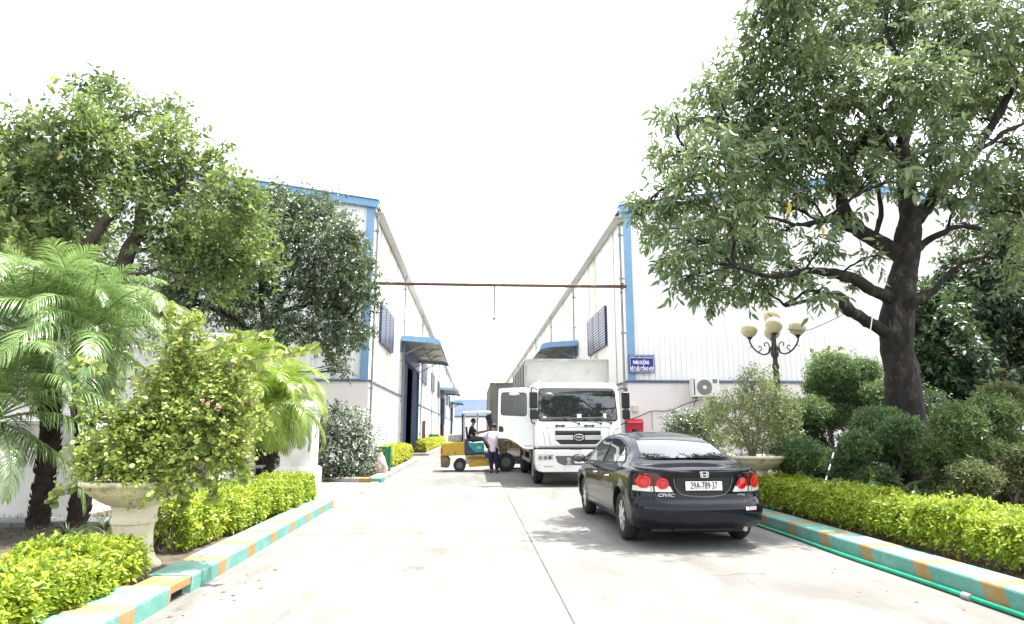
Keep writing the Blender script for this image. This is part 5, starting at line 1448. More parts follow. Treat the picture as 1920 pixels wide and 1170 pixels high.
    # hair
    m = MB(); Mx = Matrix.Translation(h+upv*0.035-f*0.018)
    m.sphere((0, 0, 0), 0.104, 18, 12, (0.97, 0.97, 1.0), T=Mx)
    ho = m.build('hair', M['hair'], root, smooth=True)
    bm = bmesh.new(); bm.from_mesh(ho.data)
    kill = [v for v in bm.verts if (v.co-h).dot(f) > 0.045 and (v.co-h).dot(upv) < 0.055 or (v.co-h).dot(upv) < -0.045]
    bmesh.ops.delete(bm, geom=kill, context='VERTS'); bm.to_mesh(ho.data); bm.free()
    # eyes and mouth
    m = MB()
    for s in (-1, 1): m.sphere(tuple(h+f*0.080+sd*s*0.032+upv*0.012), 0.011, 8, 6)
    m.build('eye', M['ink'], root, smooth=True)
    return body
# the operator, seated on the forklift
root = empty('person', (fpos.x, 23.85, 0), 0, 'forklift operator in dark navy shirt and grey trousers sitting at the wheel', 'person')
def FP(cx, cy, y): return (FX(cx), y, FZ(cy))
person(root, dict(pelvis=FP(560, 590, .55), chest=FP(545, 452, .55), neck=FP(562, 385, .55), head=FP(578, 325, .55),
    shL=FP(548, 430, .73), shR=FP(548, 430, .37), elL=FP(640, 500, .76), elR=FP(625, 512, .32), wrL=FP(770, 470, .68), wrR=FP(745, 490, .40),
    hipL=FP(575, 605, .65), hipR=FP(575, 605, .45), knL=FP(755, 600, .68), knR=FP(750, 595, .40), anL=FP(835, 765, .66), anR=FP(850, 760, .42), toeL=FP(900, 785, .68), toeR=FP(910, 785, .40)),
    M['skin'], M['navyshirt'], M['greytrs'], (1, 0, -0.05))
# the man standing with his back to the camera
pp = G(926, 887)
root = empty('person', (pp.x, pp.y, 0), 0, 'man in pale lavender shirt and navy trousers standing with his back turned beside the forklift', 'person')
def QP(cx, cy, y): return ((cx-985)*0.00214, y, (1128-cy)*0.00214)
person(root, dict(pelvis=QP(975, 760, 0), chest=QP(965, 560, 0.05), neck=QP(972, 455, 0.10), head=QP(978, 388, 0.15),
    shL=QP(885, 492, 0.06), shR=QP(1052, 492, 0.06), elL=QP(822, 570, 0.16), elR=QP(1080, 610, 0.12), wrL=QP(885, 650, 0.22), wrR=QP(1075, 690, 0.30),
    hipL=QP(935, 780, 0), hipR=QP(1018, 780, 0), knL=QP(935, 925, 0.03), knR=QP(1028, 925, -0.02), anL=QP(950, 1088, 0), anR=QP(1035, 1088, 0.02), toeL=QP(935, 1108, 0.17), toeR=QP(1055, 1108, 0.16)),
    M['skin'], M['lavender'], M['navy'], (0.1, 1, -0.1))

# ------------------------------------------------------------------ planting
def WB(px, py, r, Y, asp=0.9, jit=0.0):
    """clump of a crown: centre and radius measured on the photograph, at distance Y"""
    Y = Y + random.uniform(-jit, jit)
    p = P(px, py, Y)
    return (p.x, p.y, p.z, r*Y/FPX, asp)
def hedge(label, path, width, height, n, mat, L=0.055, W=0.026, seed=1, z0=0.1, group='clipped hedges in the planting beds', bare=0.25, tuft=0.0):
    """clipped hedge: leafy body over a line of woody stems; path in (x,y) along its centre"""
    r = np.random.default_rng(seed)
    P2 = [np.array(p, float) for p in path]
    seg = np.array([np.linalg.norm(P2[i+1]-P2[i]) for i in range(len(P2)-1)]); tot = seg.sum()
    root = empty('hedge', (P2[0][0], P2[0][1], 0), 0, label, 'hedge', group)
    o = np.array([P2[0][0], P2[0][1], 0])
    s = r.uniform(0, tot, n)
    k = np.searchsorted(np.cumsum(seg), s); k = np.minimum(k, len(seg)-1)
    c0 = np.concatenate([[0], np.cumsum(seg)])[k]
    A = np.array(P2)[k]; B = np.array(P2)[k+1]; t = ((s-c0)/seg[k])[:, None]
    base = A+(B-A)*t; d = (B-A)/seg[k][:, None]; nn = np.stack([-d[:, 1], d[:, 0]], 1)
    u = r.uniform(-1, 1, n); v = r.uniform(0, 1, n)
    # pull towards the outer skin
    m = r.uniform(0, 1, n)
    side = m < 0.45; topm = (m >= 0.45) & (m < 0.80)
    u = np.where(side, np.sign(u)*(1-np.abs(r.normal(0, 0.10, n))), u)
    v = np.where(topm, 1-np.abs(r.normal(0, 0.09, n)), v)
    v = np.where((v < bare), bare*0.3 + v*0.9 + r.uniform(0, 0.3, n), v)
    un = 0.035*np.sin(s*3.1+seed)+0.03*np.sin(s*7.3+1+seed)+0.02*np.sin(s*15+u*3)
    z = z0+(height-z0)*v*(1-0.10*u**4) + un*v + 0.012*r.normal(size=n)
    if tuft: z += (r.uniform(0, 1, n) < 0.012)*topm*r.uniform(0, tuft, n)
    x = base + nn*(u*width/2*(0.86+0.14*np.sin(np.pi*np.clip(v, 0, 1))) + un*0.8)[:, None]
    C = np.concatenate([x, z[:, None]], 1)-o
    ax = np.concatenate([nn*(u*0.9)[:, None], (0.35+v*0.8)[:, None]], 1) + r.normal(size=(n, 3))*0.45
    pos, dd, nv, Ls, Ws = twig_leaves(C, ax, 0.07, 6, L, W, 0.0, 0.6, 0.9, seed+3)
    me = leaves_mesh('foliage', pos, dd, nv, Ls, Ws, T6)
    link_mesh('foliage', me, mat, root)
    rd = random.Random(seed)
    mb = MB()
    for i in range(int(tot*22)):
        q = rd.uniform(0, tot); kk = min(int(np.searchsorted(np.cumsum(seg), q)), len(seg)-1)
        cc = P2[kk] + (P2[kk+1]-P2[kk])*((q-np.concatenate([[0], np.cumsum(seg)])[kk])/seg[kk])
        b = Vector((cc[0]-o[0]+rd.uniform(-.4, .4)*width, cc[1]-o[1]+rd.uniform(-.15, .15), z0-0.03))
        for j in range(3):
            e = b+Vector((rd.uniform(-.16, .16), rd.uniform(-.16, .16), (height-z0)*rd.uniform(0.5, 0.8)))
            mb.tube(wiggle(b, e, 3, 0.06, 0, rd), [0.007, 0.006, 0.004, 0.002], 4, False)
    mb.build('stems', M['stem'], root)
    return root
hedge('low clipped hedge at the near left corner, ending in front of the stone urn', [(-3.46, 1.4), (-3.42, 6.40)], 0.86, 0.43, 10000, L_HEDGE, 0.058, 0.026, 11, bare=0.1)
hedge('low clipped hedge running along the left kerb behind the stone urn', [(-3.62, 7.75), (-3.46, 13.1)], 0.84, 0.58, 9500, L_HEDGE, 0.055, 0.026, 12, bare=0.1)
hedge('clipped hedge along the right kerb beside the black sedan, woody at its foot', [(5.35, 2.6), (5.42, 11.3)], 0.95, 0.60, 15000, L_HEDGE, 0.055, 0.025, 13, z0=0.12, bare=0.45, tuft=0.18)
hedge('short golden hedge by the left warehouse, nearest after the green frame', [(-3.28, 24.0), (-3.28, 31.6)], 0.6, 0.80, 5500, L_HEDGEY, 0.07, 0.04, 14)
hedge('golden hedge by the left warehouse beyond the first blue door, farthest of the hedges', [(-3.22, 40.0), (-3.20, 66)], 0.6, 0.85, 5000, L_HEDGEY, 0.10, 0.06, 15)

def scatter_ground(name, label, region, n, mat, L, W, seed, kind='stuff', z=0.11, up=True):
    r = np.random.default_rng(seed)
    x = r.uniform(region[0], region[2], n); y = r.uniform(region[1], region[3], n)
    p = np.stack([x, y, np.full(n, z)], 1)
    if up: d = np.stack([r.normal(size=n)*0.6, r.normal(size=n)*0.6, np.abs(r.normal(1, 0.4, n))], 1); nn = r.normal(size=(n, 3))
    else: d = np.stack([r.normal(size=n), r.normal(size=n), r.normal(size=n)*0.08], 1); nn = np.tile([0, 0, 1.0], (n, 1))+r.normal(size=(n, 3))*0.15
    me = leaves_mesh(name, p, d, nn, L*r.uniform(0.5, 1.2, n), W*r.uniform(0.6, 1.2, n), T4)
    return tag(link_mesh(name, me, mat), label, None, None, kind)
scatter_ground('dry_grass', 'dry grass and fallen twigs under the hedge', (4.82, -1, 5.15, 12), 9000, L_DRY, 0.11, 0.008, 21)
scatter_ground('ground_cover', 'low weeds and grass on the right bed', (5.8, 4, 14, 20), 9000, L_GRASS, 0.16, 0.02, 22)
scatter_ground('ground_cover', 'low weeds and grass on the left bed', (-8, 2, -3.8, 13), 5000, L_GRASS, 0.10, 0.012, 23)
scatter_ground('lawn_grass', 'short yellow-green grass round the rock', (-4.3, 19.6, -3.0, 23.8), 7000, L_LAWN, 0.10, 0.018, 24, z=0.09)
scatter_ground('fallen_leaves', 'dead leaves lying on the road by the left kerb', (-2.50, 4.4, -2.0, 7.5), 26, M['litter'], 0.07, 0.03, 25, z=0.009, up=False)
scatter_ground('fallen_leaves', 'dead leaves lying on the road by the right kerb', (3.3, 4.5, 4.2, 9), 10, M['litter'], 0.06, 0.025, 26, z=0.009, up=False)

# ---- the two stone urns
def urn(label, loc, sc=1.0):
    root = empty('stone_urn', loc, 0, label, 'urn')
    m = MB()
    m.lathe([(r*sc, z) for r, z in [(0.31, 0.0), (0.32, 0.03), (0.31, 0.07), (0.26, 0.11), (0.235, 0.16), (0.215, 0.22), (0.205, 0.40), (0.215, 0.46), (0.235, 0.47), (0.24, 0.50), (0.225, 0.52), (0.23, 0.60), (0.25, 0.64)]], 48)
    m.build('pedestal', M['urn'], root, smooth='angle', angle=50)
    m = MB()
    prof = [(0.22, 0.60), (0.255, 0.645), (0.30, 0.66), (0.38, 0.70), (0.47, 0.76), (0.53, 0.81), (0.545, 0.84), (0.575, 0.85), (0.585, 0.875), (0.575, 0.895), (0.545, 0.90), (0.51, 0.87), (0.45, 0.83), (0.02, 0.81)]
    m.lathe([(r*sc, z) for r, z in prof], 48); m.build('bowl', M['urn'], root, smooth='angle', angle=50)
    m = MB(); m.lathe([(0.02*sc, 0.82), (0.49*sc, 0.83), (0.50*sc, 0.858), (0.3*sc, 0.872), (0.02*sc, 0.88)], 32); m.build('soil', M['soil'], root)
    return root
urn('weathered stone urn on a pedestal between the two left hedges, holding a big bougainvillea', (-3.46, 7.05, 0.06), 0.90)
urn('wide weathered stone urn behind the right hedge, holding a pale twiggy shrub', (5.05, 11.6, 0.12))

# ---- bougainvillea
def shrub(name, label, cat, base, blobs, n, mat, L, W, tl=0.16, per=7, seed=1, tpl=T8, droop=0.15, r0=0.02, stems=5, sub=5, barkm='stem', shell=2.0, group=None, up=0.6, rough=0.35, part='foliage', stem_name='stems', axdroop=0.0):
    o = Vector(base)
    root = empty(name, base, 0, label, cat, group)
    bl = [(b[0]-o.x, b[1]-o.y, b[2]-o.z, b[3], b[4]) for b in blobs]
    rd = random.Random(seed)
    c, cen, ax = crown(part, bl, n, root, mat, tl, per, L, W, droop, tpl, seed, shell, rough, up, axdroop)
    mb = MB()
    sk = []
    cz = sum(b[2] for b in bl)/len(bl)
    for k in range(stems):
        a = 6.28*k/stems+rd.uniform(-.4, .4)
        e = Vector((math.cos(a)*0.16, math.sin(a)*0.16, cz*0.55))*rd.uniform(.7, 1.1)
        pts = wiggle((math.cos(a)*0.03, math.sin(a)*0.03, -0.05), e, 5, 0.05, 0, rd)
        mb.tube(pts, taper(r0, r0*0.6, 5), 6, False); sk += pts[2:]
    limbs(mb, sk, bl, r0*0.7, rd, sub)
    mb.build(stem_name, M[barkm], root)
    return root, bl
bb = [WB(x, y, r, Y_) for x, y, r, Y_ in ((245, 810, 60, 7.0), (315, 725, 46, 7.1), (385, 790, 58, 6.9), (345, 665, 40, 7.1), (425, 740, 36, 6.9), (250, 865, 52, 6.8), (330, 860, 54, 6.9), (195, 870, 34, 6.9), (425, 830, 34, 6.9), (300, 780, 56, 7.0), (410, 690, 28, 7.1), (350, 618, 22, 7.2), (445, 780, 20, 6.9), (440, 700, 20, 7.0), (430, 865, 20, 6.9), (300, 900, 36, 6.7), (385, 885, 26, 6.7), (170, 850, 18, 6.9), (340, 700, 24, 7.2))]
rt, bl = shrub('bougainvillea', 'large sprawling light green bougainvillea with a few pink bracts, overflowing the left urn', 'plant', (-3.46, 7.05, 0.92), bb, 2300, L_BOUG, 0.046, 0.033, 0.22, 8, 31, TR, 0.2, 0.02, 9, 9, shell=1.7, rough=0.55)
o = Vector((-3.46, 7.05, 0.92))
# two long arching shoots
mb = MB(); pos = []; dirs = []
for pts in ([(380, 660), (430, 640), (470, 632), (505, 630)], [(400, 700), (450, 680), (510, 668), (560, 660), (590, 655)], [(330, 640), (345, 610), (375, 600)], [(250, 840), (170, 900), (110, 925), (95, 940)], [(150, 780), (135, 730)], [(440, 700), (470, 690), (495, 700)], [(450, 760), (480, 765), (498, 790)], [(320, 640), (312, 600), (322, 575)], [(200, 700), (160, 680), (135, 690)], [(430, 860), (455, 880), (462, 905)], [(330, 900), (340, 930), (338, 955)], [(380, 890), (395, 915), (398, 938)]):
    sp = smooth_path([P(x, y, 6.9)-o for x, y in pts], 8)
    mb = MB(); mb.tube(sp, taper(0.009, 0.004, len(sp)-1), 5, False); mb.build('shoot', M['stem'], rt)
    for i in range(1, len(sp)):
        for s in (-1, 1):
            pos.append(sp[i]+Vector((0, 0, 0.0))); dirs.append(Vector((random.uniform(-.3, .6), random.uniform(-.5, .5)*s, 0.35*s+0.2)))
pos = np.array(pos); dirs = np.array(dirs); n = len(pos)
link_mesh('shoot_leaves', leaves_mesh('shoot_leaves', pos, dirs, np.tile([0.1, -1.0, 0.7], (n, 1))+rng.normal(size=(n, 3))*0.5, 0.085*rng.uniform(0.7, 1.2, n), 0.075*rng.uniform(.7, 1.1, n), TR), L_BOUG, rt)
pk = []
for (x, y) in ((392, 752), (404, 762), (412, 768), (385, 748)):
    for k in range(3): pk.append(P(x+random.uniform(-3, 3), y+random.uniform(-3, 3), 6.35)-o)
pk = np.array(pk); n = len(pk)
link_mesh('pink_bracts', leaves_mesh('pink_bracts', pk, rng.normal(size=(n, 3)), rng.normal(size=(n, 3)), 0.038, 0.034, TR), L_PINK, rt)

# ---- palms
def frond_mesh(name, L, seed, mat, leaflet=0.32, pairs=42, elev=60, bend=1.5, lw=0.016, drop=0.9, twist=0.0):
    rd = np.random.default_rng(seed)
    n = 16
    pts = [Vector((0, 0, 0))]; a = R(elev)
    for i in range(n):
        t = (i+1)/n
        ang = a - bend*t*t*0.75 - bend*0.25*t
        pts.append(pts[-1]+Vector((math.cos(ang), 0.06*twist*t, math.sin(ang)))*(L/n))
    mb = MB(); mb.tube(pts, [0.014*(1-0.85*i/n) for i in range(n+1)], 5, False)
    vs = []; fs = []
    for k in range(pairs):
        t = 0.16+0.83*(k/(pairs-1))
        f = t*n; i = min(int(f), n-1); p = pts[i].lerp(pts[i+1], f-i); d = (pts[i+1]-pts[i]).normalized()
        ln = leaflet*(math.sin(math.pi*min(1, 0.18+t*0.80))**0.7)*rd.uniform(0.85, 1.12)
        up = Vector((-d.z, 0, d.x))
        for s in (-1, 1):
            sd = Vector((0, s, 0))
            dr = (sd*0.86 + d*(0.48+0.5*t) + up*0.32 + Vector(rd.normal(size=3)*0.07)).normalized()
            q = p.copy(); w = lw*rd.uniform(.8, 1.15)
            row = []
            m = 5
            for j in range(m+1):
                u = j/m
                ww = w*(0.55+0.9*u-1.45*u*u+0.06)
                cr = dr.cross(up); cr = (d - dr*d.dot(dr)); 
                if cr.length < 1e-4: cr = up
                cr.normalize()
                row.append((q-cr*ww, q+Vector((0, 0, -ww*0.35)), q+cr*ww))
                dr = (dr + Vector((0, 0, -drop*(0.16+0.30*u)))).normalized()
                q = q+dr*(ln/m)
            b = len(vs)
            for r_ in row: vs += [tuple(x) for x in r_]
            for j in range(m):
                c = b+3*j
                fs += [(c, c+1, c+4, c+3), (c+1, c+2, c+5, c+4)]
    mb.add(vs, fs)
    me = mb.mesh(name); me.materials.append(mat)
    me.polygons.foreach_set('use_smooth', [True]*len(me.polygons))
    return me
def frond_set(mat, L, leaflet, seed, pairs=42, lw=0.016, xb=0.0, dm=1.0):
    return [frond_mesh('frond', L*f, seed+i, mat, leaflet*g, pairs, el, be+xb, lw, dr*dm, tw) for i, (f, g, el, be, dr, tw) in enumerate(
        [(0.75, 0.9, 84, 1.1, 0.6, 0), (0.92, 1, 70, 1.7, 0.9, 1), (1.0, 1, 55, 2.0, 1.1, -1), (1.0, 1, 35, 1.9, 1.2, 1), (0.95, 1, 12, 1.6, 1.3, -1), (0.8, 0.95, -15, 1.1, 1.4, 0)])]
def palm(label, base, path, rad, fset, counts, seed, group, tilt=(0, 0), rough=True, rots=None):
    rd = random.Random(seed)
    o = Vector(base)
    root = empty('palm_tree', base, 0, label, 'palm', group)
    mb = MB()
    pts = [Vector(p)-o for p in path]
    sp = path_tube(mb, pts, [rad*1.15]+[rad]*(len(pts)-2)+[rad*0.9], 12, 8, 0.06, rd)
    # old leaf bases
    for i in range(2, len(sp)):
        d = (sp[i]-sp[i-1]).normalized()
        for k in range(9):
            a = rd.uniform(0, 6.28)
            sd = (d.orthogonal().normalized()); sd = Matrix.Rotation(a, 3, d) @ sd
            b = sp[i]+sd*rad*0.85+d*rd.uniform(-.05, .05)
            mb.tube([b, b+sd*0.035+d*0.03, b+sd*0.05+d*0.075], [0.017, 0.013, 0.003], 4, False)
    mb.build('trunk', M['palm_trunk'], root)
    top = sp[-1]
    for ci, cnt in enumerate(counts):
        a0 = rd.uniform(0, 6.28)
        for k in range(cnt):
            f = bpy.data.objects.new('frond', fset[ci]); COL.objects.link(f); f.parent = root
            f.location = top + Vector((0, 0, 0.02*(len(counts)-ci)))
            s = rd.uniform(0.85, 1.12)
            f.rotation_euler = (rd.uniform(-.25, .25)+tilt[0], rd.uniform(-.14, .14)+tilt[1], a0+6.283*k/cnt+rd.uniform(-.25, .25))
            f.scale = (s, s, s)
    return root
FS1 = frond_set(L_PALM, 1.95, 0.50, 101, 48, 0.0095)
FS2 = frond_set(L_PALMY, 1.60, 0.48, 131, 50, 0.0085, 0.38, 0.72)
gA = 'feather palms by the left garden wall'
palm('feather palm with a straight dark trunk at the far left, nearest the picture edge', (-6.13, 9.8, 0.08), [(-6.13, 9.8, 0.05), (-6.10, 9.8, 0.9), (-6.16, 9.75, 1.9), (-6.5, 9.6, 2.8)], 0.125, FS1, [4, 7, 8, 8, 7, 5], 1, gA)
palm('feather palm whose dark trunk rises just left of the bougainvillea urn', (-5.66, 9.9, 0.08), [(-5.66, 9.9, 0.05), (-5.62, 9.9, 0.9), (-5.68, 9.8, 1.9), (-5.70, 9.6, 2.7)], 0.125, FS1, [4, 7, 8, 9, 8, 5], 2, gA)
palm('short young feather palm drooping in front of the far left wall', (-6.6, 9.0, 0.08), [(-6.6, 9.0, 0.05), (-6.55, 8.95, 0.8), (-6.2, 8.8, 1.55)], 0.11, FS1, [3, 4, 6, 7, 7, 5], 3, gA)
gB = 'slender palms in front of the white gate pillars'
def pp3(*q): return [tuple(P(*a)) for a in q]
palm('slender palm with fine yellow-green fronds, left of the gate opening', tuple(G(398, 922, 0.08)), [tuple(G(398, 922, 0.05))]+pp3((405, 860, 15.8), (415, 790, 15.6), (418, 725, 15.4)), 0.085, FS2, [4, 6, 8, 9, 9, 6], 4, gB)
palm('thin-trunked palm standing just behind the urn plant, its crown low', tuple(G(372, 915, 0.08)), [tuple(G(372, 915, 0.05))]+pp3((385, 850, 16.4), (390, 780, 16.2), (395, 760, 16)), 0.075, FS2, [2, 4, 4, 5, 5, 4], 5, gB)
palm('palm with a leaning dark trunk and fountain of yellow-green fronds before the gate', tuple(G(452, 926, 0.08)), [tuple(G(452, 926, 0.05))]+pp3((456, 880, 15.4), (452, 800, 14.8), (438, 715, 14.4)), 0.085, FS2, [5, 9, 11, 12, 12, 9], 6, gB)
palm('rightmost palm of the left garden, trunk slanting right with fronds hanging to the ground', tuple(G(468, 926, 0.08)), [tuple(G(468, 926, 0.05))]+pp3((500, 885, 15.4), (518, 830, 14.6), (508, 765, 14.0)), 0.085, FS2, [5, 9, 12, 13, 13, 11], 7, gB, tilt=(0, 0.05))

# ---- tufts of strap leaves
def tuft(label, x, y, n, L, W, mat, seed, z=0.1, name='grass_tuft', cat='plant', group=None, stand=1.0):
    root = empty(name, (x, y, z), 0, label, cat, group)
    rd = np.random.default_rng(seed)
    vs = []; fs = []
    for k in range(n):
        a = rd.uniform(0, 6.28); el = rd.uniform(0.5, 1.45)*stand; l = L*rd.uniform(.6, 1.1); w = W*rd.uniform(.7, 1.1)
        h = Vector((math.cos(a), math.sin(a), 0)); sd = Vector((-math.sin(a), math.cos(a), 0)); q = h*0.03*rd.uniform(0, 2); ang = el
        b = len(vs); m = 6
        for j in range(m+1):
            u = j/m; ww = w*(1-u*u*0.96)*(0.6+0.8*u if u < 0.5 else 1.0)
            vs += [tuple(q-sd*ww), tuple(q+Vector((0, 0, -ww*0.4))), tuple(q+sd*ww)]
            q = q+(h*math.cos(ang)+Vector((0, 0, 1))*math.sin(ang))*(l/m); ang -= 0.33*rd.uniform(.7, 1.3)
        for j in range(m): c = b+3*j; fs += [(c, c+1, c+4, c+3), (c+1, c+2, c+5, c+4)]
    m = MB(); m.add(vs, fs); m.build('leaves', mat, root, smooth=True)
    m = MB(); m.tube([(0, 0, -0.05), (0, 0, 0.05)], 0.035, 7); m.build('crown_base', M['stem'], root)
    return root
tl = ['right behind the urn foot', 'left of the urn pedestal', 'between urn and second hedge', 'behind the second hedge near its start', 'beside the second palm trunk', 'farther back behind the second hedge', 'under the bougainvillea near the wall', 'close to the slender palm trunks']
for i, (x, y) in enumerate(((-4.05, 7.9), (-4.25, 7.2), (-3.95, 8.6), (-4.3, 9.3), (-5.1, 9.6), (-4.4, 10.6), (-5.0, 8.6), (-4.9, 13))):
    tuft('dark strap-leaved grass tuft '+tl[i], x, y, 60, 0.5, 0.011, L_GRASS, 40+i, group='strap-leaved tufts in the left bed')

# ---- garden wall, gate pillars
root = empty('garden_wall', (-6.3, 10.9, 0), 0, 'low white plastered garden wall behind the left palm trunks', 'wall')
m = MB(); m.box((-9, 0, 0), (-0.48, 0.18, 1.55)); m.box((0.0, 0.36, 0), (-0.18, 6.2, 1.5)); m.build('wall_panel', M['white_plaster'], root)
m = MB(); m.box((-0.475, -0.08, 0), (0.03, 0.34, 1.66)); m.build('wall_pier', M['white_plaster'], root, bevel=0.01)
m = MB(); m.box((-9, -0.04, 1.553), (-0.48, 0.22, 1.62)); m.box((0.03, 0.40, 1.503), (-0.21, 6.2, 1.57)); m.build('coping', M['white_plaster'], root, bevel=0.01)
m = MB(); m.box((-9, -1.0, 0.1), (1.2, -0.45, 0.17)); tag(m.build('garden_path', M['pave'], loc=(-6.3, 10.9, 0.0)), kind='structure')
def pillar(label, xc, y, w, h, cap):
    root = empty('gate_pillar', (xc, y, 0), 0, label, 'gate pillar')
    m = MB(); m.box((-w/2, -w/2, 0.50), (w/2, w/2, h)); m.build('shaft', M['white_plaster'], root, bevel=0.01)
    m = MB(); e = 0.10; m.box((-w/2-e, -w/2-e, 0), (w/2+e, w/2+e, 0.46)); m.prism([(-w/2-e, 0.46), (w/2+e, 0.46), (w/2+0.002, 0.52), (-w/2-0.002, 0.52)], -w/2-e*0.7, w/2+e*0.7, 'y'); m.build('plinth', M['white_plaster'], root, bevel=0.01)
    m = MB(); e = cap; m.box((-w/2-e, -w/2-e, h), (w/2+e, w/2+e, h+0.10)); m.box((-w/2-e*0.5, -w/2-e*0.5, h-0.09), (w/2+e*0.5, w/2+e*0.5, h-0.002))
    b = w/2+e; 
    vs = [(-b, -b, h+0.102), (b, -b, h+0.102), (b, b, h+0.102), (-b, b, h+0.102), (-b*.55, -b*.55, h+0.36), (b*.55, -b*.55, h+0.36), (b*.55, b*.55, h+0.36), (-b*.55, b*.55, h+0.36)]
    m.add(vs, [(0, 3, 2, 1), (4, 5, 6, 7), (0, 1, 5, 4), (1, 2, 6, 5), (2, 3, 7, 6), (3, 0, 4, 7)])
    m.build('cap', M['white_plaster'], root, bevel=0.01)
    m = MB(); t = 0.03
    z0, z1 = 0.75, h-0.35; x = w/2-0.14; yy = -w/2
    m.box((-x, yy-0.02, z0), (-x+t, yy-0.002, z1)); m.box((x-t, yy-0.02, z0), (x, yy-0.002, z1)); m.box((-x+t, yy-0.02, z0), (x-t, yy-0.002, z0+t)); m.box((-x+t, yy-0.02, z1-t), (x-t, yy-0.002, z1)); m.build('panel_moulding', M['white_plaster'], root)
    return root
pillar('tall white gate pillar with a chamfered cap, mostly behind palm fronds', -7.3, 19.0, 1.25, 3.85, 0.12)
pillar('shorter white gate pillar beside the driveway, nearest the white-leaved shrub', -4.68, 18.0, 0.80, 2.0, 0.08)
root = empty('sliding_gate', (-6.0, 18.9, 0), 0, 'low grey gate rail between the two white pillars', 'gate')
m = MB(); m.box((-0.6, 0, 0.42), (0.9, 0.05, 0.50)); m.box((-0.6, 0, 0.06), (0.9, 0.05, 0.14)); m.build('rail', M['galv'], root)
m = MB()
for k in range(8): m.box((-0.55+k*0.2, 0.015, 0.14), (-0.52+k*0.2, 0.035, 0.42))
m.build('bars', M['galv'], root)
for i, (x, lb) in enumerate(((-6.3, 'red flower pot behind the gate rail, left of the pair'), (-5.75, 'red flower pot behind the gate rail, right of the pair'))):
    root = empty('flower_pot', (x, 20.2, 0), 0, lb, 'pot', 'red pots behind the gate')
    m = MB(); m.lathe([(0.16, 0), (0.22, 0.30), (0.25, 0.31), (0.25, 0.38), (0.2, 0.37), (0.02, 0.34)], 24); m.build('pot', M['redpaint'], root, smooth='angle')
    r_ = np.random.default_rng(i); c = r_.normal(size=(60, 3))*np.array([.14, .14, .12])+np.array([0, 0, .55])
    pos, d, nn, Ls, Ws = twig_leaves(c, r_.normal(size=(60, 3))+np.array([0, 0, .6]), 0.12, 5, 0.09, 0.04, seed=i)
    link_mesh('plant', leaves_mesh('plant', pos, d, nn, Ls, Ws, T6), L_BACK, root)

# ---- white-leaved shrub, small red-brown shrub, rock, green frame, bins
wb_ = [WB(640, 800, 48, 20.6), WB(665, 830, 42, 20.4), WB(615, 830, 42, 20.2), WB(640, 865, 55, 20.2), WB(600, 870, 32, 19.9), WB(680, 850, 25, 20.6), WB(655, 880, 35, 20)]
shrub('shrub', 'rounded shrub speckled with white leaves at the corner of the left warehouse', 'shrub', (-4.25, 20.4, 0.08), wb_, 3600, L_WHITE, 0.085, 0.05, 0.16, 7, 61, T6, 0.1, 0.03, 6, 4)
shrub('shrub', 'small reddish brown dry shrub left of the pink rock', 'shrub', (-3.55, 21.1, 0.08), [WB(694, 858, 16, 21.1), WB(690, 876, 15, 21.1), WB(702, 850, 10, 21.2)], 260, L_DRY, 0.09, 0.03, 0.14, 6, 62, T6, 0.2, 0.015, 5, 3)
def rock(label, loc, sc, seed):
    bm = bmesh.new(); bmesh.ops.create_icosphere(bm, subdivisions=4, radius=1)
    from mathutils import noise as mn
    for v in bm.verts:
        n = mn.noise(v.co*1.3+Vector((seed, 0, 0)))*0.5+mn.noise(v.co*3.1+Vector((0, seed, 0)))*0.2
        # planar facets
        v.co *= 1+n*0.6
        v.co.z = max(v.co.z, -0.6)
        v.co = Vector((v.co.x*sc[0]*(1-0.35*max(0, v.co.z)), v.co.y*sc[1], v.co.z*sc[2]))
    me = bpy.data.meshes.new('rock'); bm.to_mesh(me); bm.free()
    return tag(link_mesh('rock', me, M['rock'], loc=loc, smooth='angle', angle=25), label, 'rock')
c = P(708, 872, 20.9)
rock('pale pink rough rock leaning against the green frame', (c.x, 21.1, 0.34), (0.30, 0.25, 0.46), 3)
c = P(727, 862, 21.8)
root = empty('handrail', (c.x, 21.8, 0.08), 0, 'dark green metal post and rail frame at the end of the golden hedge', 'handrail')
m = MB(); m.box((-0.10, -0.06, 0), (0.0, 0.06, 0.86)); m.tube([(0.06, 0, 0), (0.06, 0, 0.88)], 0.05, 10); m.build('post', M['greenpaint'], root, bevel=0.01)
m = MB(); m.box((-0.62, -0.04, 0.76), (-0.102, 0.05, 0.86)); m.box((-0.60, -0.03, 0.60), (-0.102, 0.03, 0.65)); m.build('rail', M['greenpaint'], root, bevel=0.008)
c = PX(814, 822, -3.45)
root = empty('green_bin', (-3.5, c.y, 0.1), 0, 'dark green waste bin against the left warehouse above the far golden hedge', 'bin')
m = MB(); m.prism([(-0.35, 0), (0.35, 0), (0.42, 1.0), (-0.42, 1.0)], -0.3, 0.3, 'y'); m.build('bin_body', M['greenpaint'], root, bevel=0.02)
m = MB(); m.box((-0.45, -0.34, 1.003), (0.45, 0.34, 1.06)); m.build('lid', M['black_pl'], root, bevel=0.01)

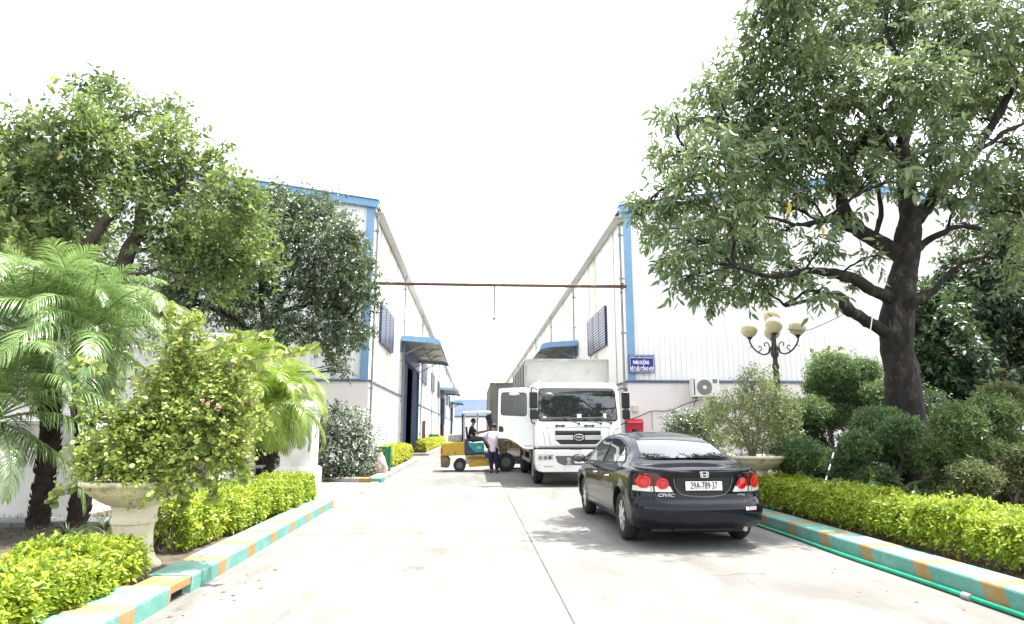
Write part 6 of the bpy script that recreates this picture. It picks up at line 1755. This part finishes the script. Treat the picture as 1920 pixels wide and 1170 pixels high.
# ---- trees on the left
def tree(label, base, trunk_paths, blobs, n, leafm_, barkm, L, W, tl, per, seed, droop=0.25, tpl=T8, r0=0.05, sub=5, group=None, shell=2.2, rough=0.35, axdroop=0.0, up=0.6):
    o = Vector(base); root = empty('tree', base, 0, label, 'tree', group)
    rd = random.Random(seed)
    mb = MB(); sk = []
    for pts, rads in trunk_paths:
        sp = path_tube(mb, [Vector(p)-o for p in pts], rads, 20 if rads[0] > 0.15 else 12, 12 if rads[0] > 0.15 else 8, 0.03, rd); sk += sp
    from mathutils import noise as mn
    nv = []
    for p in mb.v:      # buttressed, knobbly bark
        v = Vector(p); d = mn.noise_vector(v*2.3)*0.045 + mn.noise_vector(Vector((v.x*9, v.y*9, v.z*2.5)))*0.022
        nv.append(tuple(v+d))
    mb.v = nv
    sk = [p for p in sk if p.z > 0.8]
    bl = [(b[0]-o.x, b[1]-o.y, b[2]-o.z, b[3], b[4]) for b in blobs]
    limbs(mb, sk, bl, r0, rd, sub)
    mb.build('trunk', M[barkm], root, smooth=True)
    crown('crown', bl, n, root, leafm_, tl, per, L, W, droop, tpl, seed, shell, rough, up, axdroop)
    return root
YA = 14.5
def q(x, y, Y=YA): return tuple(P(x, y, Y))
tb = tuple(G(215, 893))
A_base = (P(200, 800, YA).x, YA, 0.05)
A_blobs = [WB(x, y, r, YA, 0.9, 1.0) for x, y, r in ((185, 175, 38), (150, 215, 40), (205, 225, 55), (115, 265, 45), (45, 245, 40), (60, 290, 55), (200, 290, 60), (310, 215, 40), (335, 275, 52), (275, 320, 62), (400, 310, 42), (430, 370, 50), (345, 370, 62), (150, 355, 70), (60, 370, 75), (10, 440, 75), (90, 450, 72), (150, 440, 50), (380, 455, 66), (310, 450, 50), (455, 440, 50), (10, 300, 50), (470, 390, 40), (480, 490, 38), (240, 370, 42), (420, 520, 45), (-50, 380, 80))]
tree('broad tree with loose yellow-green leaves, tallest at the upper left', A_base,
     [([A_base, q(205, 650), q(225, 520), q(262, 420), q(270, 370)], [0.22, 0.19, 0.16, 0.12, 0.09]), ([q(262, 420), q(300, 375), q(350, 340)], [0.09, 0.06, 0.04]), ([q(270, 370), q(240, 330), q(205, 280), q(190, 220)], [0.08, 0.06, 0.045, 0.02]),
      ([q(215, 560), q(160, 480, YA-0.4), q(195, 420, YA-0.6), q(230, 380, YA-0.6)], [0.13, 0.12, 0.10, 0.07]), ([q(160, 480, YA-0.4), q(100, 430), q(40, 390)], [0.09, 0.07, 0.04])],
     A_blobs, 3000, L_LEFT, 'bark2', 0.155, 0.082, 0.36, 8, 71, 0.1, T8, 0.05, 6, shell=2.4, rough=0.5, up=0.5)
YB = 19.8
B_base = (P(495, 880, YB).x, YB, 0.05)
B_blobs = [WB(x, y, r, YB, 0.9, 1.0) for x, y, r in ((545, 395, 42), (520, 360, 25), (600, 400, 48), (500, 440, 55), (570, 460, 60), (640, 440, 40), (650, 500, 45), (685, 545, 30), (640, 570, 48), (590, 540, 55), (480, 520, 60), (440, 570, 55), (530, 610, 45), (600, 620, 42), (630, 660, 28), (640, 695, 15), (400, 500, 50), (350, 560, 48), (300, 590, 42), (690, 500, 18), (660, 620, 28), (460, 630, 40), (700, 570, 15), (330, 520, 40), (670, 640, 14), (470, 390, 34), (440, 430, 40), (690, 620, 12), (660, 460, 24))]
def qb(x, y, Y=YB): return tuple(P(x, y, Y))
tree('dark small-leaved tree drooping over the corner of the left warehouse', B_base,
     [([B_base, qb(495, 740), qb(500, 650), qb(515, 590), qb(545, 530)], [0.26, 0.2, 0.17, 0.13, 0.08]), ([qb(500, 640), qb(490, 560), qb(490, 500)], [0.12, 0.08, 0.05]), ([qb(515, 590), qb(560, 575), qb(610, 570), qb(660, 590)], [0.09, 0.06, 0.045, 0.02]), ([qb(500, 650), qb(440, 600), qb(380, 570)], [0.1, 0.07, 0.03])],
     B_blobs, 6200, L_DARK, 'bark', 0.105, 0.062, 0.26, 9, 72, 0.3, T6, 0.05, 6, shell=2.2, rough=0.38, axdroop=0.35)
YC = 21.5
C_blobs = [WB(x, y, r, YC, 0.9, 1.2) for x, y, r in ((60, 470, 60), (140, 480, 60), (210, 500, 60), (260, 550, 60), (30, 540, 70), (120, 560, 70), (-60, 500, 90), (-80, 400, 90), (320, 490, 45), (200, 590, 60))]
cb = (P(150, 800, YC).x, YC, 0.05)
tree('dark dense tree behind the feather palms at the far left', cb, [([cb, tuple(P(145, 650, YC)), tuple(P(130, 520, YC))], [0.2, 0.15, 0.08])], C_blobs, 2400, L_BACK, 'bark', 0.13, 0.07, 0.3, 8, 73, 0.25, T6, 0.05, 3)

# ---- the big tree on the right
YR_ = 11.0
R_base = (P(1702, 800, YR_).x, YR_, 0.1)
def qr(x, y, dY=0.0): return tuple(P(x, y, YR_+dY))
R_paths = [
 ([R_base, qr(1703, 800), qr(1690, 700), qr(1682, 620), qr(1690, 540), qr(1702, 470), qr(1705, 400)], [0.36, 0.30, 0.27, 0.27, 0.25, 0.22, 0.17]),
 ([qr(1660, 625), qr(1622, 600, -.2), qr(1590, 580, -.4), qr(1570, 555, -.5), qr(1520, 562, -.6), qr(1470, 572, -.7)], [0.13, 0.11, 0.10, 0.07, 0.035, 0.02]),
 ([qr(1570, 556, -.5), qr(1530, 545, -.7), qr(1500, 520, -.9)], [0.05, 0.03, 0.015]),
 ([qr(1668, 560), qr(1630, 540, -.3), qr(1580, 515, -.6), qr(1520, 508, -.8), qr(1450, 520, -1.0), qr(1380, 500, -1.2)], [0.13, 0.11, 0.09, 0.055, 0.035, 0.02]),
 ([qr(1690, 480), qr(1650, 455, .2), qr(1610, 430, .3), qr(1585, 400, .3), qr(1580, 350, .2), qr(1605, 290, .1), qr(1640, 220, 0), qr(1620, 120, 0)], [0.17, 0.15, 0.13, 0.12, 0.10, 0.08, 0.055, 0.03]),
 ([qr(1620, 440, .2), qr(1560, 415, -.2), qr(1490, 420, -.6), qr(1420, 400, -.9)], [0.08, 0.05, 0.03, 0.02]),
 ([qr(1640, 450, .2), qr(1650, 390, .4), qr(1640, 330, .6), qr(1600, 300, .8)], [0.05, 0.045, 0.03, 0.02]),
 ([qr(1705, 410), qr(1698, 340), qr(1695, 270), qr(1705, 180), qr(1660, 60)], [0.17, 0.14, 0.11, 0.08, 0.04]),
 ([qr(1715, 410), qr(1745, 380, .2), qr(1780, 340, .3), qr(1830, 280, .3), qr(1880, 200, .2), qr(1930, 120, 0)], [0.14, 0.12, 0.10, 0.085, 0.07, 0.05]),
 ([qr(1740, 385, .1), qr(1760, 340, -.2), qr(1800, 310, -.3), qr(1880, 250, -.5), qr(1960, 220, -.5)], [0.07, 0.06, 0.05, 0.04, 0.03]),
 ([qr(1712, 475), qr(1760, 440, -.2), qr(1800, 425, -.3), qr(1870, 430, -.4), qr(1920, 400, -.4)], [0.08, 0.055, 0.045, 0.03, 0.02]),
 ([qr(1690, 600), qr(1710, 570, -.3), qr(1750, 545, -.4), qr(1790, 505, -.5), qr(1850, 480, -.6)], [0.12, 0.09, 0.06, 0.04, 0.02]),
 ([qr(1600, 300, .1), qr(1540, 270, -.4), qr(1470, 280, -.8), qr(1390, 320, -1.0), qr(1300, 330, -1.1)], [0.05, 0.035, 0.028, 0.02, 0.01]),
 ([qr(1690, 300), qr(1600, 180, -.6), qr(1520, 110, -.9), qr(1440, 70, -1.0)], [0.055, 0.04, 0.025, 0.012]),
]
R_px = ((1440, 60, 55), (1390, 130, 58), (1490, 130, 80), (1310, 215, 48), (1400, 215, 70), (1262, 215, 22), (1265, 290, 48), (1340, 290, 70), (1440, 300, 70), (1215, 375, 34), (1275, 370, 55), (1360, 385, 62), (1245, 430, 36), (1300, 450, 50), (1380, 460, 56), (1450, 440, 46), (1290, 520, 34), (1350, 540, 36), (1410, 530, 36), (1480, 500, 34), (1560, 50, 85), (1680, 40, 95), (1800, 50, 95), (1900, 70, 80), (1600, 160, 80), (1720, 160, 75), (1850, 160, 70), (1560, 260, 60), (1650, 250, 50), (1780, 260, 48), (1910, 280, 45), (1500, 360, 36), (1510, 210, 70), (1680, -80, 110), (1850, -80, 120), (1530, -50, 95), (1470, -10, 60), (1540, 460, 26), (1540, 545, 22), (1196, 400, 16), (1590, 540, 14), (1870, 350, 34), (1800, 420, 22), (1700, 350, 24), (1900, 430, 34), (1260, 480, 22), (1580, 400, 26), (2000, 150, 100), (2000, 350, 90), (1330, 160, 34), (1500, 300, 50), (1420, 370, 46), (1640, 480, 20), (1780, 200, 60), (1680, 330, 24), (1745, 310, 30), (1830, 320, 34), (1880, 340, 32), (1620, 350, 20), (1560, 330, 30), (1900, 500, 30), (1850, 400, 24), (1790, 370, 20), (1660, 300, 34), (1710, 300, 34), (1770, 345, 30), (1610, 320, 30), (1840, 350, 34), (1900, 370, 34))
R_blobs = [WB(x, y, r*0.9, YR_-0.5, 0.85, 1.3) for x, y, r in R_px]
big = tree('very large spreading tree with a dark gnarled trunk overhanging the parked sedan', R_base, R_paths, R_blobs, 5600, L_BIG, 'bark', 0.155, 0.056, 0.34, 9, 74, 0.55, T8, 0.032, 9, shell=2.3, rough=0.45, axdroop=0.45, up=0.3)
yl = np.array([P(1478, 378, 9.2)-Vector(R_base), P(1541, 424, 9.4)-Vector(R_base), P(1480, 385, 9.2)-Vector(R_base)]); link_mesh('yellow_leaves', leaves_mesh('yellow_leaves', yl, np.array([[.2, 0, -1.], [0.1, 0, -1], [-.2, 0, -1]]), np.tile([0, -1, .3], (3, 1)), 0.16, 0.07, T8), L_YEL, big)

# dark trees behind on the right
YD = 15.0
for lb, bx, bls, sd in (('dark dense tree right behind the big trunk, filling the right edge', 1880, ((1850, 540, 60), (1905, 600, 75), (1820, 640, 70), (1900, 700, 80), (1840, 720, 60), (1930, 500, 70), (1960, 620, 90), (1790, 580, 40), (1880, 460, 40), (1800, 500, 36), (1920, 420, 50)), 75),
                        ('dark bushy tree just right of the big trunk, under its low bough', 1775, ((1775, 560, 45), (1750, 620, 50), (1790, 690, 60), (1745, 700, 45), (1800, 620, 50), (1760, 760, 50), (1730, 560, 22), (1820, 780, 50)), 76)):
    b_ = (P(bx, 800, YD).x, YD, 0.1)
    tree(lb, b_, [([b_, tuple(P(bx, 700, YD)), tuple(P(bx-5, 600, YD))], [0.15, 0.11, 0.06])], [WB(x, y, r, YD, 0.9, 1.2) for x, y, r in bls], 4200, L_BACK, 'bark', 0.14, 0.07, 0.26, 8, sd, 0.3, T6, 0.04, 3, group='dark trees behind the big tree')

# ---- clipped conifers on the right
def topiary(label, base_px, Y, bls, n, mat, seed):
    b = P(base_px[0], base_px[1], Y)
    blobs = [WB(x+random.uniform(-8, 8), y+random.uniform(-9, 9), r*random.uniform(0.72, 1.0), Y, random.uniform(0.5, 0.78), 0.6) for x, y, r in bls]
    return shrub('clipped_conifer', label, 'conifer', (b.x, Y, 0.1), blobs, n, mat, 0.062, 0.017, 0.13, 9, seed, T4, -0.25, 0.045, 2, 4, 'bark2', 3.2, 'cloud-clipped conifers behind the right hedge', 0.4, 0.22)
topiary('dark cloud-clipped conifer left of the big trunk, tallest of the clipped ones', (1580, 880), 12.6, ((1570, 695, 46), (1625, 700, 40), (1545, 735, 38), (1600, 745, 52), (1645, 740, 32), (1520, 775, 38), (1570, 790, 42), (1630, 785, 34), (1500, 815, 34)), 8500, L_TOPI, 81)
topiary('mid green mounded conifer directly in front of the big trunk', (1660, 900), 10.2, ((1650, 790, 44), (1700, 800, 40), (1605, 830, 42), (1660, 845, 46), (1710, 850, 38), (1590, 880, 36), (1640, 895, 34)), 7500, L_TOPI, 82)
topiary('bright green mounded conifer near the right edge, with several clouds', (1830, 900), 9.0, ((1800, 790, 46), (1860, 785, 42), (1760, 850, 42), (1825, 850, 50), (1890, 845, 46), (1770, 905, 34)), 7500, L_TOPIB, 83)
topiary('olive-brown clipped conifer low at the right edge', (1880, 930), 8.0, ((1880, 890, 46), (1830, 905, 36), (1915, 920, 44), (1800, 930, 28), (1925, 860, 34)), 6500, L_OLIVE, 84)
topiary('rounded brownish conifer top peeping out high at the right edge', (1890, 820), 11.5, ((1885, 748, 38), (1850, 762, 26), (1920, 760, 30)), 3000, L_OLIVE, 85)
topiary('grey-green low conifer behind the white striped stake', (1510, 880), 11.6, ((1500, 850, 34), (1535, 860, 30), (1475, 870, 22), (1550, 885, 24)), 4000, L_TOPI, 86)

# pale twiggy shrub in the right urn, dark shrub at its left
shrub('potted_shrub', 'pale airy shrub with many bare stems growing in the right urn', 'shrub', (5.05, 11.6, 0.99),
      [WB(x, y, r, 11.6, 0.95, 0.25) for x, y, r in ((1385, 760, 38), (1430, 730, 34), (1460, 770, 36), (1350, 800, 32), (1420, 800, 42), (1470, 810, 30), (1390, 830, 28), (1405, 715, 22), (1340, 770, 22), (1480, 750, 16))],
      1700, L_SHRUB, 0.055, 0.028, 0.18, 7, 91, T6, 0.1, 0.014, 16, 8)
b = P(1285, 880, 14.5)
shrub('shrub', 'dark twiggy shrub by the pink wall behind the sedan roof', 'shrub', (b.x, 14.5, 0.1), [WB(x, y, r, 14.5, 0.95, 0.3) for x, y, r in ((1275, 795, 26), (1305, 800, 28), (1265, 830, 26), (1300, 840, 30), (1330, 830, 26), (1320, 780, 16))], 1500, L_DARK, 0.06, 0.024, 0.16, 7, 92, T6, 0.1, 0.02, 5, 5)
b = P(1545, 800, 14.0)
shrub('shrub', 'round-leaved shrub poking up behind the tallest clipped conifer', 'shrub', (b.x, 14, 0.1), [WB(1560, 690, 28, 14), WB(1540, 720, 22, 14), WB(1550, 760, 30, 14), WB(1690, 640, 22, 14)][:3], 260, L_LEFT, 0.13, 0.07, 0.25, 7, 93, T8, 0.1, 0.03, 1, 3)
# understorey masses
for lb, bx, Y, bls, sd in (('shadowy shrub between the right urn and the clipped conifers', 1490, 12.8, ((1480, 800, 34), (1520, 830, 40), (1490, 860, 34), (1450, 850, 24), (1510, 780, 26)), 94),
                           ('low dark shrub at the foot of the big tree', 1740, 11.8, ((1740, 800, 36), (1760, 850, 40), (1720, 880, 34), (1745, 760, 26)), 95)):
    b = P(bx, 880, Y)
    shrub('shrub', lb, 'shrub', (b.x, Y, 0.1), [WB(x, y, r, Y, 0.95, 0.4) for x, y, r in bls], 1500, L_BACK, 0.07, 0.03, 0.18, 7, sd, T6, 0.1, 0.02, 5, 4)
# ferns
g = G(1660, 985)
fern = frond_set(L_FERN, 1.0, 0.13, 161, 36, 0.011)
for i, (px, py, Y, lb) in enumerate(((1665, 900, 9.35, 'arching fern with feathery fronds just behind the right hedge'), (1600, 890, 10.3, 'smaller fern tucked between the clipped conifers'))):
    b = P(px, py, Y); root = empty('fern', (b.x, Y, 0.12), 0, lb, 'fern', 'ferns behind the right hedge')
    for k in range(14):
        f = bpy.data.objects.new('frond', fern[1+k % 4]); COL.objects.link(f); f.parent = root; f.location = (0, 0, 0.12); f.rotation_euler = (random.uniform(-.2, .2), random.uniform(-.2, .1), k*0.449+random.uniform(-.2, .2)); s = random.uniform(.8, 1.15); f.scale = (s, s, s)
    m = MB(); m.tube([(0, 0, 0), (0, 0, 0.14)], 0.05, 8); m.build('crown_base', M['palm_trunk'], root)
b = P(1715, 900, 8.9)
tuft('broad-leaved bird nest fern with upright glossy leaves behind the right hedge', b.x, 8.9, 18, 0.95, 0.05, L_FERN, 171, 0.12, 'nest_fern', 'fern', None, 1.15)

# ---- lamp post
LX, LY = P(1455, 720, 12.4).x+0.02, 12.4
root = empty('lamp_post', (LX, LY, 0.1), -0.40, 'black ornamental lamp post with five dirty cream globes', 'lamp post')
m = MB()
m.lathe([(0.18, 0), (0.18, 0.08), (0.13, 0.12), (0.11, 0.5), (0.13, 0.55), (0.085, 0.62), (0.07, 0.9), (0.058, 2.0), (0.05, 2.55), (0.065, 2.58), (0.07, 2.63), (0.05, 2.68), (0.045, 2.78), (0.07, 2.82), (0.08, 2.88), (0.06, 2.93), (0.05, 3.0), (0.045, 3.25), (0.03, 3.38), (0.09, 3.42), (0.095, 3.45), (0.03, 3.46)], 20)
for k in range(10): a = k*0.628; m.tube([(0.066*math.cos(a), 0.066*math.sin(a), 1.0), (0.052*math.cos(a), 0.052*math.sin(a), 2.5)], 0.008, 4)
m.build('post', M['black_iron'], root, smooth='angle')
def globe(par, c):
    m = MB(); m.sphere(c, 0.163, 28, 18); return m.build('globe', M['globe'], par, smooth=True)
globe(root, (0, 0, 3.62))
for k in range(4):
    a = k*math.pi/2; d = Vector((math.cos(a), math.sin(a), 0))
    def w(r_, z): return d*r_+Vector((0, 0, z))
    m = MB()
    m.tube(smooth_path([w(0.05, 3.02), w(0.10, 2.90), w(0.20, 2.86), w(0.32, 2.92), w(0.41, 3.03), w(0.45, 3.13), w(0.45, 3.20)], 5), 0.017, 7)
    m.tube(smooth_path([w(0.11, 2.89), w(0.09, 3.02), w(0.13, 3.10), w(0.18, 3.07), w(0.165, 3.02)], 5), 0.011, 6)
    m.tube(smooth_path([w(0.30, 2.91), w(0.24, 2.97), w(0.26, 3.03), w(0.30, 3.01)], 5), 0.010, 6)
    m.tube([w(0.41, 3.03), w(0.47, 3.0)], [0.012, 0.003], 5)
    m.lathe([(0.02, 3.16), (0.035, 3.19), (0.06, 3.215), (0.068, 3.235), (0.05, 3.245)], 16, (d.x*0.45, d.y*0.45, 0))
    arm = m.build('arm', M['black_iron'], root, smooth='angle')
    globe(arm, tuple(w(0.45, 3.375)))

# wire from the lamp to the tree, rope, striped stake, hose
pts = smooth_path([P(1475, 617, 12.2), P(1510, 620, 12), P(1550, 605, 11.6), P(1590, 585, 11.2)], 5)
m = MB(); m.tube(pts, 0.007, 5); tag(m.build('wire', M['cable']), 'thin dark wire slung from the lamp globes to the big tree', 'wire')
m = MB(); m.tube([P(1637, 585, 10.6), P(1632, 620, 10.6), P(1618, 672, 10.6)], 0.010, 5); tag(m.build('rope', M['signwhite']), 'thin white cord hanging from the low bough of the big tree', 'cord')
a = P(1575, 808, 10.4); b = P(1547, 905, 9.6)
root = empty('striped_stake', (b.x, b.y, b.z), 0, 'thin white and black striped stake leaning behind the right hedge', 'stake')
d = Vector(a)-Vector(b)
for k in range(9):
    m = MB(); m.tube([d*(k/9), d*((k+0.98)/9)], 0.011, 8); m.build('band', M['signwhite'] if k % 2 == 0 else M['black_pl'], root)
m = MB(); m.tube([(0, 0, 0), tuple(-d*0.35)], 0.011, 6); m.build('stake_foot', M['black_pl'], root)
hp = [(4.40, 11.0), (4.38, 9.0), (4.33, 7.6), (4.335, 6.3), (4.31, 5.0), (4.30, 3.5), (4.27, 1.5)]
m = MB(); m.tube(smooth_path([(x, y, 0.026) for x, y in hp], 8), 0.022, 8); root = tag(m.build('garden_hose', M['hose'], smooth=True), 'green hose lying along the foot of the right kerb', 'hose')
m = MB(); m.tube([(4.318, 5.65, 0.028), (4.32, 5.75, 0.028)], 0.032, 10); m.build('hose_joint', M['galv'], root)
